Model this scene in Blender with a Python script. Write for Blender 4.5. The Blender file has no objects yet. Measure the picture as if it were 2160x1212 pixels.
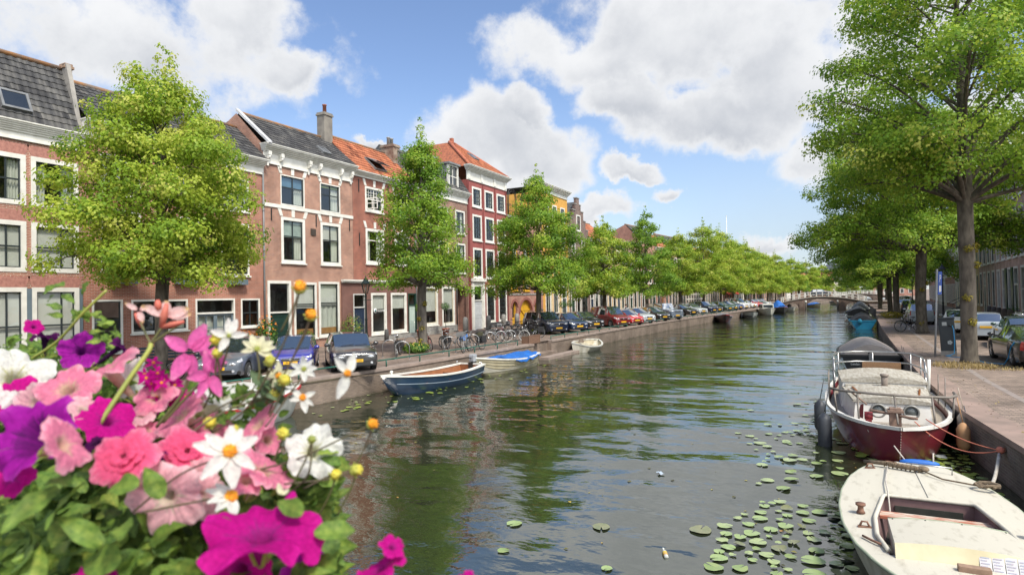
import bpy, math, random
import numpy as np
from mathutils import Vector, Matrix
R = math.radians
scene = bpy.context.scene
col = scene.collection
rnd = random.Random(11)

# ------------------------------------------------------------------ helpers
class MB:
    """collects geometry; build() links it as ONE mesh object"""
    def __init__(s): s.v = []; s.f = []; s.m = []; s.s = []
    def add(s, vs, fs, m=0, sm=False):
        o = len(s.v); s.v += [tuple(p) for p in vs]
        for f in fs:
            s.f.append(tuple(i + o for i in f)); s.m.append(m); s.s.append(sm)
        return s
    def box(s, x0, x1, y0, y1, z0, z1, m=0):
        return s.add([(x0,y0,z0),(x1,y0,z0),(x1,y1,z0),(x0,y1,z0),(x0,y0,z1),(x1,y0,z1),(x1,y1,z1),(x0,y1,z1)],
              [(0,3,2,1),(4,5,6,7),(0,1,5,4),(1,2,6,5),(2,3,7,6),(3,0,4,7)], m)
    def quad(s, a, b, c, d, m=0): return s.add([a,b,c,d], [(0,1,2,3)], m)
    def bar(s, a, b, w, h, m=0):
        a = Vector(a); b = Vector(b); t = (b-a).normalized()
        up = Vector((0,0,1)) if abs(t.z) < .95 else Vector((1,0,0))
        sx = t.cross(up).normalized()*w/2; sy = sx.cross(t).normalized()*h/2
        vs = [p+q for p in (a,b) for q in (-sx-sy, sx-sy, sx+sy, -sx+sy)]
        return s.add(vs, [(0,3,2,1),(4,5,6,7),(0,1,5,4),(1,2,6,5),(2,3,7,6),(3,0,4,7)], m)
    def tube(s, pts, r, n=8, m=0, cap=True, closed=False):
        pts = [Vector(p) for p in pts]; k = len(pts)
        rs = list(r) if isinstance(r, (list, tuple)) else [r]*k
        vs = []; fs = []; nrm = None
        for i, p in enumerate(pts):
            if closed: t = pts[(i+1) % k]-pts[i-1]
            else: t = pts[min(i+1,k-1)]-pts[max(i-1,0)]
            t = t.normalized() if t.length > 1e-9 else Vector((0,0,1))
            if nrm is None:
                nrm = t.cross(Vector((0,0,1)) if abs(t.z) < .9 else Vector((1,0,0))).normalized()
            else:
                nrm = (nrm - t*nrm.dot(t))
                nrm = nrm.normalized() if nrm.length > 1e-6 else t.orthogonal().normalized()
            b = t.cross(nrm)
            for j in range(n):
                a = 2*math.pi*j/n
                vs.append(p + (nrm*math.cos(a)+b*math.sin(a))*rs[i])
        for i in range(k if closed else k-1):
            for j in range(n):
                i2 = (i+1) % k
                fs.append((i*n+j, i*n+(j+1)%n, i2*n+(j+1)%n, i2*n+j))
        if cap and not closed:
            fs.append(tuple(range(n-1,-1,-1))); fs.append(tuple((k-1)*n+j for j in range(n)))
        return s.add(vs, fs, m, True)
    def lathe(s, prof, c=(0,0,0), n=16, m=0, axis='z', cap=True):
        """prof: list of (radius, height)"""
        vs = []; fs = []; k = len(prof)
        for (r, h) in prof:
            for j in range(n):
                a = 2*math.pi*j/n; x, y = r*math.cos(a), r*math.sin(a)
                vs.append({'z':(c[0]+x,c[1]+y,c[2]+h),'y':(c[0]+x,c[1]+h,c[2]+y),'x':(c[0]+h,c[1]+x,c[2]+y)}[axis])
        for i in range(k-1):
            for j in range(n):
                fs.append((i*n+j, i*n+(j+1)%n, (i+1)*n+(j+1)%n, (i+1)*n+j))
        if cap:
            fs.append(tuple(range(n-1,-1,-1))); fs.append(tuple((k-1)*n+j for j in range(n)))
        return s.add(vs, fs, m, True)
    def ball(s, c, r, m=0, n=10, k=7):
        rx, ry, rz = r if isinstance(r, (tuple,list)) else (r,r,r)
        vs = []; fs = []
        for i in range(k+1):
            a = math.pi*i/k
            for j in range(n):
                b = 2*math.pi*j/n
                vs.append((c[0]+rx*math.sin(a)*math.cos(b), c[1]+ry*math.sin(a)*math.sin(b), c[2]+rz*math.cos(a)))
        for i in range(k):
            for j in range(n): fs.append((i*n+j, (i+1)*n+j, (i+1)*n+(j+1)%n, i*n+(j+1)%n))
        return s.add(vs, fs, m, True)
    def grid(s, fn, nu, nv, m=0, sm=True, flip=False):
        vs = [fn(i/nu, j/nv) for i in range(nu+1) for j in range(nv+1)]
        fs = []
        for i in range(nu):
            for j in range(nv):
                q = (i*(nv+1)+j, (i+1)*(nv+1)+j, (i+1)*(nv+1)+j+1, i*(nv+1)+j+1)
                fs.append(q[::-1] if flip else q)
        return s.add(vs, fs, m, sm)
    def prism(s, poly, y0, y1, m=0):
        """poly in (x,z), extruded along y"""
        n = len(poly)
        vs = [(x,y0,z) for x,z in poly]+[(x,y1,z) for x,z in poly]
        fs = [tuple(range(n)), tuple(range(2*n-1,n-1,-1))]+[(i,i+n,(i+1)%n+n,(i+1)%n) for i in range(n)]
        return s.add(vs, fs, m)
    def xf(s, mat):
        s.v = [tuple(mat @ Vector(p)) for p in s.v]; return s
    def merge(s, o, mat=None):
        vs = [mat @ Vector(p) for p in o.v] if mat is not None else o.v
        k = len(s.v); s.v += [tuple(p) for p in vs]
        s.f += [tuple(i+k for i in f) for f in o.f]; s.m += o.m; s.s += o.s
        return s
    def mesh(s, name, mats):
        me = bpy.data.meshes.new(name); me.from_pydata(s.v, [], s.f)
        for mt in (mats if isinstance(mats,(list,tuple)) else [mats]): me.materials.append(mt)
        me.polygons.foreach_set('material_index', s.m); me.polygons.foreach_set('use_smooth', s.s)
        me.update(); return me
    def build(s, name, mats, parent=None, loc=(0,0,0), rz=0, bev=0):
        if not s.f: return None
        return link(name, s.mesh(name, mats), parent, loc, rz, bev)
def link(name, me, parent=None, loc=(0,0,0), rz=0, bev=0):
    o = bpy.data.objects.new(name, me); col.objects.link(o)
    o.location = loc; o.rotation_euler = (0,0,rz)
    if parent: o.parent = parent
    if bev:
        b = o.modifiers.new('bevel','BEVEL'); b.width = bev; b.segments = 2; b.limit_method = 'ANGLE'
    return o
def tag(o, label=None, cat=None, group=None, kind=None):
    if label: o['label'] = label
    if cat: o['category'] = cat
    if group: o['group'] = group
    if kind: o['kind'] = kind
    return o
def thing(name, label, cat, loc=(0,0,0), rz=0, group=None):
    o = bpy.data.objects.new(name, None); o.empty_display_size = .2; col.objects.link(o)
    o.location = loc; o.rotation_euler = (0,0,rz)
    return tag(o, label, cat, group)
def dup(root, loc=None, rz=None, label=None, group=None, scale=None):
    r = root.copy(); col.objects.link(r)
    if loc is not None: r.location = loc
    if rz is not None: r.rotation_euler = (0,0,rz)
    if scale is not None: r.scale = scale
    if label: r['label'] = label
    if group: r['group'] = group
    for ch in list(root.children):
        c = ch.copy(); col.objects.link(c); c.parent = r
        for g in list(ch.children):
            d = g.copy(); col.objects.link(d); d.parent = c
    return r
def text_mesh(name, s, size, mt, parent, mat4, ext=.001, font_align='CENTER'):
    cu = bpy.data.curves.new(name, 'FONT'); cu.body = s; cu.size = size; cu.extrude = ext
    cu.align_x = font_align; cu.align_y = 'CENTER'; cu.resolution_u = 3
    t = bpy.data.objects.new(name, cu); col.objects.link(t)
    bpy.context.view_layer.update()
    me = bpy.data.meshes.new_from_object(t.evaluated_get(bpy.context.evaluated_depsgraph_get()))
    bpy.data.objects.remove(t)
    me.materials.clear(); me.materials.append(mt)
    o = link(name, me, parent); o.matrix_local = mat4
    return o

# ------------------------------------------------------------------ camera
FPX, EYE = 1300.0, 2.8
yaw, roll, pit = math.atan(660/1300), 0.02, math.atan(20/1300)
cf = Vector((-math.sin(yaw)*math.cos(pit), math.cos(yaw)*math.cos(pit), math.sin(pit)))
cr0 = Vector((math.cos(yaw), math.sin(yaw), 0)); cu0 = cr0.cross(cf)
cr = cr0*math.cos(roll)-cu0*math.sin(roll); cup = cr0*math.sin(roll)+cu0*math.cos(roll)
cam = bpy.data.cameras.new('camera'); camo = bpy.data.objects.new('camera', cam); col.objects.link(camo)
camo.matrix_world = Matrix(((cr.x,cup.x,-cf.x,0),(cr.y,cup.y,-cf.y,0),(cr.z,cup.z,-cf.z,EYE),(0,0,0,1)))
cam.sensor_width = 36; cam.lens = 36*FPX/2160
cam.clip_start = .03; cam.clip_end = 6000
cam.dof.use_dof = True; cam.dof.focus_distance = 17; cam.dof.aperture_fstop = 8
scene.camera = camo
def spot(px, py, z=0.0):
    """ground point (height z) under a point of the photograph"""
    d = cf*FPX + cr*(px-1080) - cup*(py-606)
    t = (z-EYE)/d.z
    return Vector((d.x*t, d.y*t, z))
def near(px, py, dist):
    """point at a given distance in front of the camera (flower box)"""
    return Vector((0,0,EYE)) + (cf*FPX + cr*(px-1080) - cup*(py-606))*(dist/FPX)

# ------------------------------------------------------------------ layout curves
def lerp(tab, y):
    if y <= tab[0][0]: a, b = tab[0], tab[1]
    elif y >= tab[-1][0]: a, b = tab[-2], tab[-1]
    else:
        for a, b in zip(tab, tab[1:]):
            if a[0] <= y <= b[0]: break
    return a[1]+(b[1]-a[1])*(y-a[0])/(b[0]-a[0])
TQL = [(-12,-18.2),(10,-17.1),(20,-16.15),(33,-15.4),(50,-14.9),(64,-14.2),(80,-12.9),(98,-11.0),(125,-8.6),(140,-7.6),(175,-4.5),(230,3),(300,15)]
TQR = [(-12,4.6),(5,3.7),(10,3.3),(13.5,3.05),(17,2.78),(23,2.72),(30,2.9),(40,3.2),(52,3.65),(75,4.75),(100,6.4),(125,7.1),(150,8.0),(175,10.5),(230,18),(300,30)]
QL = lambda y: lerp(TQL, y)
QR = lambda y: lerp(TQR, y)
TFL = [(-12,-27.5),(76.5,-27.5),(92,-26.2),(110,-24),(130,-21.5),(150,-19.2),(175,-16.5),(230,-9),(300,3)]
FL = lambda y: lerp(TFL, y)
TFR = [(20,9.9),(50,12.0),(67,13.3),(95,15.6),(125,17.5),(150,19.5),(175,22),(230,29),(300,41)]
FR = lambda y: lerp(TFR, y)
WZ = -0.95

# ------------------------------------------------------------------ materials
def newmat(name):
    m = bpy.data.materials.new(name); m.use_nodes = True
    return m, m.node_tree, m.node_tree.nodes, m.node_tree.links, m.node_tree.nodes['Principled BSDF']
MC = {}
def pm(name, c1, c2=None, scale=3.0, rough=.6, metal=0, bump=0, bscale=None, detail=4, coat=0, lo=.35, hi=.65, spec=.5, stretch=None):
    """plain material: two real colours mixed by noise in object space, light bump"""
    if name in MC: return MC[name]
    m, nt, N, L, b = newmat(name)
    b.inputs['Roughness'].default_value = rough; b.inputs['Metallic'].default_value = metal
    b.inputs['Specular IOR Level'].default_value = spec
    if coat: b.inputs['Coat Weight'].default_value = coat; b.inputs['Coat Roughness'].default_value = .04
    if c2 is None: c2 = tuple(x*.82 for x in c1)
    tc = N.new('ShaderNodeTexCoord'); vec = tc.outputs['Object']
    if stretch:
        mp = N.new('ShaderNodeMapping'); mp.inputs['Scale'].default_value = stretch
        L.new(vec, mp.inputs['Vector']); vec = mp.outputs['Vector']
    nz = N.new('ShaderNodeTexNoise'); nz.inputs['Scale'].default_value = scale; nz.inputs['Detail'].default_value = detail
    L.new(vec, nz.inputs['Vector'])
    rp = N.new('ShaderNodeValToRGB'); rp.color_ramp.elements[0].position = lo; rp.color_ramp.elements[1].position = hi
    rp.color_ramp.elements[0].color = (*c1,1); rp.color_ramp.elements[1].color = (*c2,1)
    L.new(nz.outputs['Fac'], rp.inputs['Fac']); L.new(rp.outputs['Color'], b.inputs['Base Color'])
    if bump:
        n2 = N.new('ShaderNodeTexNoise'); n2.inputs['Scale'].default_value = bscale or scale*6; n2.inputs['Detail'].default_value = 5
        L.new(vec, n2.inputs['Vector'])
        bp = N.new('ShaderNodeBump'); bp.inputs['Strength'].default_value = .6; bp.inputs['Distance'].default_value = bump
        L.new(n2.outputs['Fac'], bp.inputs['Height']); L.new(bp.outputs['Normal'], b.inputs['Normal'])
    MC[name] = m; return m
def brick(name, c1, c2, mortar, w=.22, h=.066, ms=.009, flat=False, stain=None, rough=.85, bump=.006, moss=None):
    if name in MC: return MC[name]
    m, nt, N, L, b = newmat(name); b.inputs['Roughness'].default_value = rough
    tc = N.new('ShaderNodeTexCoord')
    if flat: vec = tc.outputs['Object']
    else:
        sp = N.new('ShaderNodeSeparateXYZ'); L.new(tc.outputs['Object'], sp.inputs[0])
        ad = N.new('ShaderNodeMath'); L.new(sp.outputs[0], ad.inputs[0]); L.new(sp.outputs[1], ad.inputs[1])
        cb = N.new('ShaderNodeCombineXYZ'); L.new(ad.outputs[0], cb.inputs[0]); L.new(sp.outputs[2], cb.inputs[1]); vec = cb.outputs[0]
    bt = N.new('ShaderNodeTexBrick'); L.new(vec, bt.inputs['Vector'])
    for k, v in (('Scale',1.0),('Brick Width',w),('Row Height',h),('Mortar Size',ms),('Mortar Smooth',.3),('Bias',0.0)): bt.inputs[k].default_value = v
    bt.inputs['Color1'].default_value = (*c1,1); bt.inputs['Color2'].default_value = (*c2,1); bt.inputs['Mortar'].default_value = (*mortar,1)
    nz = N.new('ShaderNodeTexNoise'); nz.inputs['Scale'].default_value = .7; nz.inputs['Detail'].default_value = 8; nz.inputs['Roughness'].default_value = .65
    L.new(tc.outputs['Object'], nz.inputs['Vector'])
    rp = N.new('ShaderNodeValToRGB'); rp.color_ramp.elements[0].position = .3; rp.color_ramp.elements[1].position = .72
    s = stain or (.52,.49,.48)
    rp.color_ramp.elements[0].color = (*s,1); rp.color_ramp.elements[1].color = (1.2,1.18,1.14,1)
    L.new(nz.outputs['Fac'], rp.inputs['Fac'])
    mx = N.new('ShaderNodeMix'); mx.data_type = 'RGBA'; mx.blend_type = 'MULTIPLY'; mx.inputs['Factor'].default_value = 1
    L.new(bt.outputs['Color'], mx.inputs['A']); L.new(rp.outputs['Color'], mx.inputs['B']); L.new(mx.outputs['Result'], b.inputs['Base Color'])
    if moss is not None:   # wet, mossy band above the waterline
        s2 = N.new('ShaderNodeSeparateXYZ'); L.new(tc.outputs['Object'], s2.inputs[0])
        n3 = N.new('ShaderNodeTexNoise'); n3.inputs['Scale'].default_value = 1.6; n3.inputs['Detail'].default_value = 8; L.new(tc.outputs['Object'], n3.inputs['Vector'])
        m3 = N.new('ShaderNodeMath'); m3.operation = 'MULTIPLY_ADD'; m3.inputs[1].default_value = .55; L.new(n3.outputs['Fac'], m3.inputs[0]); L.new(s2.outputs[2], m3.inputs[2])
        r3 = N.new('ShaderNodeMapRange'); L.new(m3.outputs[0], r3.inputs[0]); r3.inputs[1].default_value = moss+.26; r3.inputs[2].default_value = moss+.02; r3.inputs[3].default_value = 0; r3.inputs[4].default_value = .85
        m4 = N.new('ShaderNodeMix'); m4.data_type = 'RGBA'; L.new(r3.outputs[0], m4.inputs['Factor']); L.new(mx.outputs['Result'], m4.inputs['A']); m4.inputs['B'].default_value = (.035,.038,.016,1)
        L.new(m4.outputs['Result'], b.inputs['Base Color'])
    bp = N.new('ShaderNodeBump'); bp.invert = True; bp.inputs['Distance'].default_value = bump; bp.inputs['Strength'].default_value = .7
    L.new(bt.outputs['Fac'], bp.inputs['Height']); L.new(bp.outputs['Normal'], b.inputs['Normal'])
    MC[name] = m; return m
def tinted(name, stops, rough=.6, transl=0, spec=.3, noise=0, nlo=.6):
    """colour ramp driven by the per-face attribute «tint» (leaf / tile age, a real colour difference)"""
    if name in MC: return MC[name]
    m, nt, N, L, b = newmat(name); b.inputs['Roughness'].default_value = rough; b.inputs['Specular IOR Level'].default_value = spec
    at = N.new('ShaderNodeAttribute'); at.attribute_name = 'tint'
    rp = N.new('ShaderNodeValToRGB'); cr_ = rp.color_ramp
    while len(cr_.elements) < len(stops): cr_.elements.new(.5)
    for e, (p, c) in zip(cr_.elements, stops): e.position = p; e.color = (*c,1)
    L.new(at.outputs['Fac'], rp.inputs['Fac']); out = rp.outputs['Color']
    if noise:
        tc = N.new('ShaderNodeTexCoord'); nz = N.new('ShaderNodeTexNoise'); nz.inputs['Scale'].default_value = noise; nz.inputs['Detail'].default_value = 6
        L.new(tc.outputs['Object'], nz.inputs['Vector'])
        r2 = N.new('ShaderNodeValToRGB'); r2.color_ramp.elements[0].position=.3; r2.color_ramp.elements[1].position=.7
        r2.color_ramp.elements[0].color=(nlo,nlo,nlo,1); r2.color_ramp.elements[1].color=(1.15,1.15,1.1,1)
        L.new(nz.outputs['Fac'], r2.inputs['Fac'])
        mx = N.new('ShaderNodeMix'); mx.data_type='RGBA'; mx.blend_type='MULTIPLY'; mx.inputs['Factor'].default_value=1
        L.new(out, mx.inputs['A']); L.new(r2.outputs['Color'], mx.inputs['B']); out = mx.outputs['Result']
    L.new(out, b.inputs['Base Color'])
    if transl:
        tr = N.new('ShaderNodeBsdfTranslucent'); L.new(out, tr.inputs['Color'])
        ms = N.new('ShaderNodeMixShader'); ms.inputs['Fac'].default_value = transl
        L.new(b.outputs[0], ms.inputs[1]); L.new(tr.outputs[0], ms.inputs[2]); L.new(ms.outputs[0], N['Material Output'].inputs['Surface'])
    MC[name] = m; return m
def glassmat(name, tint=(.55,.6,.6), base=.1):
    m, nt, N, L, b = newmat(name)
    tr = N.new('ShaderNodeBsdfTransparent'); tr.inputs['Color'].default_value = (*tint,1)
    gl = N.new('ShaderNodeBsdfGlossy'); gl.inputs['Roughness'].default_value = 0.005; gl.inputs['Color'].default_value = (.92,.94,.95,1)
    tc = N.new('ShaderNodeTexCoord'); nz = N.new('ShaderNodeTexNoise'); nz.inputs['Scale'].default_value = .8
    L.new(tc.outputs['Object'], nz.inputs['Vector'])
    bp = N.new('ShaderNodeBump'); bp.inputs['Distance'].default_value = .012; bp.inputs['Strength'].default_value = .5
    L.new(nz.outputs['Fac'], bp.inputs['Height']); L.new(bp.outputs['Normal'], gl.inputs['Normal'])
    ge = N.new('ShaderNodeNewGeometry'); dt = N.new('ShaderNodeVectorMath'); dt.operation = 'DOT_PRODUCT'
    L.new(ge.outputs['Normal'], dt.inputs[0]); L.new(ge.outputs['Incoming'], dt.inputs[1])
    def mth(op, a, v, cl=False):
        n = N.new('ShaderNodeMath'); n.operation = op; n.use_clamp = cl
        for i, q in enumerate((a, v)):
            if q is None: continue
            if isinstance(q, (int,float)): n.inputs[i].default_value = q
            else: L.new(q, n.inputs[i])
        return n.outputs[0]
    sch = mth('POWER', mth('SUBTRACT', 1.0, mth('ABSOLUTE', dt.outputs['Value'], None), True), 5)
    ad = N.new('ShaderNodeMath'); ad.operation = 'MULTIPLY_ADD'; ad.use_clamp = True; ad.inputs[1].default_value = .85; ad.inputs[2].default_value = base
    L.new(sch, ad.inputs[0])
    ms = N.new('ShaderNodeMixShader'); L.new(ad.outputs[0], ms.inputs['Fac']); L.new(tr.outputs[0], ms.inputs[1]); L.new(gl.outputs[0], ms.inputs[2])
    L.new(ms.outputs[0], N['Material Output'].inputs['Surface'])
    return m
GLASS = glassmat('window_glass', (.9,.93,.92), .13)
WHITE = pm('white_paint', (.74,.73,.68), (.62,.61,.56), 2.5, .5, bump=.002)
CREAM = pm('cream_paint', (.72,.66,.5), (.6,.54,.4), 2, .55)
DARK = pm('dark_sash_paint', (.022,.03,.034), (.03,.038,.04), 4, .35)
GREYB = pm('grey_blue_paint', (.14,.18,.21), (.11,.15,.18), 2, .5)
DGREEN = pm('dark_green_paint', (.012,.035,.028), (.018,.045,.036), 3, .3)
NAVY = pm('navy_paint', (.018,.03,.06), (.025,.04,.075), 3, .35)
BLIND = pm('roller_blind', (.62,.62,.57), (.55,.55,.5), 1.5, .85)
CURT = pm('curtain_cloth', (.6,.6,.54), (.4,.42,.36), 6, .9, stretch=(6,6,.2))
INTER = pm('room_wall', (.16,.145,.12), (.06,.055,.05), .8, .9)
STONE = pm('grey_stone', (.3,.29,.27), (.2,.195,.19), 3, .85, bump=.006)
LEADM = pm('zinc', (.2,.21,.22), (.14,.145,.15), 2, .5)
BLACK = pm('black_iron', (.015,.016,.016), (.022,.022,.022), 5, .45)
RUBBER = pm('tyre_rubber', (.012,.012,.012), (.02,.02,.02), 8, .8)
STEEL = pm('galvanised_steel', (.45,.46,.47), (.36,.37,.38), 6, .35, metal=.9)
CHROME = pm('chrome', (.75,.75,.75), (.7,.7,.7), 4, .12, metal=1)
ALLOY = pm('alloy_rim', (.42,.43,.44), (.36,.37,.38), 5, .3, metal=.8)
PLATE = pm('yellow_plate', (.75,.42,.02), (.72,.4,.02), 5, .4)
WOODV = pm('varnished_wood', (.26,.09,.03), (.17,.06,.022), 5, .35, stretch=(1,8,8))
BRICKS = {
 'pink': brick('brick_pinkish', (.44,.185,.125), (.32,.13,.095), (.54,.46,.39)),
 'red': brick('brick_red', (.45,.165,.105), (.35,.13,.085), (.47,.37,.31)),
 'brown': brick('brick_brownred', (.45,.215,.145), (.33,.155,.11), (.5,.42,.36)),
 'deep': brick('brick_deepred', (.37,.115,.07), (.28,.088,.058), (.36,.24,.2)),
 'dull': brick('brick_dull', (.32,.16,.12), (.24,.12,.095), (.38,.32,.28)),
 'plum': brick('brick_plum', (.21,.125,.11), (.155,.095,.085), (.28,.25,.23)),
 'tan': brick('brick_tan', (.34,.2,.13), (.27,.16,.1), (.4,.34,.28)),
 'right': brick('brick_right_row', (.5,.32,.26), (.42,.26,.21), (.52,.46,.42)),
 'rose': brick('brick_rose', (.42,.2,.15), (.36,.17,.13), (.42,.3,.26)),
}
# ------------------------------------------------------------------ setting: ground, water, quays
PAVE = brick('clinker_paving', (.3,.22,.185), (.17,.128,.108), (.14,.12,.1), w=.2, h=.1, ms=.012, flat=True, stain=(.5,.49,.46), bump=.004)
PAVE2 = brick('clinker_paving_grey', (.35,.265,.225), (.19,.145,.125), (.15,.13,.105), w=.2, h=.1, ms=.012, flat=True, stain=(.5,.49,.46), bump=.004)
ys = [-12,-6,0,5,10,13.5,17,20,23,26.5,30,33,36,40,45,50,57,64,72,80,89,98,106,115,125,132,140,150,160,175,200,230,300]
def street(name, fn, far, m):
    b = MB(); n = len(ys)
    vs = [(fn(y),y,0) for y in ys]+[(far,y,0) for y in ys]
    fs = [(i,i+1,i+1+n,i+n) if far > 0 else (i,i+n,i+1+n,i+1) for i in range(n-1)]
    b.add(vs, fs)
    # onward to the horizon
    e = fn(300); b.add([(e,300,0),(far,300,0),(far,4000,0),(e+420,4000,0)], [(0,1,2,3) if far > e else (0,3,2,1)])
    return tag(b.build(name, m), kind='structure')
street('pavement', lambda y: QL(y)-.42, -1500, PAVE)
street('road', lambda y: QR(y)+.5, 1500, PAVE2)

# water
m, nt, N, L, b = newmat('canal_water'); MC['water'] = m
b.inputs['Base Color'].default_value = (.02,.026,.013,1); b.inputs['Roughness'].default_value = .02; b.inputs['IOR'].default_value = 2.6
b.inputs['Specular IOR Level'].default_value = .5
tc = N.new('ShaderNodeTexCoord')
def noise_h(scale, sx, sy, rot, detail, rough=.5):
    mp = N.new('ShaderNodeMapping'); mp.inputs['Scale'].default_value = (sx,sy,1); mp.inputs['Rotation'].default_value = (0,0,rot)
    L.new(tc.outputs['Object'], mp.inputs['Vector'])
    nz = N.new('ShaderNodeTexNoise'); nz.inputs['Scale'].default_value = scale; nz.inputs['Detail'].default_value = detail; nz.inputs['Roughness'].default_value = rough
    L.new(mp.outputs['Vector'], nz.inputs['Vector']); return nz.outputs['Fac']
def mul(a, v):
    n = N.new('ShaderNodeMath'); n.operation = 'MULTIPLY'; L.new(a, n.inputs[0])
    if isinstance(v, (int,float)): n.inputs[1].default_value = v
    else: L.new(v, n.inputs[1])
    return n.outputs[0]
def add_(a, c):
    n = N.new('ShaderNodeMath'); L.new(a, n.inputs[0]); L.new(c, n.inputs[1]); return n.outputs[0]
swell = add_(mul(noise_h(.36, .7, 1.2, .5, 0), .11), mul(noise_h(.95, .75, 1.25, .2, .8), .042))
rip = mul(noise_h(2.6, .75, 1.3, .45, 2.0), .0095)
fine = noise_h(9, .8, 1.2, .3, 2.0)
patch = N.new('ShaderNodeValToRGB'); patch.color_ramp.elements[0].position=.42; patch.color_ramp.elements[1].position=.6
L.new(noise_h(.09, 1, .8, .2, 3), patch.inputs['Fac'])
finem = mul(mul(fine, .0032), patch.outputs['Color'])
h = add_(add_(swell, rip), finem)
bp = N.new('ShaderNodeBump'); bp.inputs['Distance'].default_value = 1.0; bp.inputs['Strength'].default_value = 1.0
L.new(h, bp.inputs['Height']); L.new(bp.outputs['Normal'], b.inputs['Normal'])
wb = MB(); wb.add([(-60,-40,WZ),(90,-40,WZ),(90,320,WZ),(-60,320,WZ)], [(0,1,2,3)])
tag(wb.build('water', m), kind='structure')

# quay walls (brick) with stone copings
QBR = brick('quay_brick', (.2,.15,.135), (.14,.105,.095), (.2,.185,.165), w=.2, h=.06, ms=.01, stain=(.5,.5,.46), moss=-.86)
QBRL = brick('quay_brick_left', (.25,.19,.155), (.18,.135,.115), (.22,.19,.16), w=.2, h=.06, ms=.01, stain=(.5,.48,.44), moss=-.84)
COPE = pm('coping_stone', (.3,.235,.2), (.22,.175,.15), 2.2, .9, bump=.006)
COPER = pm('coping_stone_red', (.3,.215,.18), (.2,.15,.125), 1.4, .9, bump=.008, detail=9)
def quay(name, fn, yy, inward, m, label, top=-.1, base=-2.2, thick=.6):
    q = MB(); n = len(yy); s = inward
    vs = []
    for y in yy:
        x = fn(y); vs += [(x,y,base),(x,y,top),(x+s*thick,y,top),(x+s*thick,y,base)]
    fs = []
    for i in range(n-1):
        for k in range(3):
            a = i*4+k; q4 = (a, a+4, a+5, a+1); fs.append(q4 if s > 0 else q4[::-1])
    fs += [(0,1,2,3),(n*4-4,n*4-1,n*4-2,n*4-3)]
    q.add(vs, fs)
    return tag(q.build(name, m), label, 'quay wall')
def coping(fn, yy, inward, m, over=.05, wid=.5, top=.012, bot=-.1):
    q = MB(); s = inward; n = len(yy); vs = []
    for y in yy:
        x = fn(y); vs += [(x-s*over,y,bot),(x-s*over,y,top),(x+s*wid,y,top),(x+s*wid,y,bot)]
    fs = []
    for i in range(n-1):
        for k in range(4):
            a = i*4+k; c = i*4+(k+1)%4; q4 = (a, a+4, c+4, c); fs.append(q4 if s > 0 else q4[::-1])
    fs += [(0,1,2,3),(n*4-4,n*4-1,n*4-2,n*4-3)]
    return q.add(vs, fs)
yl1 = [y for y in ys if y <= 33]; yl2 = [y for y in ys if 36 <= y <= 140]; yl3 = [y for y in ys if y >= 140]
qa = quay('quay_wall', QL, yl1, -1, QBRL, 'weathered brick canal wall beside the dark blue open boat')
coping(QL, yl1, -1, COPE).build('coping', COPE, qa)
qb = quay('quay_wall', lambda y: QL(y)-.25, yl2, -1, QBRL, 'long brick canal wall below the row of parked cars on the house side')
coping(lambda y: QL(y)-.25, yl2, -1, COPE).build('coping', COPE, qb)
qc = quay('quay_wall', QR, [y for y in ys if y <= 150], 1, QBR, 'dark brick canal wall with wide reddish coping beside the maroon boat')
coping(QR, [y for y in ys if y <= 150], 1, COPER, wid=.56).build('coping', COPER, qc)
qd = quay('quay_wall', QL, yl3, -1, QBRL, 'far brick canal wall beyond the arched bridge on the house side')
qe = quay('quay_wall', QR, [y for y in ys if y >= 150], 1, QBR, 'far brick canal wall beyond the arched bridge under the big trees')
# sunken landing between the two left walls
lt = thing('landing_stage', 'sunken brick landing with pale stone slab between two quay walls', 'landing', (0,0,0))
b_ = MB(); b_.box(-18.0,-15.15,33.0,36.0,-2.2,-.62); b_.box(-18.0,-15.84,33.0,36,-.62,-.004)
b_.build('platform', QBRL, lt)
b_ = MB(); b_.box(-15.15,-14.55,33.2,40.5,-2.2,-.8); b_.build('ledge', COPE, lt)
b_ = MB(); b_.box(-15.62,-15.58,36.2,38.2,-.78,.02); b_.build('slab', STONE, lt)
# stone kerb strips on the right street
KERB = pm('kerb_stone', (.26,.22,.2), (.2,.17,.155), 3, .9)
k_ = MB()
for a, c in zip(ys, ys[1:]):
    if a < 5 or a >= 140: continue
    k_.add([(QR(a)+1.45,a,.004),(QR(a)+1.62,a,.004),(QR(c)+1.62,c,.004),(QR(c)+1.45,c,.004)], [(0,1,2,3)])
tag(k_.build('kerb_strip', KERB), kind='structure')

# green low railing along the left quay
RAILG = pm('green_rail_paint', (.012,.1,.07), (.015,.08,.06), 4, .4)
def railing(label, yy, off, hgt=.34, step=2.2):
    t = thing('quay_railing', label, 'railing', (0,0,0))
    rr = MB(); y = yy[0]; pts = []
    while y <= yy[1]+.01:
        x = QL(y)-off
        p = MB(); p.tube([(x,y,0),(x,y,hgt)], .03, 6); p.build('post', RAILG, t); pts.append((x,y,hgt)); y += step
    rr.tube(pts, .032, 6)
    rr.build('rail', RAILG, t)
railing('low green metal railing behind the blue open boat and the covered boat', (9.5,32.8), .22, .3)
railing('low green metal railing in front of the row of parked cars', (36.5,96), .5, .24)

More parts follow.
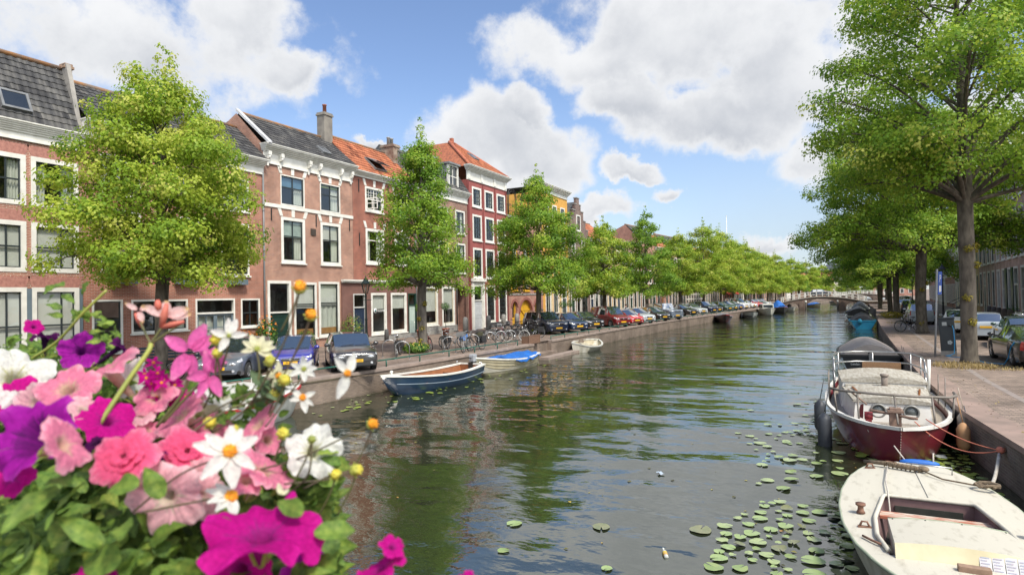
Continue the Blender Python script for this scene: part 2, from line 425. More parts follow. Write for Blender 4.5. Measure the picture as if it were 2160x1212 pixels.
# far ground rise is flat; sky world -------------------------------------------------
SUN_AZ, SUN_EL = R(120), R(55)      # azimuth clockwise from +Y
w = bpy.data.worlds.new('World'); scene.world = w; w.use_nodes = True
N = w.node_tree.nodes; L = w.node_tree.links; N.clear()
out = N.new('ShaderNodeOutputWorld'); bg = N.new('ShaderNodeBackground'); L.new(bg.outputs[0], out.inputs[0])
sky = N.new('ShaderNodeTexSky'); sky.sky_type = 'NISHITA'; sky.sun_disc = False
sky.sun_elevation = SUN_EL; sky.sun_rotation = SUN_AZ; sky.air_density = 1.0; sky.dust_density = .35; sky.ozone_density = 1.6
bg.inputs['Strength'].default_value = .15
tc = N.new('ShaderNodeTexCoord'); D = tc.outputs['Generated']
def vm(op, a, c=None, o='Vector'):
    n = N.new('ShaderNodeVectorMath'); n.operation = op
    for i, q in enumerate((a,c)):
        if q is None: continue
        if isinstance(q, (tuple,list,Vector)): n.inputs[i].default_value = tuple(q)
        elif isinstance(q, (int,float)): n.inputs['Scale'].default_value = q
        else: L.new(q, n.inputs[i])
    return n.outputs[o]
def mt(op, a, c=None, clamp=False):
    n = N.new('ShaderNodeMath'); n.operation = op; n.use_clamp = clamp
    for i, q in enumerate((a,c)):
        if q is None: continue
        if isinstance(q, (int,float)): n.inputs[i].default_value = q
        else: L.new(q, n.inputs[i])
    return n.outputs[0]
def mr(v, a, b2, c, d2, smooth=True):
    n = N.new('ShaderNodeMapRange'); n.interpolation_type = 'SMOOTHSTEP' if smooth else 'LINEAR'
    L.new(v, n.inputs[0])
    for i, q in enumerate((a,b2,c,d2)): n.inputs[i+1].default_value = q
    return n.outputs[0]
def wn(scale, detail, off=(0,0,0), rough=.55, dist=0):
    n = N.new('ShaderNodeTexNoise'); n.inputs['Scale'].default_value = scale; n.inputs['Detail'].default_value = detail
    n.inputs['Roughness'].default_value = rough; n.inputs['Distortion'].default_value = dist
    L.new(vm('ADD', D, off), n.inputs['Vector']); return n.outputs['Fac']
# cumulus banks: each is a direction in the sky (azimuth/elevation given as photo point), two radii and a tilt
BANKS = [(250,90,430,150,0),(610,140,105,62,0),(500,30,160,110,0),(120,220,300,90,0),
         (1480,60,330,150,.2),(1230,120,190,90,.1),(1680,130,230,170,0),(1500,250,240,80,.15),(1900,60,260,190,0),(1330,215,170,60,.2),
         (1010,310,120,88,0),(1130,330,130,70,.25),(1090,250,80,50,0),
         (1340,367,62,24,0),(1400,405,50,24,0),(1270,440,80,28,0),(1610,505,85,28,0),(1720,330,120,100,0),(800,300,60,18,0),
         (2100,300,260,120,0),(2700,250,420,200,0),(3300,150,600,240,0),(-500,150,420,220,0),(-1200,250,500,240,0),(900,-500,700,220,0),(1700,-350,500,150,0),(4778,0,900,450,0),(4000,200,600,350,0),(5500,100,700,400,0),(4700,-800,1000,420,0),(-2000,100,700,350,0),(-2700,0,700,400,0),(3700,-500,700,300,0)]  # last banks lie unseen behind and beside the viewer, added as fill light
field = None; shade = None
wz = N.new('ShaderNodeTexNoise'); wz.inputs['Scale'].default_value = 5.5; wz.inputs['Detail'].default_value = 7; wz.inputs['Roughness'].default_value = .6; L.new(D, wz.inputs['Vector'])
DW = vm('ADD', D, vm('SCALE', vm('SUBTRACT', wz.outputs['Color'], (.5,.5,.5)), .17))
nA = wn(4.2, 10, (2.1,.4,.7), .6); nB = wn(13, 8, (5.2,1.3,3.3), .6)
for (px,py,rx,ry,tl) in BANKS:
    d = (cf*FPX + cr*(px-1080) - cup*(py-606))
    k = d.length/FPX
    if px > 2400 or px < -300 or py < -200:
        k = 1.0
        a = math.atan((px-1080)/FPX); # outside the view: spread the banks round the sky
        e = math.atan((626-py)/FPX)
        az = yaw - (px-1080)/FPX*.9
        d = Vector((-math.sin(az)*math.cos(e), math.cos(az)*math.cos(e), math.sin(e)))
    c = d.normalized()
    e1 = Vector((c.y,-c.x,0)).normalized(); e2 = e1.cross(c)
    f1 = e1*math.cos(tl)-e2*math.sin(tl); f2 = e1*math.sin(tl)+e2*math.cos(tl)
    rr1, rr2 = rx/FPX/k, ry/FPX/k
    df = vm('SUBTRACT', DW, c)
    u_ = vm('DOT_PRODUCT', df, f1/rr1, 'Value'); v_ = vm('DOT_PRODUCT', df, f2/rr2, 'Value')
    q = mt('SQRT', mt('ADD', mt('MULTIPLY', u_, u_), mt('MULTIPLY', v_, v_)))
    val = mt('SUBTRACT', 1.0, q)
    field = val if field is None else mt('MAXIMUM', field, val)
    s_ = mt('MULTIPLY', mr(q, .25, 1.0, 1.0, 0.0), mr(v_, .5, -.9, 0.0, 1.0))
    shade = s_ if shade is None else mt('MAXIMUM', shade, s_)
dens = mt('ADD', field, mt('ADD', mt('MULTIPLY', mt('SUBTRACT', nA, .5), 2.0), mt('MULTIPLY', mt('SUBTRACT', nB, .5), 1.0)))
mask = mr(dens, -.05, .42, 0.0, 1.0)
# thin veil low in the sky
sepz = N.new('ShaderNodeSeparateXYZ'); L.new(D, sepz.inputs[0])
veil = mt('MULTIPLY', mr(sepz.outputs[2], .34, .0, 0.0, .8), mr(wn(4, 6, (1,7,2)), .2, .7, .6, 1.0))
nC = wn(5.0, 8, (9.2,3.1,.3), .6); 
shd = mt('ADD', mt('MULTIPLY', shade, .55), mt('MULTIPLY', mr(nC, .35, .68, 0.0, 1.0), .55), True)
shd = mt('MULTIPLY', shd, mr(dens, .15, .75, .15, 1.0))
cc = N.new('ShaderNodeMix'); cc.data_type = 'RGBA'; L.new(shd, cc.inputs['Factor'])
# clouds on the sunward side (behind the viewer) boosted as added, unseen fill light
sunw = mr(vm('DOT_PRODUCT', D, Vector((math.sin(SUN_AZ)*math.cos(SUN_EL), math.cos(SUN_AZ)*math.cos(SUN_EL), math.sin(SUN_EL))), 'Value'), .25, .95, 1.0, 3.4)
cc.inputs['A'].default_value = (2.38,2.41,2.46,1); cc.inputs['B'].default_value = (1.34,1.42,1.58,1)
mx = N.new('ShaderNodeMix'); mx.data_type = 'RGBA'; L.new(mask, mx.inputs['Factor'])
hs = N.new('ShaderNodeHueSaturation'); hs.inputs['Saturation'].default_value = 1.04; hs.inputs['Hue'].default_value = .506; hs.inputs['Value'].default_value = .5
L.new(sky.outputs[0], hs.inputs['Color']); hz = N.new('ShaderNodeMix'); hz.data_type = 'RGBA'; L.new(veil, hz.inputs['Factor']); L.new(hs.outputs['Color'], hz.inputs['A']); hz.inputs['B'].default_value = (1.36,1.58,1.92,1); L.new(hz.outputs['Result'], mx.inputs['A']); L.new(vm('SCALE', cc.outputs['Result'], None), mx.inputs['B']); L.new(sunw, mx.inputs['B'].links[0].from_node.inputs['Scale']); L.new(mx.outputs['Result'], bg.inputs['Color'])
sl = bpy.data.lights.new('sun','SUN'); sl.energy = 1.85; sl.angle = R(9); sl.color = (1,.93,.8)
so = bpy.data.objects.new('sun', sl); col.objects.link(so)
sd = Vector((math.sin(SUN_AZ)*math.cos(SUN_EL), math.cos(SUN_AZ)*math.cos(SUN_EL), math.sin(SUN_EL)))
so.rotation_euler = sd.to_track_quat('Z','Y').to_euler(); so.location = sd*80
scene.view_settings.view_transform = 'Standard'; scene.view_settings.look = 'None'
scene.view_settings.exposure = 1.38; scene.view_settings.gamma = 1
cy = scene.cycles
cy.use_denoising = True; cy.max_bounces = 7; cy.diffuse_bounces = 3; cy.glossy_bounces = 4; cy.transmission_bounces = 3; cy.transparent_max_bounces = 8
cy.caustics_reflective = False; cy.caustics_refractive = False; cy.sample_clamp_indirect = 6
# ------------------------------------------------------------------ houses
def set_tint(me, vals):
    a = me.attributes.new('tint','FLOAT','FACE'); a.data.foreach_set('value', np.asarray(vals, dtype=np.float32))
TSLATE = tinted('grey_pantiles', [(0,(.028,.028,.031)),(.5,(.07,.07,.074)),(1,(.13,.125,.12))], .75, noise=1.5)
TORANGE = tinted('orange_pantiles', [(0,(.13,.04,.022)),(.35,(.34,.115,.06)),(1,(.44,.17,.09))], .8, noise=1.5)
def tile_slope(parent, x0, x1, a, b_, mat, tw=.25, tl=.34, name='roof_tiles', xr=None):
    """pantiles from eave point a=(y,z) up to ridge point b_=(y,z)"""
    ay, az = a; by, bz = b_
    ln = math.hypot(by-ay, bz-az); uy, uz = (by-ay)/ln, (bz-az)/ln; ny, nz_ = -uz, uy
    nr = max(1, round(ln/tl)); nc = max(1, round((x1-x0)/tw)); q = 4
    vs = []; fs = []; tv = []; wv = nc*q+1
    r_ = random.Random(int(x0*100)+nr*7)
    for i in range(nr):
        for (s, lift) in ((i*ln/nr, .045), ((i+1)*ln/nr+.004, .012)):
            for j in range(wv):
                ph = (j % q)/q
                hgt = lift + .03*(math.sin(2*math.pi*ph)*.6+.4)
                t = s/ln; x = x0+(x1-x0)*j/(wv-1)
                if xr: x = (x0*(1-t)+xr[0]*t) + ((x1*(1-t)+xr[1]*t)-(x0*(1-t)+xr[0]*t))*j/(wv-1)
                vs.append((x, ay+uy*s+ny*hgt, az+uz*s+nz_*hgt))
        o = i*2*wv; tile_t = [min(1,max(0,r_.gauss(.5,.2))) for _ in range(nc)]
        for j in range(wv-1):
            fs.append((o+j, o+j+1, o+wv+j+1, o+wv+j)); tv.append(tile_t[j//q])
            if i < nr-1:
                fs.append((o+wv+j, o+wv+j+1, o+2*wv+j+1, o+2*wv+j)); tv.append(tile_t[j//q])
    # under-sheet so that no light passes
    n0 = len(vs); xa, xb = (x0,x1) if not xr else (xr[0],xr[1])
    vs += [(x0,ay,az),(x1,ay,az),(xb,by,bz),(xa,by,bz)]; fs.append((n0,n0+1,n0+2,n0+3)); tv.append(0)
    me = bpy.data.meshes.new(name); me.from_pydata(vs, [], fs); me.materials.append(mat); set_tint(me, tv)
    return link(name, me, parent)

def facade(b, w, z0, z1, holes, y=0.0, dep=.14, x0=0.0, m=0, thick=.25):
    xs = sorted({x0, w, *[h[0] for h in holes], *[h[1] for h in holes]}); zs = sorted({z0, z1, *[h[2] for h in holes], *[h[3] for h in holes]})
    xs = [x for x in xs if x0 <= x <= w]; zs = [z for z in zs if z0 <= z <= z1]
    for i in range(len(xs)-1):
        for k in range(len(zs)-1):
            cx, cz = (xs[i]+xs[i+1])/2, (zs[k]+zs[k+1])/2
            if any(h[0] < cx < h[1] and h[2] < cz < h[3] for h in holes): continue
            b.quad((xs[i],y,zs[k]),(xs[i+1],y,zs[k]),(xs[i+1],y,zs[k+1]),(xs[i],y,zs[k+1]), m)
    for h in holes:
        a, c, d, e = h[:4]; yb = y+thick
        b.quad((a,y,d),(a,y,e),(a,yb,e),(a,yb,d), m); b.quad((c,y,d),(c,yb,d),(c,yb,e),(c,y,e), m)
        b.quad((a,y,e),(c,y,e),(c,yb,e),(a,yb,e), m); b.quad((a,y,d),(a,yb,d),(c,yb,d),(c,y,d), m)
def fr_boxes(b, x0, x1, z0, z1, wd, y0, y1, m=0):
    b.box(x0, x0+wd, y0, y1, z0, z1, m); b.box(x1-wd, x1, y0, y1, z0, z1, m)
    b.box(x0+wd, x1-wd, y0, y1, z1-wd, z1, m); b.box(x0+wd, x1-wd, y0, y1, z0, z0+wd, m)
def window(p, x0, x1, z0, z1, fw=.1, fm=None, sm=None, vb=(.5,), hb=(.68,), blind=0, bm=None, curt=0, sill=True, key=False, y=0.0, lite=False, name='window', pm_=None):
    fm = fm or WHITE; sm = sm or DARK
    f = MB(); e = .015
    fr_boxes(f, x0-e, x1+e, z0-e, z1+e, fw+e, y-.025, y+.1)
    W = f.build(name, fm, p)
    s = MB(); a, c, d, g = x0+fw, x1-fw, z0+fw, z1-fw
    sw = .045 if not lite else .05
    fr_boxes(s, a-.004, c+.004, d-.004, g+.004, sw, y+.03, y+.085)
    for v in vb:
        xm = a+(c-a)*v; s.box(xm-sw*.6, xm+sw*.6, y+.033, y+.082, d+sw, g-sw)
    for hz in hb:
        zm = d+(g-d)*hz; s.box(a+sw, c-sw, y+.028, y+.08, zm-sw*.7, zm+sw*.7)
    s.build('sash', sm, W)
    q = MB(); q.quad((a,y+.06,d),(c,y+.06,d),(c,y+.06,g),(a,y+.06,g)); q.build('pane', pm_ or GLASS, W)
    if blind:
        q = MB(); q.box(a, c, y+.14, y+.146, g-(g-d)*blind, g); q.build('blind', bm or BLIND, W)
    if curt:
        q = MB()
        def strip(u0, u1):
            n = 24
            q.grid(lambda u, v: (u0+(u1-u0)*u, y+.2+.03*math.sin(u*n), d+(g-d)*v), 24, 1, flip=True)
        if curt == 1: strip(a, a+(c-a)*.28); strip(c-(c-a)*.28, c)
        elif curt == 2: strip(a, c)
        else: strip(c-(c-a)*.35, c)
        q.build('curtain', CURT, W)
    if sill:
        q = MB(); q.box(x0-.07, x1+.07, y-.1, y+.02, z0-.075-e, z0-e-.002); q.build('sill', fm, W)
    if key:
        q = MB(); t = z1+.06
        for cx, lean in ((x0+.02,-.16),((x0+x1)/2,0),(x1-.02,.16)):
            q.prism([(cx-.11,t),(cx+.11,t),(cx+.12+lean,t+.42),(cx-.12+lean,t+.42)], y-.035, y+.05)
        q.build('lintel_block', WHITE, W)
    return W
def door(p, x0, x1, z0, z1, leaf=None, fm=None, trans=.72, fw=.11, y=0.0, double=False, glazed=False, name='door', vb=()):
    fm = fm or WHITE; leaf = leaf or DGREEN
    f = MB(); e = .015
    f.box(x0-e, x0+fw, y-.03, y+.12, z0, z1+e); f.box(x1-fw, x1+e, y-.03, y+.12, z0, z1+e); f.box(x0+fw, x1-fw, y-.03, y+.12, z1-fw, z1+e)
    zt = z0+(z1-z0)*trans
    f.box(x0+fw, x1-fw, y-.03, y+.12, zt, zt+.09)
    D_ = f.build(name, fm, p)
    l = MB(); a, c = x0+fw+.004, x1-fw-.004
    if glazed:
        hw = (c-a)/2
        for k in (0,1):
            fr_boxes(l, a+hw*k+.003, a+hw*(k+1)-.003, z0+.03, zt-.005, .09, y+.03, y+.09)
            for hz in (.35,.68):
                zz = z0+(zt-z0)*hz; l.box(a+hw*k+.09, a+hw*(k+1)-.09, y+.035, y+.085, zz-.02, zz+.02)
            l.box(a+hw*(k+.5)-.02, a+hw*(k+.5)+.02, y+.034, y+.086, z0+.12, zt-.1)
        q = MB(); q.quad((a,y+.06,z0+.05),(c,y+.06,z0+.05),(c,y+.06,zt),(a,y+.06,zt)); q.build('pane', GLASS, D_)
        q = MB(); q.grid(lambda u, v: (a+(c-a)*u, y+.2+.03*math.sin(u*30), z0+.05+(zt-z0)*v), 30, 1, flip=True); q.build('curtain', CURT, D_)
    else:
        l.box(a, c, y+.04, y+.1, z0+.02, zt-.004)
        n = 2 if (c-a) > 1.0 else 1
        for (za, zb) in ((.08,.42),(.5,.92)):
            fr_boxes(l, a+.13, c-.13, z0+(zt-z0)*za, z0+(zt-z0)*zb, .045, y+.022, y+.045)
    lf = l.build('door_leaf', leaf, D_)
    k = MB(); k.ball((c-.12, y-.0, z0+1.05), (.03,.035,.03)); k.build('door_knob', CHROME, D_)
    q = MB(); q.quad((a,y+.06,zt+.09),(c,y+.06,zt+.09),(c,y+.06,z1-fw),(a,y+.06,z1-fw)); q.build('fanlight', GLASS, D_)
    return D_
def cornice(p, x0, x1, z0, z1, m=None, out=.35, frieze=.6, ends=.12, brackets=(), name='cornice'):
    m = m or WHITE; b = MB(); zf = z0+(z1-z0)*frieze
    b.box(x0+.002, x1-.002, -.05, .05, z0, zf)
    b.box(x0-.0, x1+.0, -.085, .05, z0, z0+.07); b.box(x0, x1, -.1, .05, zf-.06, zf+.02)
    h = (z1-zf-.02)
    for k in range(4):
        b.box(x0-ends*(k+1)/4, x1+ends*(k+1)/4, -.1-(out-.1)*(k+1)/4, .08, zf+.02+h*k/4+.001, zf+.02+h*(k+1)/4)
    b.box(x0-ends-.03, x1+ends+.03, -out-.05, .1, z1+.001, z1+.05)
    c = b.build(name, m, p)
    if brackets:
        q = MB()
        for x in brackets:
            q.box(x-.1, x+.1, -.3, -.04, zf-.22, zf); q.box(x-.08, x+.08, -.22, -.04, zf-.42, zf-.22); q.ball((x,-.2,zf-.3), (.09,.1,.12))
            q.box(x-.06, x+.06, -.1, -.04, z0-.14, zf-.42)
        q.build('bracket', m, c)
    return c
def shell(p, w, z1, depth, wall, holes=(), z0=-.3, gables=None, y=0.0, floors=(), x0=0.0, name='wall'):
    b = MB(); facade(b, w, z0, z1, holes, y=y, x0=x0)
    b.quad((x0,depth,z0),(x0,y,z0),(x0,y,z1),(x0,depth,z1)); b.quad((w,y,z0),(w,depth,z0),(w,depth,z1),(w,y,z1))
    b.quad((w,depth,z0),(x0,depth,z0),(x0,depth,z1),(w,depth,z1))
    for g in gables or ():
        for x in (x0, w): b.add([(x,yy,zz) for yy, zz in g], [tuple(range(len(g)))])
    wl = b.build(name, wall, p)
    q = MB(); q.quad((x0+.03,1.5,z0),(w-.03,1.5,z0),(w-.03,1.5,z1),(x0+.03,1.5,z1))
    for zf in floors: q.box(x0+.03, w-.03, .26, 1.5, zf-.12, zf)
    q.box(x0+.03, w-.03, .26, depth-.1, z1-.05, z1-.02)
    q.build('interior', INTER, p)
    return wl
def roof_saddle(p, w, ez, sb, rz, depth, mat, near=True, over=.3, x0=0.0, ex=.0):
    r = tile_slope(p, x0-ex, w+ex, (-over, ez-.0), (sb, rz), mat, *((.25,.34) if near else (.5,.6)), name='roof')
    q = MB(); q.quad((w+ex,sb,rz),(w+ex,depth+.2,ez),(x0-ex,depth+.2,ez),(x0-ex,sb,rz)); q.build('back_slope', LEADM, r)
    q = MB(); q.tube([(x0-ex,sb,rz+.03),(w+ex,sb,rz+.03)], .11, 8); q.build('ridge', pm('ridge_tile', (.16,.13,.11), (.2,.1,.06), 2, .9), r)
    return r
def skylight(p, x0, x1, a, b_, t0, t1, open_=False):
    ay, az = a; by, bz = b_; ln = math.hypot(by-ay,bz-az); uy,uz=(by-ay)/ln,(bz-az)/ln; ny,nz_=-uz,uy
    def pt(x, s, h): return (x, ay+uy*s+ny*h, az+uz*s+nz_*h)
    s0, s1 = t0*ln, t1*ln; f = MB()
    for (xa,xb,sa,sb_) in ((x0,x0+.09,s0,s1),(x1-.09,x1,s0,s1),(x0+.09,x1-.09,s0,s0+.09),(x0+.09,x1-.09,s1-.09,s1)):
        vs = [pt(xa,sa,.0),pt(xb,sa,.0),pt(xb,sb_,.0),pt(xa,sb_,.0),pt(xa,sa,.17),pt(xb,sa,.17),pt(xb,sb_,.17),pt(xa,sb_,.17)]
        f.add(vs, [(0,3,2,1),(4,5,6,7),(0,1,5,4),(1,2,6,5),(2,3,7,6),(3,0,4,7)])
    o = f.build('skylight', LEADM, p)
    h2 = .55 if open_ else .15
    q = MB(); q.add([pt(x0+.07,s0+.07,h2),pt(x1-.07,s0+.07,h2),pt(x1-.07,s1-.07,.15),pt(x0+.07,s1-.07,.15)], [(0,1,2,3)])
    q.build('pane', CARGLASS_SKY, o)
    if open_:
        q = MB(); q.tube([pt(x0+.05,s1-.07,.17),pt(x0+.05,s0+.05,h2+.02),pt(x1-.05,s0+.05,h2+.02),pt(x1-.05,s1-.07,.17)], .035, 6); q.build('opened_sash', DARK, o)
CARGLASS_SKY = pm('dark_glass', (.016,.02,.022), (.02,.024,.026), 2, .03, spec=.9, coat=.6)
def chimney(p, x0, x1, y0, y1, z0, z1, m, pots=2, pm_=None):
    b = MB(); b.box(x0,x1,y0,y1,z0,z1-.22); b.box(x0-.06,x1+.06,y0-.06,y1+.06,z1-.22,z1-.1); b.box(x0-.02,x1+.02,y0-.02,y1+.02,z1-.1,z1)
    c = b.build('chimney', m, p, bev=.012)
    for k in range(pots):
        xx = x0+(x1-x0)*(k+.5)/pots
        q = MB(); q.lathe([(.13,z1),(.12,z1+.5),(.15,z1+.52),(.15,z1+.58),(.1,z1+.58)], (xx,(y0+y1)/2,0), 10)
        q.build('chimney_pot', pm_ or pm('terracotta', (.3,.1,.06), (.22,.08,.05), 5, .8), c)
def downpipe(p, x, z1, y=-.07, m=None):
    b = MB(); b.tube([(x,y,0),(x,y,z1)], .05, 8)
    for z in np.arange(1.2, z1, 2.2): b.tube([(x,y,z),(x,y,z+.06)], .062, 8)
    b.build('downpipe', m or LEADM, p)
def house_at(name, label, y0, y1, left=True, cat='house'):
    if left: p0, p1 = Vector((FL(y0),y0,0)), Vector((FL(y1),y1,0))
    else: p0, p1 = Vector((FR(y1),y1,0)), Vector((FR(y0),y0,0))
    d = p1-p0
    return thing(name, label, cat, p0, math.atan2(d.y,d.x)), d.length

HG = 'row houses along the far side of the street'
# H0: leftmost, white-framed windows, steep tiled roof ------------------------------------
o = 5.5; h, w = house_at('row_house', 'leftmost brick house with broad white window frames under a steep grey tiled roof', o, 14.76)
cols = [(r-1.68-o, r-o) for r in (14.6,12.72,10.84,8.96)]
hs = [(a,c,z0,z1) for a,c in cols for z0,z1 in ((.55,3.53),(4.15,6.08),(6.73,8.65))]
shell(h, w, 9.2, 8, BRICKS['pink'], hs, floors=(3.8,6.4), gables=[[(0,9.2),(1.15,12.75),(8,9.2)]])
for a, c in cols:
    window(h, a, c, .55, 3.53, .16, vb=(.66,), hb=(.5,), blind=.92, sill=False, pm_=GLASS)
    window(h, a, c, 4.15, 6.08, .16, vb=(.66,), hb=(.5,), blind=.97, sill=False)
    window(h, a, c, 6.73, 8.65, .16, vb=(.66,), hb=(.5,), curt=1, sill=False)
for xa, xb in [(c+.02, a2-.02) for (a,c),(a2,c2) in zip(cols[1:], cols)]+[(cols[0][1]+.02, w-.02)]:
    q = MB(); q.box(xa, xb, -.04, .02, .55, 3.5); q.build('shutter_panel', GREYB, h)
for a, c in cols:
    for zt in (6.1, 8.67, 3.55):
        n = 15; q = MB()
        for k in range(n):
            t0 = (k+.08)/n; t1 = (k+.92)/n; xa, xb = a+(c-a)*t0, a+(c-a)*t1; sp = (xa+xb)/2-(a+c)/2
            q.prism([(xa,zt),(xb,zt),(xb+sp*.2,zt+.42),(xa+sp*.2,zt+.42)], -.012, .01)
        q.prism([(a,zt-.01),(c,zt-.01),(c,zt+.4),(a,zt+.4)], -.006, .01)
        q.build('flat_arch', pm('arch_brick', (.42,.2,.16), (.31,.14,.115), 9, .9), h)
cornice(h, 0, w, 9.2, 9.86, out=.3, frieze=.55, ends=.05)
tile_slope(h, 0, w-.18, (-.28,9.9), (1.15,12.8), TSLATE, .27, .3, name='roof')
q = MB(); q.quad((w,1.15,12.8),(w,8,9.2),(0,8,9.2),(0,1.15,12.8)); q.tube([(0,1.15,12.84),(w-.2,1.15,12.84)], .11, 8)
q.build('ridge', pm('ridge_tile', (.16,.13,.11), (.3,.14,.05), 2, .9), h)
q = MB(); q.prism([(-.1,9.3),(.1,9.3),(1.3,12.7),(1.3,13.0),(1.0,13.0)], 0, .2); 
for i in range(len(q.v)): x,y,z = q.v[i]; q.v[i] = (w-.18+y*.9, x-.25, z)
q.build('gable_parapet', pm('leadwork', (.32,.3,.27), (.2,.19,.18), 2, .8), h)
chimney(h, w-.16, w+.12, .85, 1.25, 12.2, 13.05, BRICKS['tan'], 0)
skylight(h, 12.0-o-.1, 13.3-o-.4, (-.28,9.9), (1.15,12.8), .13, .4); skylight(h, 9.6-o, 10.8-o, (-.28,9.9), (1.15,12.8), .13, .4)
# H1 --------------------------------------------------------------------------------------
o = 14.78; h, w = house_at('row_house', 'plain red brick house with garden bench in front behind the nearest tree', o, 24.08)
gf = [(15.12,16.37,.75,3.02),(16.77,17.92,1.52,3.0),(18.31,19.46,1.55,2.99),(22.53,23.72,1.5,2.98)]
gd = (19.9,22.13,.12,3.0)
up = [(a,a+1.72,z0,z1) for a in (15.5,18.45,21.35) for z0,z1 in ((4.22,6.95),(7.62,9.32))]
hs = [(a-o,c-o,z0,z1) for a,c,z0,z1 in gf+[gd]+up]
shell(h, w, 9.8, 8, BRICKS['red'], hs, floors=(3.5,7.2), gables=[[(0,9.8),(2.1,12.65),(8,9.8)]])
for k,(a,c,z0,z1) in enumerate(gf): window(h, a-o, c-o, z0, z1, .07, vb=() if k==0 else (.5,), hb=(.62,) if k==0 else (.5,), curt=(0,0,3,0)[k])
door(h, gd[0]-o, gd[1]-o, gd[2], gd[3], leaf=GREYB, glazed=True, trans=.74, fw=.07)
for k,(a,c,z0,z1) in enumerate(up): window(h, a-o, c-o, z0, z1, .08, vb=(.5,) if z0<5 else (), hb=(.45,.72) if z0<5 else (.55,), blind=.35 if z0>5 else 0, curt=2 if z0>5 else 0)
for a in (15.5,18.45,21.35):
    q = MB(); q.box(a-o+.3, a-o+1.4, -.32, -.1, 3.72, 4.0); q.build('window_box', GREYB, h, bev=.01)
cornice(h, 0, w, 9.8, 10.55, out=.42, frieze=.58, ends=.02)
roof_saddle(h, w, 10.58, 2.1, 12.7, 8, TSLATE, over=.4)
downpipe(h, w-.06, 9.9)
# H2 --------------------------------------------------------------------------------------
o = 24.1; h, w = house_at('row_house', 'brick house with ornate white bracketed cornice and grey tiled roof beside tall chimney', o, 31.28)
W2 = [(25.3,27.08),(28.38,30.1)]
hs = [(a-o,c-o,8.34,10.05) for a,c in W2]+[(a-o,c-o,5.03,7.62) for a,c in W2]
gfh = [(24.28,25.94,.1,3.97),(26.18,27.95,.6,3.9),(28.15,29.91,.62,3.96)]
hs += [(a-o,c-o,z0,z1) for a,c,z0,z1 in gfh]
shell(h, w, 10.5, 8, BRICKS['brown'], hs, floors=(4.5,8.0), gables=[[(0,10.5),(0,11.5),(2.1,13.55),(8,10.5)]])
for k,(a,c) in enumerate(W2):
    window(h, a-o, c-o, 8.34, 10.05, .05, vb=(.52,), hb=(.6,), blind=.38 if k==0 else .12, bm=pm('blue_blind',(.1,.2,.3)) if k==0 else pm('lime_blind',(.4,.45,.1)), curt=3, key=True, sill=False)
    window(h, a-o, c-o, 5.03, 7.62, .16, vb=(.5,), hb=(.6,), blind=.42, bm=pm('pale_green_blind',(.42,.5,.46)) if k==0 else None, curt=3, key=True)
window(h, gfh[1][0]-o, gfh[1][1]-o, .6, 3.9, .13, vb=(), hb=(.62,), blind=.46)
window(h, gfh[2][0]-o, gfh[2][1]-o, .62, 3.96, .13, vb=(), hb=(.62,), blind=.44, curt=2)
q = MB(); 
for k in (1,2): q.box(gfh[k][0]-o+.14, gfh[k][1]-o-.14, .16, .2, .74, 1.15)
q.build('window_bench', pm('pine_board', (.4,.2,.07), (.32,.15,.05), 3, .6), h)
D_ = door(h, gfh[0][0]-o, gfh[0][1]-o, .1, 3.97, leaf=DGREEN, trans=.53, fw=.15)
q = MB(); q.box(.1, 2.0, -.5, -.02, 0, .13); q.build('doorstep', STONE, h, bev=.01)
q = MB(); q.box(0, w, -.06, .02, 8.1, 8.3); q.build('string_course', WHITE, h)
q = MB()
for y_, za, zb in ((24.6,7.35,8.02),(28.0,7.3,8.02),(30.95,7.3,8.02)): q.box(y_-o-.025, y_-o+.025, -.05, -.005, za, zb)
q.build('wall_anchor', BLACK, h)
q = MB(); q.box(27.55-o, 27.95-o, -.05, -.005, 6.75, 7.15); q.build('air_grille', pm('rusty_grille',(.06,.045,.035)), h)
cornice(h, 0, w, 10.5, 11.5, out=.45, frieze=.66, ends=.12, brackets=(.25,1.15,3.3,4.15,6.0,w-.2))
roof_saddle(h, w, 11.55, 2.1, 13.6, 8, TSLATE, over=.42, x0=.2)
q = MB(); q.prism([(-.5,11.48),(-.5,11.64),(2.1,13.84),(2.1,13.68)], -.04, .2)
for i in range(len(q.v)): x,y,z = q.v[i]; q.v[i] = (y, x, z)
q.build('gable_coping', pm('white_coping', (.55,.56,.58), (.45,.46,.48), 2, .6), h)
skylight(h, 28.6-o, 29.3-o, (-.42,11.55), (2.1,13.6), .15, .38)
chimney(h, 30.62-o, 31.38-o, 1.7, 2.35, 12.6, 15.3, pm('cement_render', (.25,.23,.2), (.17,.155,.14), 2.2, .95, bump=.008), 1)
# H3 --------------------------------------------------------------------------------------
o = 31.3; h, w = house_at('row_house', 'deep red brick house with orange tiled roof above a studio shopfront', o, 38.0)
cols = [(32.55,34.45),(35.65,37.4)]
hs = [(a-o,c-o,8.82,10.47) for a,c in cols]+[(a-o,c-o,5.25,7.62) for a,c in cols]
shell(h, w, 11.0, 8, BRICKS['deep'], hs, z0=4.02, floors=(4.5,8.2), gables=[[(0,11),(2.3,13.9),(8,11)]])
for k,(a,c) in enumerate(cols):
    wd = window(h, a-o, c-o, 8.82, 10.47, .12, sm=WHITE, vb=(.5,), hb=(.5,), curt=0, key=True)
    q = MB()
    for u in (.17,.33,.67,.83): q.box(a-o+.12+(c-a-.24)*u-.012, a-o+.12+(c-a-.24)*u+.012, .045, .075, 9.7, 10.33)
    for z in (9.9,10.1): q.box(a-o+.13, c-o-.13, .045, .075, z-.012, z+.012)
    q.build('glazing_bar', WHITE, wd)
    window(h, a-o, c-o, 5.25, 7.62, .16, sm=WHITE, vb=(), hb=(.7,), curt=1, key=True)
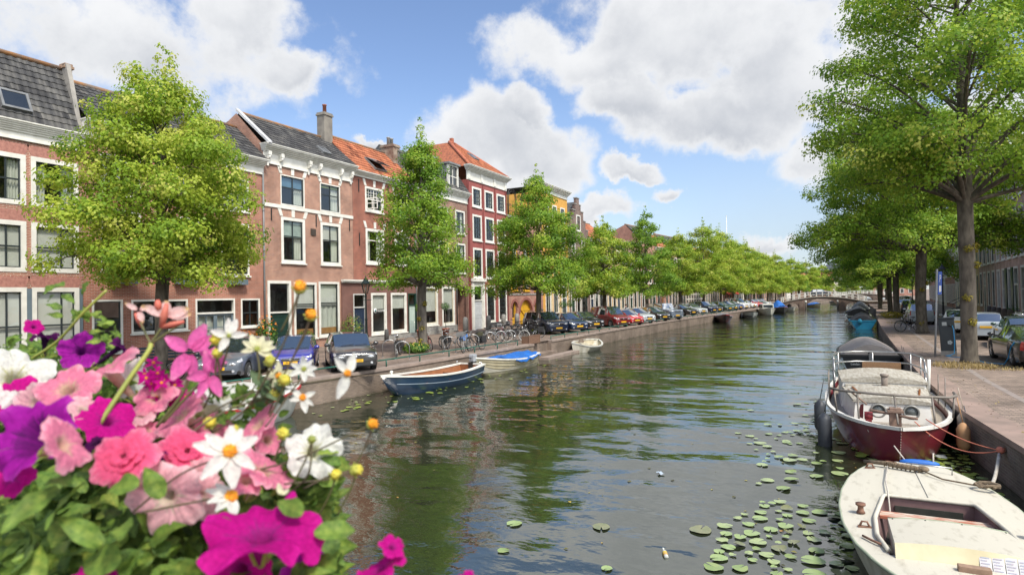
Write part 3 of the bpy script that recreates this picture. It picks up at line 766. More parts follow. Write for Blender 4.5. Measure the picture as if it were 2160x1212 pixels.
q = MB(); fr_boxes(q, 0, .75, 0, .75, .05, 0, .04); q.box(.35,.4,.005,.035,.05,.7); q.box(.05,.7,.006,.034,.35,.4)
q.xf(Matrix.Translation((cols[0][0]-o+.14,-.02,8.95)) @ Matrix.Rotation(R(-70),4,'Z')); q.build('open_casement', WHITE, h)
for k in range(3):   # white patterned boxes on the sill
    pass
cornice(h, 0, w, 11.0, 11.32, out=.35, frieze=.3, ends=.0)
roof_saddle(h, w, 11.36, 2.3, 13.95, 8, TORANGE, over=.35)
skylight(h, 33.6-o, 34.9-o, (-.35,11.36), (2.3,13.95), .14, .5, open_=True)
b_ = chimney(h, 37.5-o, 38.3-o, 1.4, 2.6, 12.6, 14.6, pm('sooty_brick', (.3,.24,.19), (.16,.1,.075), 2.5, .95, bump=.01), 2, pm('steel_flue',(.35,.35,.34),None,3,.4))
q = MB()
for y_, za in ((31.9,10.0),(31.9,6.4),(35.0,10.0),(35.0,7.5)): q.box(y_-o-.03, y_-o+.03, -.05, -.005, za, za+.85)
q.build('wall_anchor', BLACK, h)
# its shopfront
SF = brick('brick_shopfront', (.21,.085,.07), (.165,.07,.06), (.2,.15,.13))
x0s = 30.08-o; sh = [(31.1,32.28,.12,3.2),(32.87,34.48,.44,3.25),(35.0,36.8,.44,3.25),(37.02,37.98,.05,3.2)]
b = MB(); facade(b, w, -.1, 4.0, [(a-o,c-o,z0,z1) for a,c,z0,z1 in sh], y=-.1, x0=x0s, thick=.2)
b.quad((x0s,0,-.1),(x0s,-.1,-.1),(x0s,-.1,4),(x0s,0,4)); b.quad((x0s,-.1,4),(w,-.1,4),(w,.02,4),(x0s,.02,4)); b.build('shopfront', SF, h)
q = MB(); q.quad((0,1.5,0),(w,1.5,0),(w,1.5,4),(0,1.5,4)); q.build('shop_interior', pm('shop_wall', (.3,.29,.26), (.16,.15,.14), .8, .9), h)
q = MB(); q.box(x0s-.05, w, -.22, -.09, 3.93, 4.03); q.box(x0s-.08, w, -.3, -.09, 4.031, 4.13); q.build('shop_cornice', WHITE, h)
q = MB(); q.box(x0s, w, -.16, -.101, -.1, .3); q.build('plinth', STONE, h)
door(h, sh[0][0]-o, sh[0][1]-o, .12, 3.2, leaf=NAVY, fm=pm('grey_white_paint', (.5,.5,.48)), trans=.7, fw=.07, y=-.1)
sw1 = window(h, sh[1][0]-o, sh[1][1]-o, .44, 3.25, .14, sm=WHITE, vb=(), hb=(), blind=.38, y=-.1)
window(h, sh[2][0]-o, sh[2][1]-o, .44, 3.25, .14, sm=WHITE, vb=(), hb=(), blind=.38, y=-.1)
door(h, sh[3][0]-o, sh[3][1]-o, .05, 3.2, leaf=pm('frosted_green_door', (.45,.55,.5), (.4,.5,.46)), fm=DGREEN, trans=.72, fw=.09, y=-.1)
SIGNW = pm('white_lettering', (.75,.76,.74), (.72,.73,.72))
text_mesh('shop_lettering', 'namaste', .26, SIGNW, sw1, Matrix.Translation((33.72-o+.12,-.16,2.05)) @ Matrix.Rotation(R(90),4,'X'))
q = MB(); q.lathe([(.17,-.004),(.17,.004)], (33.22-o,-.16,2.05), 20, axis='y'); q.build('shop_logo', SIGNW, sw1)
q = MB(); q.lathe([(.08,-.008),(.08,.008)], (33.22-o,-.165,2.05), 16, axis='y'); q.build('shop_logo_ring', pm('teal_mark', (.1,.25,.25)), sw1)
# H4 --------------------------------------------------------------------------------------
o = 38.02; h, w = house_at('row_house', 'brown brick house with deep entrance niche and dark dormered mansard roof behind second tree', o, 45.88)
gfh = [(39.2,41.05,.72,3.75),(41.68,43.55,.62,3.75)]; niche = (44.0,45.75,.02,3.77)
up = [(a,a+1.5,z0,z1) for a in (38.7,41.3,43.9) for z0,z1 in ((4.9,7.4),(8.2,10.2))]
shell(h, w, 10.9, 8, BRICKS['dull'], [(a-o,c-o,z0,z1) for a,c,z0,z1 in gfh+up+[niche]], floors=(4.3,7.8))
for k,(a,c,z0,z1) in enumerate(gfh): window(h, a-o, c-o, z0, z1, .17, sm=CREAM, vb=(), hb=(), blind=.66 if k==0 else .6)
for a,c,z0,z1 in up: window(h, a-o, c-o, z0, z1, .12, vb=(.5,), hb=(.6,), curt=1)
door(h, niche[0]-o+.02, niche[0]-o+.9, .05, 3.4, leaf=DGREEN, trans=.68, fw=.08, y=.9)
q = MB(); q.box(niche[0]-o, niche[1]-o, .25, 1.4, -.05, .03); q.quad((niche[0]-o+.9,1.0,0),(niche[1]-o,1.0,0),(niche[1]-o,1.0,3.77),(niche[0]-o+.9,1.0,3.77)); q.build('niche_lining', BRICKS['dull'], h)
q = MB(); q.box(39.0-o, 43.8-o, -.1, -.005, 0, .58); q.build('plinth', STONE, h, bev=.01)
cornice(h, 0, w, 10.9, 11.75, out=.4, frieze=.6, ends=.05)
tile_slope(h, 0, w, (-.3,11.8), (1.5,14.3), TSLATE, .3, .34, name='roof')
q = MB(); q.quad((0,1.5,14.3),(w,1.5,14.3),(w,8,12),(0,8,12)); q.add([(0,-.3,11.8),(0,1.5,14.3),(0,8,12),(w,-.3,11.8),(w,1.5,14.3),(w,8,12)], [(0,1,2),(3,5,4)]); q.build('back_slope', LEADM, h)
for xx in (2.2,5.6):
    q = MB(); fr_boxes(q, xx-.75, xx+.75, 12.0, 13.9, .13, -.1, .1); dw = q.build('dormer', WHITE, h)
    q = MB(); q.box(xx-.9, xx+.9, -.25, 1.7, 13.9, 14.05); q.box(xx-.75, xx-.62, .1, 1.5, 12, 13.9); q.box(xx+.62, xx+.75, .1, 1.5, 12, 13.9); q.build('dormer_roof', LEADM, dw)
    q = MB(); q.quad((xx-.63,.02,12.1),(xx+.63,.02,12.1),(xx+.63,.02,13.8),(xx-.63,.02,13.8)); q.build('pane', CARGLASS_SKY, dw)
    q = MB(); q.box(xx-.03, xx+.03, -.02, .06, 12.13, 13.77); q.box(xx-.62, xx+.62, -.015, .055, 12.9, 12.96); q.build('sash', WHITE, dw)
q = MB(); q.add([(0.05,.5,12.5),(0.05,6,12.5),(0.05,3.2,14.9),(2.2,3.2,14.9),(2.2,.5,12.5),(2.2,6,12.5)], [(0,1,2),(0,2,3,4),(1,5,3,2),(4,3,5)]); q.build('slate_gable', pm('slate_sheet', (.06,.062,.066), (.09,.09,.09), 4, .7), h)
downpipe(h, .1, 10.9); downpipe(h, w-2.05, 4.2, m=BLACK)
# H5 --------------------------------------------------------------------------------------
o = 45.9; h, w = house_at('row_house', 'tall red painted house of four storeys with cream cornice and orange hipped roof', o, 53.3)
REDP = pm('red_wall_paint', (.3,.085,.075), (.25,.07,.062), 1.2, .7, bump=.002)
REDD = pm('dark_red_paint', (.17,.035,.032), None, 2, .7)
cols = [(46.75,48.35),(48.98,50.62),(51.3,52.98)]; rows = [(4.55,7.2),(7.87,10.15),(10.85,12.6)]
gfh = [(c[0],c[1],.53,3.9) for c in cols[1:]]; dr = (46.35,48.6,.0,4.2)
shell(h, w, 13.1, 8, REDP, [(a-o,c-o,z0,z1) for a,c in cols for z0,z1 in rows]+[(a-o,c-o,z0,z1) for a,c,z0,z1 in gfh+[dr]], floors=(4.2,7.5,10.5))
for a, c in cols:
    for i,(z0,z1) in enumerate(rows): window(h, a-o, c-o, z0, z1, .17, vb=(.33,.66), hb=(.25,.5,.75), curt=(1 if i == 2 else 0))
for a,c,z0,z1 in gfh: window(h, a-o, c-o, z0, z1, .17, vb=(.2,.4,.6,.8), hb=(.12,.25,.375,.5,.625,.75,.88))
D_ = door(h, dr[0]-o, dr[1]-o, .0, 4.2, leaf=pm('pale_grey_door', (.5,.52,.54)), trans=.6, fw=.42)
q = MB(); q.box(dr[0]-o-.1, dr[1]-o+.1, -.22, -.04, 4.22, 4.5); q.box(dr[0]-o+.02, dr[0]-o+.36, -.1, -.035, 0, 4.2); q.box(dr[1]-o-.36, dr[1]-o-.02, -.1, -.035, 0, 4.2); q.build('portal', WHITE, D_)
q = MB(); q.box(2.9, w-.02, -.12, -.005, 0, .5); q.build('plinth', pm('dark_plinth', (.04,.042,.05), (.06,.06,.065), 2, .6), h)
q = MB()
for x in (48.66-o, 50.96-o): q.box(x-.06, x+.06, -.03, -.004, 4.3, 13.1)
q.box(0,.28,-.05,-.004,0,13.1); q.box(w-.28,w,-.05,-.004,0,13.1); q.build('pilaster', REDD, h)
cornice(h, 0, w, 13.1, 14.3, m=WHITE, out=.5, frieze=.68, ends=.3)
q = MB()
for x in (.1, 2.3, 4.75, w-.5): q.box(x, x+.4, -.12, -.052, 13.18, 13.85)
q.build('frieze_block', WHITE, h)
rf = tile_slope(h, 0, w, (-.35,14.3), (3.4,17.3), TORANGE, .3, .36, name='roof', xr=(2.6,3.6))
q = MB(); q.add([(0,-.35,14.3),(2.6,3.4,17.3),(2.6,8,17.3),(0,8,14.3)], [(0,1,2,3)]); q.add([(w,-.35,14.3),(w,8,14.3),(3.6,8,17.3),(3.6,3.4,17.3)], [(0,1,2,3)])
q.build('side_slope', pm('orange_roof_side', (.36,.12,.06), (.2,.07,.04), 5, .9), rf)
q = MB(); q.tube([(0,-.3,14.36),(2.6,3.4,17.36)], .13, 6); q.tube([(w,-.3,14.36),(3.6,3.4,17.36)], .13, 6); q.tube([(2.6,3.4,17.36),(3.6,3.4,17.36)], .13, 6); q.box(3.0,3.3,3.3,3.6,17.2,17.8)
q.build('hip_tile', pm('hip_tiles', (.42,.13,.07), (.3,.1,.06), 3, .8), rf)
skylight(h, 3.6, 4.5, (-.35,14.3), (3.4,17.3), .45, .66)
# H6: yellow arched doors -------------------------------------------------------------------
YEL = pm('yellow_paint', (.62,.36,.025), (.55,.3,.02), 2, .5); ORG = pm('ochre_wall', (.62,.34,.07), (.54,.28,.055), 1.5, .7)
o = 53.32; h, w = house_at('row_house', 'rose brick house with yellow arched gateway and iron arches on its roof terrace', o, 61.6)
up = [(a-o,a-o+1.5,z0,z1) for a in (53.95,56.7,59.3) for z0,z1 in ((3.4,5.25),(6.4,8.6))]
arch = [(54.1,55.25,0,2.35,DARK),(55.85,58.75,0,2.5,YEL),(59.4,60.5,.3,2.35,DARK)]
shell(h, w, 10.6, 8, BRICKS['rose'], up+[(a-o,c-o,z0,z1) for a,c,z0,z1,_ in arch], floors=(3.0,6))
for u in up: window(h, *u, .18, fm=YEL, sm=WHITE, vb=(.5,), hb=(.6,), curt=1, sill=True)
for k,(a,c,z0,z1,mt_) in enumerate(arch):
    a -= o; c -= o; r_ = (c-a)/2; cx = (a+c)/2; n = 14
    # brick spandrels turn the square opening into an arch
    q = MB(); zc = z1-r_*.95
    for s in (-1,1):
        pts = [(cx+s*r_, z1+.01)]+[(cx+s*r_*math.cos(t*math.pi/2/n), zc+r_*.95*math.sin(t*math.pi/2/n)) for t in range(n+1)]
        q.prism(pts if s < 0 else pts[::-1], .002, .24)
    q.build('arch_spandrel', BRICKS['rose'], h)
    q = MB(); ro = r_+.28
    ring = [(cx+r_*math.cos(t*math.pi/n), zc+r_*.95*math.sin(t*math.pi/n)) for t in range(n+1)]
    rout = [(cx+ro*math.cos(t*math.pi/n), zc+ro*.95*math.sin(t*math.pi/n)) for t in range(n+1)]
    for i in range(n): q.prism([ring[i],ring[i+1],rout[i+1],rout[i]], -.06, .03)
    q.build('brick_arch', pm('arch_brick_dark', (.26,.1,.08), (.2,.08,.065), 8, .9), h)
    if k == 1:
        q = MB(); q.box(a,c,.28,.36,0,z1)
        for j in range(7): q.box(a+(c-a)*(j+.5)/7-.19, a+(c-a)*(j+.5)/7+.19, .262, .28, .05, z1)
        q.bar((a+.2,.25,z1*.72),(cx+.5,.25,.5),.14,.03); q.box(a,c,.235,.262,.95*z1-1.0,.95*z1-.82); q.build('gate', YEL, h)
    else:
        q = MB(); fr_boxes(q, a, c, z0, z1, .2, .2, .3); D_ = q.build('arched_door' if k == 0 else 'arched_window', YEL, h)
        q = MB(); q.quad((a,.3,z0),(c,.3,z0),(c,.3,z1),(a,.3,z1)); q.build('pane', CARGLASS_SKY, D_)
        if k == 0: q = MB(); q.box(a+.2,c-.2,.22,.3,0,.75); q.build('door_panel', YEL, D_)
q = MB(); q.box(-.02, w+.0, -.1, .1, 10.6, 10.85); q.box(0, w, -.06, .02, 2.98, 3.12); q.build('string_course', STONE, h)
q = MB()
for cx, rad, zb in ((3.2,1.0,12.9),(6.2,1.0,12.9)):
    for rr_ in (rad, rad-.25):
        pts = [(cx-rr_,1.0,10.8)]+[(cx-rr_*math.cos(t*math.pi/12),1.0,zb+rr_*math.sin(t*math.pi/12)) for t in range(13)]+[(cx+rr_,1.0,10.8)]
        q.tube(pts, .045, 5)
    for z in (11.6,12.3): q.tube([(cx-rad,1.0,z),(cx+rad,1.0,z)], .03, 5)
for x in np.arange(.3, w, .4): q.tube([(x,.15,10.85),(x,.15,11.9)], .02, 4)
q.tube([(.1,.15,11.9),(w-.1,.15,11.9)], .03, 5); q.build('roof_terrace_ironwork', BLACK, h)
q = MB(); r_ = 1.25; n = 12
ring = [(1.4+r_*math.cos(t*math.pi/n), 12.6+r_*1.2*math.sin(t*math.pi/n)) for t in range(n+1)]
q.prism([(2.65,10.6)]+ring+[(.15,10.6)], 1.6, 4.5); q.build('arched_dormer', YEL, h)
q = MB(); r_ = .95
ring = [(1.4+r_*math.cos(t*math.pi/n), 12.5+r_*1.15*math.sin(t*math.pi/n)) for t in range(n+1)]
q.prism([(2.35,10.9)]+ring+[(.45,10.9)], 1.57, 1.62); q.build('dormer_pane', pm('amber_glass', (.5,.42,.14), (.4,.36,.16), 3, .1), h)
q = MB(); q.quad((0,0.05,10.62),(w,.05,10.62),(w,8,10.62),(0,8,10.62)); q.build('roof', LEADM, h)
# H7: tall ochre house ----------------------------------------------------------------------
o = 61.62; h, w = house_at('row_house', 'tall narrow ochre yellow house with white pilasters and flat white cornice', o, 69.28)
gfh = [(62.3,63.7,.8,4.0),(64.5,65.9,.8,4.0)]; dr = (67.0,68.6,0,4.0)
up = [(a,a+1.3,z0,z1) for a in (62.4,64.7,67.1) for z0,z1 in ((5.0,7.4),(8.3,10.6),(11.4,13.2))]
shell(h, w, 14.3, 8, ORG, [(a-o,c-o,z0,z1) for a,c,z0,z1 in gfh+up+[dr]], floors=(4.4,7.8,11))
for a,c,z0,z1 in gfh+up: window(h, a-o, c-o, z0, z1, .14, vb=(.5,), hb=(.6,), curt=1)
door(h, dr[0]-o, dr[1]-o, 0, 4.0, leaf=pm('slate_door', (.06,.08,.09)), trans=.62, fw=.2)
q = MB()
for x in (2.15, 4.4, 5.05, w-.3): q.box(x, x+.28, -.08, -.004, 0, 4.3)
q.box(0, w, -.14, -.004, 4.32, 4.7); q.build('pilaster', CREAM, h)
cornice(h, 0, w, 14.3, 15.2, out=.5, frieze=.5, ends=.3)
q = MB(); q.quad((0,0,15.0),(w,0,15.0),(w,8,15.0),(0,8,15.0)); q.build('roof', LEADM, h)
# H8: stepped gable -------------------------------------------------------------------------
o = 69.3; h, w = house_at('row_house', 'plum brown brick house with a stepped gable and wide white shop window', o, 76.5)
shop = [(.7,2.1,.15,3.4),(2.6,3.9,.5,3.4),(4.2,6.2,.5,3.4)]
up = [(1.0,2.3,4.9,7.0),(3.0,4.2,4.9,7.0),(5.0,6.3,4.9,7.0),(1.3,2.4,8.0,9.8),(4.7,5.8,8.0,9.8)]
shell(h, w, 10.4, 8, BRICKS['plum'], shop+up, floors=(4.2,7.4), gables=[])
b = MB(); gx = w/2
steps = [(0,10.4),(0,11.2),(.9,11.2),(.9,12.3),(1.7,12.3),(1.7,13.4),(2.6,13.4),(2.6,14.2),(3.15,14.2),(3.15,15.0),(w-3.15,15.0),(w-3.15,14.2),(w-2.6,14.2),(w-2.6,13.4),(w-1.7,13.4),(w-1.7,12.3),(w-.9,12.3),(w-.9,11.2),(w,11.2),(w,10.4)]
for (xa,za),(xb,zb) in zip(steps[::2], steps[1::2]): pass
lv = [(0,10.4,11.2),(.9,11.2,12.3),(1.7,12.3,13.4),(2.6,13.4,14.2),(3.15,14.2,15.0)]
for a,z0,z1 in lv: b.box(a, w-a, 0, .35, z0, z1)
b.build('stepped_gable', BRICKS['plum'], h)
q = MB()
for a,z0,z1 in lv: 
    q.box(a-.06, (lv[lv.index((a,z0,z1))+1][0] if a < 3 else w/2)+.02, -.06, .41, z1+.001, z1+.12)
    q.box(w-(lv[lv.index((a,z0,z1))+1][0] if a < 3 else w/2)-.02+.03, w-a+.06, -.06, .41, z1+.001, z1+.12)
q.build('gable_coping', STONE, h)
window(h, gx-.7, gx+.7, 10.9, 12.9, .14, vb=(.5,), hb=(.6,), y=-.06)
for u in up: window(h, *u, .13, vb=(.5,), hb=(.6,), curt=1)
window(h, *shop[1], .14, vb=(), hb=(.66,), blind=.3); window(h, *shop[2], .14, vb=(.5,), hb=(.66,), blind=.3)
door(h, *shop[0], leaf=DGREEN, trans=.66, fw=.16)
q = MB(); q.box(.4, w-.5, -.2, -.03, 3.5, 3.75); q.box(.45,w-.55,-.14,-.03,3.42,3.499); q.build('shop_cornice', WHITE, h)
q = MB(); q.add([(0,.3,10.4),(gx,.3,14.6),(gx,8,14.6),(0,8,10.4),(w,.3,10.4),(w,8,10.4)], [(0,1,2,3),(1,4,5,2)]); q.build('roof', pm('slate_sheet', (.06,.062,.066)), h)

# generic houses further along -----------------------------------------------------------------
def generic(label, y0, y1, left, wall, ht, nwin, rows, roof=None, rz=2.6, gable=False, fm=None, dcol=None, doorpos=0, awn=None, ww=1.15, hi=True, corn=True, sm=None, groundh=3.5):
    h, w = house_at('row_house', label, y0, y1, left)
    pit_ = w/nwin; hs = []; ws = []
    for k in range(nwin):
        cx = pit_*(k+.5)
        for r_,(z0,z1) in enumerate(rows):
            hw = ww/2
            it = (cx-hw, cx+hw, z0 if not (r_ == 0 and k == doorpos) else .05, z1)
            hs.append(it); ws.append((r_,k,it))
    shell(h, w, ht, 8, wall, hs, floors=tuple(z1+.5 for z0,z1 in rows[:-1]), gables=[] if (gable or not roof) else [[(0,ht),(2.5,ht+rz),(8,ht)]])
    for r_,k,it in ws:
        if r_ == 0 and k == doorpos: door(h, *it, leaf=dcol or DGREEN, trans=.68, fw=.13, fm=fm)
        else: window(h, *it, .13, fm=fm, sm=sm, vb=(.5,) if ww > 1 else (), hb=(.5,) if not left else (.62,), curt=rnd.choice((2,2,1) if not left else (0,0,1)), blind=rnd.choice((0,.3,.5,.8) if not left else (0,0,.3,.5)), lite=True, sill=hi)
    if corn: cornice(h, 0, w, ht-.35, ht+.1, m=fm, out=.35, frieze=.4, ends=0)
    if gable:
        q = MB(); q.prism([(0,ht),(w,ht),(w*.72,ht+rz*.55),(w*.66,ht+rz*.7),(w*.62,ht+rz),(w*.38,ht+rz),(w*.34,ht+rz*.7),(w*.28,ht+rz*.55)], .02, .3); q.build('gable', wall, h)
        q = MB(); q.box(w*.36,w*.64,-.05,.35,ht+rz,ht+rz+.14); q.build('gable_coping', fm or WHITE, h)
        q = MB(); q.add([(0,.3,ht),(w/2,.3,ht+rz*.9),(w/2,8,ht+rz*.9),(0,8,ht),(w,.3,ht),(w,8,ht)], [(0,1,2,3),(1,4,5,2)]); q.build('roof', pm('slate_sheet',(.06,.062,.066)), h)
    elif roof:
        roof_saddle(h, w, ht+.12, 2.5, ht+rz, 8, roof, near=False)
    else:
        q = MB(); q.quad((0,.05,ht-.04),(w,.05,ht-.04),(w,8,ht-.04),(0,8,ht-.04)); q.build('roof', LEADM, h)
    if awn:
        q = MB(); q.add([(.5,-.05,3.3),(w-.5,-.05,3.3),(w-.5,-1.3,2.6),(.5,-1.3,2.6),(w-.5,-1.3,2.4),(.5,-1.3,2.4)], [(0,3,2,1),(3,5,4,2)]); q.build('awning', awn, h)
    return h, w
S3 = ((.7,3.4),(4.5,6.6),(7.4,9.2)); S2 = ((.7,3.4),(4.4,6.4))
WH = pm('white_render', (.62,.6,.55), (.52,.5,.46), 1.5, .7); OCR = pm('pale_ochre_render', (.58,.4,.2), (.5,.35,.18), 1.5, .7); PINKR = pm('salmon_render', (.5,.22,.16), (.45,.2,.15), 1.5, .7)
generic('narrow plum brick house with white doorframes just past the stepped gable', 76.6, 82.5, True, BRICKS['plum'], 10.2, 4, S3, TORANGE, fm=WHITE, dcol=NAVY)
generic('ochre and white fronted house behind the maroon van', 82.6, 89, True, OCR, 9.8, 4, S3, TORANGE, fm=WHITE, dcol=NAVY, doorpos=2)
generic('cream fronted house with three white doors behind the black and silver cars', 89.1, 95.5, True, BRICKS['tan'], 10.6, 4, S3, None, fm=WHITE, doorpos=1)
generic('rose brick house with tall white windows behind the silver jeep', 95.6, 102, True, BRICKS['rose'], 11.4, 4, S3, TSLATE, fm=WHITE, doorpos=3)
generic('salmon house with a bright orange door behind the row of trees', 102.1, 108, True, PINKR, 10.5, 3, S3, TORANGE, dcol=pm('orange_door',(.6,.2,.03)), doorpos=1)
generic('wide rose brick house with many slender white windows along the street', 108.1, 117, True, BRICKS['rose'], 10.8, 6, S3, TSLATE, fm=WHITE, doorpos=5)
h, w = generic('striped brick hall with round arched windows and white bands beyond the parked cars', 117.1, 129, True, BRICKS['brown'], 9.4, 8, ((.9,4.2),(5.2,7.8)), TSLATE, fm=WHITE, doorpos=4)
q = MB()
for z in (.7,1.6,2.5,3.4,4.4,5.0,6.2,7.9): q.box(0, w, -.04, -.004, z, z+.22)
q.build('white_band', WHITE, h)
h, w = generic('long pale brick house before the bridge with dark windows', 129.1, 141, True, BRICKS['tan'], 9.5, 7, S3, TORANGE, fm=WHITE)
q = MB(); q.lathe([(.8,11),(.8,13.2),(1.0,13.3),(.9,14.0),(.4,14.7),(.4,15.3),(.52,15.4),(.16,16.2),(.04,16.9)], (8,2.5,0), 12); q.build('white_cupola', WHITE, h)
generic('salmon pink house with red awning close to the bridge', 141.1, 152, True, PINKR, 9, 5, S3, TORANGE, awn=pm('red_awning',(.5,.03,.03)))
generic('white rendered house beyond the bridge behind the last trees', 152.1, 168, True, WH, 9.5, 7, S3, TSLATE)
generic('brick house far beyond the bridge behind the last trees', 168.1, 190, True, BRICKS['rose'], 9.5, 9, S3, TORANGE)
generic('distant tan brick house at the end of the left row', 190.1, 215, True, BRICKS['tan'], 9.5, 9, S3, TSLATE)
# right side
RS3 = ((1.0,4.3),(5.0,8.5),(9.3,11.2))
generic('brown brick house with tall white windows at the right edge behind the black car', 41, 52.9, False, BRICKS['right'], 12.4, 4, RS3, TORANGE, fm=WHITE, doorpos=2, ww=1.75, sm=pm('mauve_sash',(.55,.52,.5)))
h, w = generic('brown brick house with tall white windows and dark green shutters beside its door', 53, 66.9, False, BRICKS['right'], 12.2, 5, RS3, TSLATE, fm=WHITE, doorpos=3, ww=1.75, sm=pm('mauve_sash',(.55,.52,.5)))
for xx in (w/5*2-.02, w/5*3+.02):
    q = MB(); q.box(xx-.4, xx+.4, -.09, -.03, .9, 4.3); q.build('shutter', DGREEN, h)
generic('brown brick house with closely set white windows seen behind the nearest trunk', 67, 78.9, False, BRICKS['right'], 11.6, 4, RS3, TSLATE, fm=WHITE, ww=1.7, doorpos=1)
generic('cream and yellow fronted house with dark steps behind the blue parking sign', 79, 91.9, False, OCR, 10.8, 5, ((1,4.2),(5,8.2)), TSLATE, fm=CREAM, ww=1.5, doorpos=3)
generic('cream house with slim windows between the second trunk and the lamp', 92, 104.9, False, CREAM, 10.4, 5, ((1,4),(5,7.6)), TORANGE, ww=1.5)
generic('brick house far down the right street behind the row of trunks', 105, 118.9, False, BRICKS['rose'], 10.4, 7, S3, TSLATE, fm=WHITE)
generic('white house far down the right street before the bridge', 119, 134.9, False, WH, 10, 7, S3, TORANGE)
generic('brick house at the far end of the right street by the bridge', 135, 152, False, BRICKS['brown'], 10, 7, S3, TSLATE, fm=WHITE)
generic('distant brick house beyond the bridge on the right', 152.2, 176, False, BRICKS['rose'], 9, 9, S3, TORANGE, fm=WHITE)
# far buildings over the bridge
t = thing('church', 'distant church with a high grey slate roof rising above the bridge', 'church', (6.5,330,0), R(8))
q = MB(); q.box(-8,8,0,30,0,9); q.prism([(-8,9),(8,9),(0,17.5)], -.02, .4); q.build('wall', BRICKS['tan'], t)
q = MB(); q.add([(-8.4,-.3,8.7),(0,-.3,17.8),(0,30,17.8),(-8.4,30,8.7),(8.4,-.3,8.7),(8.4,30,8.7)], [(0,1,2,3),(1,4,5,2)])
q.add([(-8.4,-.35,8.6),(8.4,-.35,8.6),(0,-.35,17.9)], [(0,1,2)]); q.build('roof', pm('church_slate', (.13,.145,.175), (.17,.185,.21), 1, .8), t)
q = MB(); q.lathe([(.9,17),(.9,19.5),(1.1,19.6),(.5,21),(.05,23.5)], (-4,8,0), 8); q.build('ridge_turret', pm('lead_turret', (.1,.12,.15)), t)
def far_house(label, x, y, w, ht, rz, wall, roof, rot=0):
    t = thing('far_house', label, 'house', (x,y,0), R(rot))
    q = MB(); q.box(0,w,0,9,0,ht); q.add([(0,0,ht),(0,9,ht),(0,4.5,ht+rz),(w,0,ht),(w,9,ht),(w,4.5,ht+rz)], [(0,2,1),(3,4,5)]); q.build('wall', wall, t)
    q = MB(); q.add([(-.2,-.3,ht),(w+.2,-.3,ht),(w+.2,4.5,ht+rz),(-.2,4.5,ht+rz),(w+.2,9.3,ht),(-.2,9.3,ht)], [(0,1,2,3),(3,2,4,5)]); q.build('roof', roof, t)
    for k in range(int(w//3)):
        for z in (1.2,4.4):
            q = MB(); fr_boxes(q, 1+3*k, 2.4+3*k, z, z+1.9, .15, -.06, .04); W = q.build('window', WHITE, t)
            q = MB(); q.quad((1.1+3*k,-.02,z+.1),(2.3+3*k,-.02,z+.1),(2.3+3*k,-.02,z+1.8),(1.1+3*k,-.02,z+1.8)); q.build('pane', CARGLASS_SKY, W)
OR_ = pm('orange_roof_far', (.4,.14,.08), (.3,.11,.07), .6, .9)
far_house('distant house with orange red roof left of the church', -12, 300, 15, 6.5, 4.5, BRICKS['tan'], OR_)
far_house('small distant dark roofed house directly left of the church', 1.5, 310, 9, 7, 5, WH, pm('slate_sheet',(.06,.062,.066)), 12)
far_house('low distant house behind the second far bridge', -30, 280, 16, 6, 4, WH, OR_, -6)
far_house('distant house right of the church behind the treetops', 18, 300, 16, 7, 5, BRICKS['rose'], OR_, 10)
# ------------------------------------------------------------------ trees and plants
LEAF_Y = tinted('linden_leaves_yellowgreen', [(0,(.1,.21,.022)),(.4,(.24,.38,.034)),(.75,(.42,.5,.055)),(1,(.6,.6,.15))], .5, .52)
LEAF_M = tinted('linden_leaves_green', [(0,(.085,.2,.022)),(.45,(.2,.35,.034)),(.8,(.37,.49,.05)),(1,(.55,.58,.12))], .5, .52)
BARK = pm('bark', (.062,.052,.042), (.14,.12,.095), 7, .95, bump=.03, bscale=9, stretch=(1,1,.35))
BARKL = pm('bark_pale', (.16,.14,.12), (.08,.07,.06), 6, .95, bump=.025, bscale=9, stretch=(1,1,.35))
def leaves_mesh(name, cent, nrm, size, tint, mat, rs, aspect=.75):
    n = len(cent)
    a = rs.normal(size=(n,3)); nrm = nrm/np.linalg.norm(nrm,axis=1,keepdims=True)
    t1 = np.cross(nrm, a); t1 /= np.linalg.norm(t1,axis=1,keepdims=True)+1e-9
    t2 = np.cross(nrm, t1); s = size[:,None]
    v = np.empty((n,4,3)); fold = nrm*s*.12
    v[:,0] = cent-t1*s*.5; v[:,1] = cent+t2*s*.5*aspect+fold+t1*s*.06; v[:,2] = cent+t1*s*.55; v[:,3] = cent-t2*s*.5*aspect+fold+t1*s*.06
    me = bpy.data.meshes.new(name); me.vertices.add(4*n); me.vertices.foreach_set('co', v.reshape(-1))
    me.loops.add(4*n); me.loops.foreach_set('vertex_index', np.arange(4*n, dtype=np.int32))
    me.polygons.add(n); me.polygons.foreach_set('loop_start', np.arange(0,4*n,4,dtype=np.int32)); me.polygons.foreach_set('loop_total', np.full(n,4,dtype=np.int32))
    me.materials.append(mat); me.update(calc_edges=True)
    set_tint(me, tint); return me
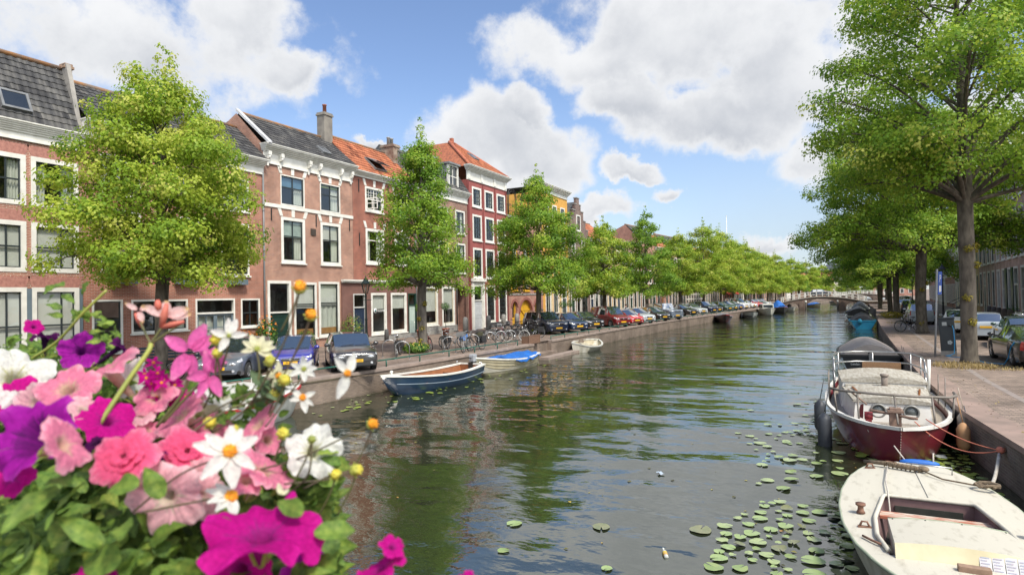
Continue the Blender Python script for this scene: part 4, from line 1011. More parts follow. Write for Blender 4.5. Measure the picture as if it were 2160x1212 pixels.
def tree_meshes(seed, H, Rr, zc, tr, leaf=.14, dens=1.0, prof=(1.5,.8), mat=None, bark=None, lean=0, yel=.5, limbs=40, droop=.22, low=.72, spires=3):
    rg = random.Random(seed); rs = np.random.RandomState(seed)
    tb = MB(); top = H*.9
    wob = [rg.uniform(-.12,.12) for _ in range(16)]
    ax = lambda z: Vector((lean*(z/H)**1.5+wob[int(z/H*7)%8]*min(1,z/4), wob[8+int(z/H*7)%8]*min(1,z/4), z))
    zs = [0,.12,.35,1,2,3,zc]+[zc+(top-zc)*k/6 for k in range(1,7)]
    rad = lambda z: tr*(1.35 if z < .05 else 1.18 if z < .2 else 1.04 if z < .5 else 1.0) if z <= zc else tr*max(.06,(1-(z-zc)/(top-zc+.01))**.8*.85)
    tb.tube([ax(z) for z in zs], [rad(z) for z in zs], 12)
    pa, pb = prof
    bulge = [(rg.uniform(0,6.28), rg.uniform(.1,.9), rg.uniform(-.3,.34)) for _ in range(10)]
    def env(t, az):
        e = Rr*min(1, low+t*1.6)*max(0,1-t**pa)**pb
        for (ba,bt,bs) in bulge:
            da = math.cos(az-ba); e *= 1+bs*max(0,da)**3*math.exp(-((t-bt)/.16)**2)
        return e
    clumps = []; az = rg.random()*6.28
    for k in range(limbs):
        t = ((k+.2)/limbs)*.99; az += 2.4+rg.uniform(-.5,.5)
        L_ = max(.35, env(t, az)*rg.uniform(.82,1.1)); ztip = zc+(top-zc)*t+rg.uniform(-.4,.5)
        up = L_*rg.uniform(.35,.75); z0 = max(zc*.93, min(top, ztip-up)); p0 = ax(z0)
        rise = max(ztip-z0, L_*.1)
        dirv = Vector((math.cos(az), math.sin(az), 0)); side = Vector((-dirv.y,dirv.x,0)); bend = rg.uniform(-.3,.3)
        pts = []
        for i in range(7):
            u = i/6
            dz = rise*math.sin(u*math.pi*.55)/.988-droop*L_*u**3*(1.0 if t < .3 else .25)
            pts.append(p0+dirv*L_*u+side*L_*bend*u*u+Vector((0,0,dz)))
        r0 = max(.018, tr*.4*(1-t*.75)); tb.tube(pts, [r0*(1-.88*i/6) for i in range(7)], 6, cap=False)
        nt = max(4, int(L_*3.0))
        for j in range(nt):
            u = .25+.75*(j+rg.random())/nt; i = min(5,int(u*6)); p = pts[i].lerp(pts[i+1], u*6-i)
            tl = L_*.34*(1.15-u)*rg.uniform(.6,1.3)+.3; sgn = 1 if j % 2 else -1
            e = p + (side*sgn*rg.uniform(.5,1)+dirv*rg.uniform(.1,.8)+Vector((0,0,rg.uniform(-.25,.75)))).normalized()*tl
            if tl > .5: tb.tube([p, p.lerp(e,.5)+Vector((0,0,.04)), e], [r0*.3*(1-u*.6)+.006, .008, .005], 4, cap=False)
            sz = rg.uniform(.34,.66)*min(1.05,.62+Rr/10)
            clumps.append((e, sz, u, t))
            if tl > .55: clumps.append((p.lerp(e,.5)+Vector((0,0,.05)), sz*.85, u*.75, t))
        clumps.append((pts[6], rg.uniform(.36,.6), 1.0, t))
        if rg.random() < .5: clumps.append((pts[6]+dirv*rg.uniform(.2,.45)+Vector((0,0,rg.uniform(-.1,.3))), rg.uniform(.22,.34), 1.0, t))
    for k in range(spires):
        a = rg.random()*6.28; rr_ = Rr*.3*rg.random() if k else 0; h_ = H if k == 0 else H-rg.uniform(.2,1.2)
        for q_ in range(5):
            f_ = q_/4; clumps.append((ax(top*.95)+Vector((math.cos(a)*rr_*(1+f_*.3), math.sin(a)*rr_*(1+f_*.3), (h_-top*.95)*f_)), .42*(1-f_*.6), 1, 1))
    C = []; Nn = []; S = []; T = []
    for (c, sz, u, t) in clumps:
        n = int(dens*58*(sz/.5)**1.8/(leaf/.14)**1.7)+4
        q = rs.normal(size=(n,3)); q /= np.linalg.norm(q,axis=1,keepdims=True); q *= rs.uniform(.2,1,size=(n,1))**.45
        q *= np.array([sz*1.1,sz*1.1,sz*.8]); ctr = np.array(c)
        C.append(ctr+q); out = np.array([c.x,c.y,0.0]); out /= np.linalg.norm(out)+.3
        Nn.append(q/sz*1.0 + np.array([0,0,.45]) + out*.35 + rs.normal(size=(n,3))*.26)
        S.append(leaf*rs.uniform(.65,1.3,size=n))
        base = yel*.6 + .12 + rs.normal()*.19
        T.append(np.clip(base + rs.normal(size=n)*.08, 0, 1))
    cent = np.concatenate(C); keep = cent[:,2] > zc*.6
    lm = leaves_mesh('crown', cent[keep], np.concatenate(Nn)[keep], np.concatenate(S)[keep], np.concatenate(T)[keep], mat or LEAF_Y, rs)
    return tb.mesh('trunk', bark or BARK), lm
def tree(label, x, y, ms, rz=0, group=None, sc=1, name='linden_tree'):
    t = thing(name, label, 'tree', (x,y,0), rz, group); t.scale = (sc if isinstance(sc,tuple) else (sc,sc,sc))
    link('trunk', ms[0], t); link('crown', ms[1], t); return t
GL = 'linden trees along the house side quay'; GR = 'linden trees along the right quay'
tree('yellow green linden tree nearest on the left with black bench behind its trunk', -21.8, 14.35, tree_meshes(5, 12.3, 3.75, 3.9, .22, .112, 1.15, (2.1,.75), LEAF_Y, BARK, yel=.76, limbs=54, low=.62, spires=5), .6, GL)
tree('slender linden tree behind the dark blue boat with grasses round its base', -19.0, 26.9, tree_meshes(14, 12.3, 3.0, 3.7, .24, .115, 1.0, (1.15,.85), LEAF_M, BARKL, yel=.62, limbs=50, low=.8, spires=2), 1.9, GL)
tree('linden tree beside the dark car in front of the ochre house and yellow gate', -19.4, 42.5, tree_meshes(25, 12.8, 4.2, 3.5, .2, .13, .95, (1.5,.8), LEAF_M, BARK, yel=.58, limbs=50, low=.85, spires=2), .2, GL)
tv = [tree_meshes(40+k, (10.8,13,12.2,14)[k], (3.2,3.5,4.0,4.6)[k], 3.3, .2, .17, .9, ((2.0,.75),(1.5,.8),(1.8,.8),(1.8,.75))[k], (LEAF_Y,LEAF_M,LEAF_Y,LEAF_Y)[k], (BARK,BARKL,BARK,BARK)[k], yel=(.62,.45,.62,.78)[k], limbs=46, low=.85) for k in range(4)]
row = [(-18.2,54.5,0,.93,'linden tree standing in front of the maroon van'),(-18.4,70.7,1,1.0,'taller linden tree standing between the silver car and the black hatchback'),
       (-18,86.7,2,.97,'linden tree behind the black and silver wagons along the quay'),(-17,100,3,1.05,'tall pointed linden tree in the middle of the left row'),
       (-16,110.6,3,1.05,'linden tree next to the green parked cars'),(-15.3,121,2,1.12,'linden tree above the white parked van'),(-14.5,133,3,1.0,'linden tree above the row of parked cars just before the bridge'),
       (-13.8,144,0,1.15,'linden tree by the house side end of the arched bridge'),(-13.4,154,3,.95,'bright linden tree just beyond the arched bridge'),(-12.8,165,2,1.05,'second bright linden tree beyond the arched bridge')]
for k,(x,y,v,s,lb) in enumerate(row): tree(lb, x, y, tv[v], k*1.7, GL, s)
for k,(x,y) in enumerate([(-11.8,178),(-10.6,191),(-9,204),(-7.5,218),(-5.5,233),(-3.6,248),(-1,264)]):
    tree('distant linden tree merging into the far end of the left row beyond the bridge', x, y, tv[(3,2,3,1)[k%4]], k*2.1, 'far lindens beyond the bridge', 1.0)
tree('huge linden tree with thick bare trunk beside the charging station on the right', 4.72, 28.1, tree_meshes(61, 18.2, 5.2, 6.4, .26, .12, .68, (3,.6), LEAF_M, BARK, yel=.72, limbs=60, droop=.1, low=.72), 2.2, GR)
tree('big spreading linden tree with flared trunk beside the white car and a bicycle', 5.44, 46.6, tree_meshes(72, 16.0, 7.3, 5.6, .3, .135, .68, (2.6,.62), LEAF_M, BARK, yel=.7, limbs=70, droop=.12, low=.9), .4, GR)
tw = [tree_meshes(80+k, 13.5, 6.2, 4.6, .27, .17, .7, (2.4,.6), LEAF_M, (BARK,BARKL)[k], yel=.65, limbs=52, droop=.2, low=.9) for k in range(2)]
rowR = [(6.3,72,1,1,'pale trunked linden tree with a yellow bush at its foot on the right'),(6.9,86,0,1,'dark trunked linden tree just beyond the pale trunk on the right'),(7.0,103,0,.95,'dark leaning linden tree far along the right quay'),
        (8.0,118,1,.95,'linden tree on the right quay shortly before the bridge'),(9.3,134,0,.95,'linden tree on the right quay near the bridge railing')]
for k,(x,y,v,s,lb) in enumerate(rowR): tree(lb, x, y, tw[v], k*1.3, GR, s)
for k,(x,y,s) in enumerate([(13,172,.8),(15.5,190,.8),(18,208,.78),(9.5,262,.62),(14,270,.68),(21,255,.75),(6,285,.6)]):
    tree('distant round green tree beyond the bridge below the church roof', x, y, tv[k%4] if k > 2 else tw[k%2], k, 'far trees beyond the bridge on the right', s)
# young shoots on the bark, bushes, tree-pit plants
def bush_mesh(seed, r, h, n, leaf, mat, yel=.5, flat=False):
    rs = np.random.RandomState(seed); q = rs.normal(size=(n,3)); q /= np.linalg.norm(q,axis=1,keepdims=True); q *= rs.uniform(.3,1,size=(n,1))**.5
    c = q*np.array([r,r,h/2])+np.array([0,0,h/2]); nz = q+np.array([0,0,.5])+rs.normal(size=(n,3))*.4
    return leaves_mesh('foliage', c, nz, leaf*rs.uniform(.6,1.3,size=n), np.clip(rs.normal(yel,.2,size=n),0,1), mat, rs, .55)
SHOOT = tinted('yellow_shoots', [(0,(.12,.13,.02)),(.5,(.3,.25,.03)),(1,(.42,.33,.05))], .6, .3)
DRY = tinted('dry_grass', [(0,(.2,.15,.06)),(.5,(.38,.28,.12)),(1,(.5,.4,.2))], .9, .2)
GRN = tinted('garden_leaves', [(0,(.03,.09,.015)),(.5,(.08,.18,.03)),(1,(.2,.28,.05))], .55, .3)
FLO = tinted('orange_flower_petals', [(0,(.5,.14,.02)),(1,(.7,.25,.03))], .6, .3); FLM = tinted('magenta_flower_petals', [(0,(.45,.01,.2)),(1,(.65,.03,.35))], .6, .3)
FLY = tinted('yellow_flower_petals', [(0,(.5,.35,.03)),(1,(.6,.5,.1))], .6, .3)
r1 = [o for o in bpy.data.objects if o.name.startswith('linden_tree') and o.get('label','').startswith('huge')][0]
r2 = [o for o in bpy.data.objects if o.name.startswith('linden_tree') and o.get('label','').startswith('big spread')][0]
tb_ = [o for o in bpy.data.objects if o.name.startswith('linden_tree') and o.get('label','').startswith('slender')][0]
for tr_, pts, rad_ in ((r1,[(.9,2.3),(1.15,4.1),(2.5,3.5),(2.6,4.2),(3.1,4.1),(1.4,1.4)],.27),(r2,[(.9,.5),(1.1,2.6),(2.6,3.0)],.3),(tb_,[(1.2,.5),(.9,1.6),(2.2,2.4),(1.6,1.1)],.24)):
    for k,(a,z) in enumerate(pts):
        me = bush_mesh(200+k, .16, .3, 60, .1, SHOOT, .5); o = link('bark_shoot', me, tr_)
        a2 = a+math.pi*1.15-tr_.rotation_euler.z; o.location = (math.cos(a2)*rad_, math.sin(a2)*rad_, z)
def grass_mesh(seed, r, h, n, mat):
    rs = np.random.RandomState(seed); q = MB(); tint = []
    for k in range(n):
        a = rs.uniform(0,6.28); d = r*math.sqrt(rs.uniform(0,1)); b2 = rs.uniform(0,6.28); L_ = h*rs.uniform(.5,1.3); ln_ = L_*rs.uniform(.3,1.0)
        p = Vector((d*math.cos(a), d*math.sin(a), 0)); t_ = Vector((math.cos(b2),math.sin(b2),0)); sd = Vector((-t_.y,t_.x,0))*rs.uniform(.006,.014)
        q.add([p-sd,p+sd,p+t_*ln_*.5+Vector((0,0,L_*.75))+sd*.7,p+t_*ln_*.5+Vector((0,0,L_*.75))-sd*.7,p+t_*ln_*1.1+Vector((0,0,L_*.8))], [(0,1,2,3),(3,2,4)]); v = rs.uniform(0,1); tint += [v,v]
    me = q.mesh('blades', mat); set_tint(me, tint); return me
def plant(name, label, cat, x, y, r, h, n, leaf, mat, yel=.5, extra=None, z=0, seed=1, group=None, pot=None, stem=0):
    t = thing(name, label, cat, (x,y,z), 0, group); zb = 0
    if pot:
        pr, ph, pmat = pot; q = MB(); q.lathe([(pr*.72,0),(pr,ph*.85),(pr*1.08,ph*.86),(pr*1.08,ph),(pr*.9,ph),(pr*.88,ph*.9)], n=14); q.build('pot', pmat, t); zb = ph*.9
    if stem:
        q = MB(); q.tube([(0,0,zb),(.02,0,zb+stem*.5),(0,.01,zb+stem+.1)], .022, 6); q.build('stem', BARKL, t); zb += stem
    o = link('foliage' if mat is not DRY else 'blades', bush_mesh(seed, r, h, n, leaf, mat, yel) if mat is not DRY else grass_mesh(seed, r*1.3, h*.62, int(n*.9), mat), t); o.location = (0,0,zb-.03)
    if extra:
        em, en, el = extra; rs = np.random.RandomState(seed+50); q = rs.normal(size=(en,3)); q /= np.linalg.norm(q,axis=1,keepdims=True); q[:,2] = np.abs(q[:,2])
        c = q*np.array([r,r,h*.55])+np.array([0,0,h*.5+zb]); link('flowers', leaves_mesh('flowers', c, q+.2*rs.normal(size=(en,3)), el*rs.uniform(.7,1.2,size=en), rs.uniform(0,1,en), em, rs, .9), t)
    return t
TERRA = pm('terracotta', (.3,.1,.06), (.22,.08,.05), 5, .8)
p = spot(395,742); plant('tree_pit_plants','green grassy plants around the base of the second linden with a red bicycle behind','plants', -19.1, 26.4, .75, .55, 700, .16, GRN, .6, (FLY,60,.07), seed=5)
plant('tree_pit_plants','tufted green plants at the foot of the nearest left linden','plants', -21.6, 14.0, .8, .5, 500, .16, GRN, .45, seed=6)
plant('tree_pit_plants','yellowish green flowering plants at the foot of the third linden','plants', -18.9, 42.2, .9, .55, 500, .16, GRN, .7, (FLY,40,.1), seed=7)
plant('tree_pit_plants','low green plants under the linden in front of the maroon van','plants', -17.9, 54.2, .8, .4, 300, .18, GRN, .5, seed=8)
plant('yellow_bush','yellow green low bush at the foot of the pale trunked linden','bush', 5.7, 70.5, 1.1, .7, 500, .17, SHOOT, .45, seed=9)
plant('dry_grass_tuft','dry straw coloured grass around the thick trunk on the right','grass', 4.35, 26.9, .75, .28, 900, .16, DRY, .5, seed=10)
plant('dry_grass_tuft','dry straw grass trailing from the thick trunk toward the black car wheel','grass', 5.3, 26.6, .6, .18, 500, .14, DRY, .5, seed=12)
plant('dry_grass_tuft','sparse dry weeds along the right quay under the lamp','grass', 5.2, 60, .7, .25, 250, .18, DRY, .4, seed=13)
plant('climbing_shrub','leafy green shrub with orange flowers climbing beside the downpipe between two brick houses','shrub', -26.95, 23.7, .6, 2.0, 900, .13, GRN, .5, (FLO,50,.12), seed=14)
plant('flowering_shrub','green shrub with orange flowers below the small window beside the double door','shrub', -26.9, 22.1, .8, 1.3, 800, .13, GRN, .45, (FLO,60,.12), seed=15)
plant('garden_shrub','light green airy shrub with pale flowers between the brick house window and the blue door','shrub', -26.95, 30.4, .75, 1.9, 700, .12, GRN, .8, (FLY,60,.07), seed=16)
plant('potted_geranium','pot with a bright magenta flower ball between the blue and black cars','plant', -24.2, 26.0, .42, .55, 200, .12, GRN, .4, (FLM,260,.12), seed=17, pot=(.26,.4,TERRA))
plant('potted_shrub','low green potted shrub behind the black wagon','plant', -25.6, 28.4, .55, .8, 400, .13, GRN, .6, seed=18, pot=(.3,.4,BLACK))
plant('potted_shrub','low leafy green pot plant behind the blue car','plant', -25.4, 25.0, .5, .9, 400, .13, GRN, .5, seed=19, pot=(.3,.4,TERRA))
plant('potted_olive_tree','small olive tree in square terracotta pot beside the frosted green door','plant', -26.3, 37.0, .42, .75, 420, .09, GRN, .75, seed=20, pot=(.3,.55,TERRA), stem=1.35)
plant('potted_bay_tree','clipped bay tree on a bare stem in a terracotta pot below the white blind window','plant', -26.1, 40.0, .36, .65, 420, .09, GRN, .3, seed=21, pot=(.28,.5,TERRA), stem=1.45)
for k,(yy,lb) in enumerate(((64.2,'clipped ball tree nearer the yellow gate at the ochre house'),(66.4,'clipped ball tree nearer the slate door at the ochre house'))):
    plant('potted_ball_tree', lb, 'plant', -26.3, yy, .5, .85, 420, .11, GRN, .25, seed=30+k, pot=(.35,.5,DARK), stem=1.0)
plant('potted_shrub','small dark green shrub hanging beside the green shutters on the right','plant', 11.6, 54, .6, 1.6, 300, .15, GRN, .3, seed=33)
plant('potted_shrub','green bush by the stone posts at the right edge','plant', 10.6, 47.5, .6, 1.3, 300, .15, GRN, .6, seed=34)

# dry leaf litter along the kerbs: uncountable
rg_ = np.random.RandomState(8); n_ = 900; yy_ = rg_.uniform(11,60,n_); off_ = np.abs(rg_.normal(0,1,n_))*1.3+.05
right_ = rg_.rand(n_) < .7; xx_ = np.array([QR(v) if r__ else QL(v) for v,r__ in zip(yy_,right_)])+np.where(right_, off_+.1, -off_-.3)
cen_ = np.stack([xx_,yy_,np.full(n_,.022)],1)
tag(link('leaf_litter', leaves_mesh('leaf_litter', cen_, np.tile([0.,0,1],(n_,1))+rg_.normal(size=(n_,3))*.2, rg_.uniform(.02,.07,n_), rg_.uniform(0,1,n_), tinted('leaf_litter', [(0,(.1,.07,.035)),(.5,(.25,.19,.08)),(1,(.4,.33,.14))], .9), rg_)), kind='stuff')
# ------------------------------------------------------------------ cars
CGLASS = pm('car_glass', (.02,.03,.036), (.026,.036,.042), 1, .015, spec=1.0, coat=1.0); CGLASS.node_tree.nodes['Principled BSDF'].inputs['IOR'].default_value = 2.3
PLASTIC = pm('black_plastic', (.02,.02,.021), (.026,.026,.027), 5, .55)
HLAMP = pm('headlight_glass', (.55,.57,.6), (.3,.31,.33), 18, .08, coat=1.0)
TLAMP = pm('tail_light_red', (.45,.015,.015), (.3,.01,.01), 14, .12, coat=.8)
SIGTX = pm('plate_characters', (.02,.02,.02))
def paint(name, c): return pm(name, c, tuple(x*.94 for x in c), 1.2, .28, coat=1.0, spec=.5)
SPEC = { # L, W, H, then key points along the car as fractions of L from the nose
 'hatch': dict(L=3.95,W=1.68,H=1.48,cowl=.24,wt=.44,re=.90,tt=.985,hood=.93,nose=.70,tail=.98,wb=(.20,.83),wr=.31),
 'mini':  dict(L=3.45,W=1.63,H=1.43,cowl=.20,wt=.42,re=.90,tt=.99,hood=.88,nose=.66,tail=.95,wb=(.17,.86),wr=.28),
 'wagon': dict(L=4.5,W=1.78,H=1.46,cowl=.27,wt=.43,re=.90,tt=.985,hood=.92,nose=.70,tail=1.0,wb=(.20,.80),wr=.32),
 'suv':   dict(L=4.5,W=1.8,H=1.66,cowl=.25,wt=.40,re=.92,tt=.99,hood=1.05,nose=.84,tail=1.1,wb=(.19,.80),wr=.35),
 'van':   dict(L=4.15,W=1.74,H=1.82,cowl=.22,wt=.38,re=.955,tt=.995,hood=1.06,nose=.80,tail=1.1,wb=(.19,.83),wr=.31),
 'jeep':  dict(L=4.6,W=1.86,H=1.8,cowl=.31,wt=.36,re=.965,tt=.985,hood=1.12,nose=1.02,tail=1.1,wb=(.17,.82),wr=.39),
 'sedan': dict(L=4.6,W=1.8,H=1.45,cowl=.27,wt=.44,re=.70,tt=.86,hood=.92,nose=.70,tail=1.02,wb=(.20,.80),wr=.32),
 'sleek': dict(L=4.95,W=1.94,H=1.43,cowl=.25,wt=.45,re=.62,tt=.91,hood=.90,nose=.66,tail=.99,wb=(.19,.79),wr=.35),
}
def car(label, x, y, heading, kind, color, group=None, plate='', front=True, badge=None, roof=None, stripes=None, rails=False, grille='bar'):
    """x,y is the ground point under the middle of the bumper that faces us (front=True: nose, else tail)"""
    S = SPEC[kind]; Ln, Wd, Ht = S['L'], S['W'], S['H']
    hd = Vector((math.cos(heading), math.sin(heading), 0))
    c = Vector((x,y,0)) - hd*(Ln/2 if front else -Ln/2)
    t = thing('parked_car', label, 'car', c, heading, group)
    X = lambda f: Ln/2-f*Ln
    fr = sorted({0,.012,.035,.075,.12,S['cowl'],S['cowl']+(S['wt']-S['cowl'])*.5,S['wt'],S['wt']+.03,(S['wt']+S['re'])/2-.015,(S['wt']+S['re'])/2+.015,S['re']-.1,S['re']-.035,S['re'],(S['re']+S['tt'])/2,S['tt'],.96 if S['tt']<.93 else S['tt'],.975,1.0,
           *[w_+d for w_ in S['wb'] for d in (-.094,-.085,-.07,-.05,-.025,0,.025,.05,.07,.085,.094)]})
    fr = [f for i,f in enumerate(fr) if i == 0 or f-fr[i-1] > .003]
    def top(f):
        if f <= S['cowl']:
            u = f/S['cowl']; return S['nose']+.04+(S['hood']+.05-S['nose']-.04)*(u**.6) - (.06 if f < .012 else 0)
        if f <= S['wt']: u = (f-S['cowl'])/(S['wt']-S['cowl']); return S['hood']+.05+(Ht-.03-S['hood']-.05)*u**.92
        if f <= S['re']: u = (f-S['wt'])/(S['re']-S['wt']); return Ht-.03+.03*math.sin(math.pi*min(1,u*.9))-(.05*u*u)
        e = Ht-.08
        if f <= S['tt']: u = (f-S['re'])/(S['tt']-S['re']); return e+(S['tail']+.04-e)*u
        return S['tail']+.04-(f-S['tt'])*.8
    def belt(f):
        if f <= S['cowl']: return min(top(f)-.035, S['nose']+(S['hood']-S['nose'])*(f/S['cowl'])**.6)
        return min(S['hood']+(S['tail']-S['hood'])*min(1,(f-S['cowl'])/(.9-S['cowl'])), top(f)-.035)
    def hw(f): 
        e = min(f, 1-f); return Wd/2*(.84+.10*min(1,e/.03)+.06*min(1,max(0,e-.03)/.12))
    def bot(f):
        z = .2 if .03 < f < .97 else .27
        for w_ in S['wb']:
            d = abs(f-w_)*Ln; ra = S['wr']+.05
            if d < ra: z = max(z, S['wr']+math.sqrt(ra*ra-d*d))
        return z
    rows = []
    for f in fr:
        h_, zb, zs, zt = hw(f), bot(f), belt(f), top(f); g = max(0,min(1,(zt-zs)/.38))
        zz = lambda q: zb+(zs-zb)*q
        pr = [(h_*.95,zb),(h_*.99,zz(.25)),(h_,zz(.55)),(h_*.985,zz(.84)),(h_*.93,zs),
              (h_*(.78*(1-g)+.77*g), zs+(zt-zs)*(.6*(1-g)+.9*g)), (h_*(.45*(1-g)+.56*g), zt-.012), (0,zt)]
        rows.append((X(f), pr))
    nr = 8; body = MB(); vs = []
    for (xx, pr) in rows:
        vs += [(xx,-a,b) for a,b in pr]+[(xx,a,b) for a,b in pr[-2::-1]]
    k = 15; parts = {}
    def cls(i, j):
        jj = j if j < 7 else 13-j      # 0..6 strip index from sill to centre
        f0, f1 = fr[i], fr[i+1]; fm = (f0+f1)/2; side = 'l' if j >= 7 else 'r'
        if jj == 4 and S['wt']+.02 < fm < S['re']-.03:
            mid = (S['wt']+S['re'])/2
            if abs(fm-mid) < .016: return 'b'
            if kind == 'van' and fm > mid+.2: return 'b'
            return 'side_window'+side
        if jj == 4 and S['cowl']+(S['wt']-S['cowl'])*.5 < fm <= S['wt']+.02: return 'side_window'+side
        if jj >= 5 and S['cowl'] < fm < S['wt']: return 'windscreen'
        if jj >= 5 and S['re'] < fm < S['tt'] : return 'rear_window'
        if jj == 3 and .012 < fm < .075: return 'headlight'+side
        if jj in (2,3) and fm > .97: return 'tail_light'+side
        if jj <= 0 and (fm < .035 or fm > .965): return ('front_bumper' if fm < .5 else 'rear_bumper')+side
        return 'b'
    for i in range(len(fr)-1):
        for j in range(k-1):
            q = (i*k+j, i*k+j+1, (i+1)*k+j+1, (i+1)*k+j); parts.setdefault(cls(i,j), []).append(q)
    n0 = (len(fr)-1)*k
    parts['b'].append(tuple(range(k-1,-1,-1))); parts['b'].append(tuple(n0+j for j in range(k)))
    def sub(name, faces, mt_, par):
        ids = sorted({i for f in faces for i in f}); mp = {i:n for n,i in enumerate(ids)}
        q = MB(); q.add([vs[i] for i in ids], [tuple(mp[i] for i in f) for f in faces], 0, True); return q.build(name, mt_, par)
    bo = sub('body', parts.pop('b'), color, t)
    for nm, fc in parts.items():
        base = nm[:-1] if nm[-1] in 'lr' and nm not in ('bumper',) and not nm.endswith('er') else nm
        base = {'side_windowl':'side_window','side_windowr':'side_window','headlightl':'headlight','headlightr':'headlight','tail_lightl':'tail_light','tail_lightr':'tail_light','front_bumperl':'front_bumper','front_bumperr':'front_bumper','rear_bumperl':'rear_bumper','rear_bumperr':'rear_bumper'}.get(nm, nm)
        sub(base, fc, {'headlight':HLAMP,'tail_light':TLAMP,'front_bumper':PLASTIC,'rear_bumper':PLASTIC}.get(base, CGLASS), t)
    if roof: 
        q = MB(); q.grid(lambda u, v: (X(S['wt']+.02+(S['re']-S['wt']-.03)*u), (v-.5)*Wd*.5, top(S['wt']+.02+(S['re']-S['wt']-.03)*u)+.006-.014*abs(v-.5)*2), 8, 4); q.build('roof_panel', roof, t)
    if stripes:
        for s in (-.17,.17):
            q = MB(); q.grid(lambda u, v: (X(.04+(S['cowl']-.05)*u), s+(v-.5)*.2, top(.04+(S['cowl']-.05)*u)+.006-.02*abs(s)/.4), 8, 1); q.build('stripe', stripes, t)
    # underside
    q = MB(); q.box(X(.93), X(.05), -Wd*.33, Wd*.33, .2, .55); q.build('underbody', PLASTIC, t)
    for w_ in S['wb']:
        for s in (-1,1):
            r_ = S['wr']; q = MB(); yy = s*(Wd/2-.12)
            q.lathe([(r_*.66,-.1),(r_*.95,-.1),(r_,-.07),(r_,.07),(r_*.95,.1),(r_*.66,.1)], (X(w_),yy,r_), 20, axis='y', cap=False); wo = q.build('wheel', RUBBER, t)
            q = MB(); q.lathe([(r_*.68,s*.085),(r_*.6,s*.03),(.02,s*.05)], (X(w_),yy,r_), 20, axis='y', cap=False)
            for a in range(7):
                an = a*2*math.pi/7; q.bar((X(w_),yy+s*.07,r_),(X(w_)+r_*.64*math.cos(an),yy+s*.08,r_+r_*.64*math.sin(an)),.05,.03)
            q.build('rim', ALLOY, wo)
    for s in (-1,1):
        q = MB(); q.ball((X(S['cowl']+.055), s*(Wd/2+.08), S['hood']+.1), (.07,.11,.075)); q.bar((X(S['cowl']+.05),s*Wd*.44,S['hood']+.04),(X(S['cowl']+.055),s*(Wd/2+.05),S['hood']+.08),.05,.04); q.build('mirror', color, t)
    # face: grille, plate, intake
    xf_ = X(0)
    q = MB()
    if kind == 'jeep':
        for k2 in range(7): q.box(xf_-.01, xf_+.008, -.42+.12*k2, -.36+.12*k2, .72, 1.0)
        q.build('grille', PLASTIC, t)
    else:
        zg = S['nose']-.14; q.box(xf_-.02, xf_+.01, -Wd*.2, Wd*.2, zg, zg+.1); gr = q.build('grille', PLASTIC, t, bev=.004)
        q = MB(); q.box(xf_-.0, xf_+.02, -Wd*.21, Wd*.21, zg+.1, zg+.118); q.box(xf_, xf_+.02, -Wd*.2, Wd*.2, zg+.04, zg+.055); q.build('grille_trim', CHROME, gr)
    for s in (-1,1):
        q = MB(); q.ball((xf_-.05, s*Wd*.315, S['nose']-.085), (.075,.17 if kind != 'jeep' else .1,.072 if kind != 'jeep' else .1), n=14, k=8); hl = q.build('headlight', HLAMP, t)
        q = MB(); q.ball((xf_-.0, s*Wd*.315, S['nose']-.085), (.03,.06,.05), n=10, k=6); q.build('reflector', CHROME, hl)
        q = MB(); q.lathe([(.05,0),(.05,.012),(.03,.012)], (xf_+.0, s*Wd*.33, .37), 10, axis='x'); q.build('fog_lamp', HLAMP, t)
    q = MB(); q.box(xf_-.02, xf_+.008, -Wd*.3, Wd*.3, .3, .41); q.build('air_intake', PLASTIC, t)
    for xs_, nm in ((xf_,1),(X(1),-1)):
        zc_ = .47 if nm == 1 else (.72 if kind not in ('van','jeep') else .6)
        q = MB(); q.box(xs_-.006 if nm==1 else xs_-.022, xs_+.022 if nm==1 else xs_+.006, -.26, .26, zc_-.055, zc_+.055); po = q.build('number_plate', PLATE, t)
        if plate and nm == 1:
            text_mesh('plate_text', plate, .1, SIGTX, po, Matrix.Translation((xs_+.024,0,zc_)) @ Matrix.Rotation(R(90),4,'Z') @ Matrix.Rotation(R(90),4,'X'))
    if badge:
        q = MB(); q.prism([(-.055,0),(0,-.075),(.055,0),(0,.075)], 0, .012)
        q.xf(Matrix.Translation((xf_+.024,0,S['nose']-.06)) @ Matrix.Rotation(R(90),4,'Z')); q.build('badge', CHROME, t)
    else:
        q = MB(); q.lathe([(.05,0),(.05,.012)], (xf_+.02,0,S['nose']-.08), 12, axis='x'); q.build('badge', CHROME, t)
    if rails:
        for s in (-1,1):
            q = MB(); q.tube([(X(S['wt']+.05),s*Wd*.3,Ht-.03),(X(S['wt']+.08),s*Wd*.3,Ht+.05),(X(S['re']-.06),s*Wd*.3,Ht+.02),(X(S['re']-.02),s*Wd*.3,Ht-.06)], .02, 6); q.build('roof_rail', CHROME, t)
    # wipers
    q = MB(); 
    for s in (.1,-.5): q.tube([(X(S['cowl']-.004),s*.9,S['hood']+.06),(X(S['cowl']+.01),s*.9+.5,S['hood']+.1)], .01, 4)
    q.build('wiper', PLASTIC, t)
    return t
GCL = 'cars parked nose to the canal on the house side'; GCR = 'cars parked along the right street'
P_GREY = paint('grey_blue_car_paint',(.085,.1,.125)); P_BLUE = paint('violet_blue_car_paint',(.03,.03,.24)); P_BLK = paint('black_car_paint',(.012,.013,.016)); P_BRN = paint('dark_brown_car_paint',(.028,.026,.027))
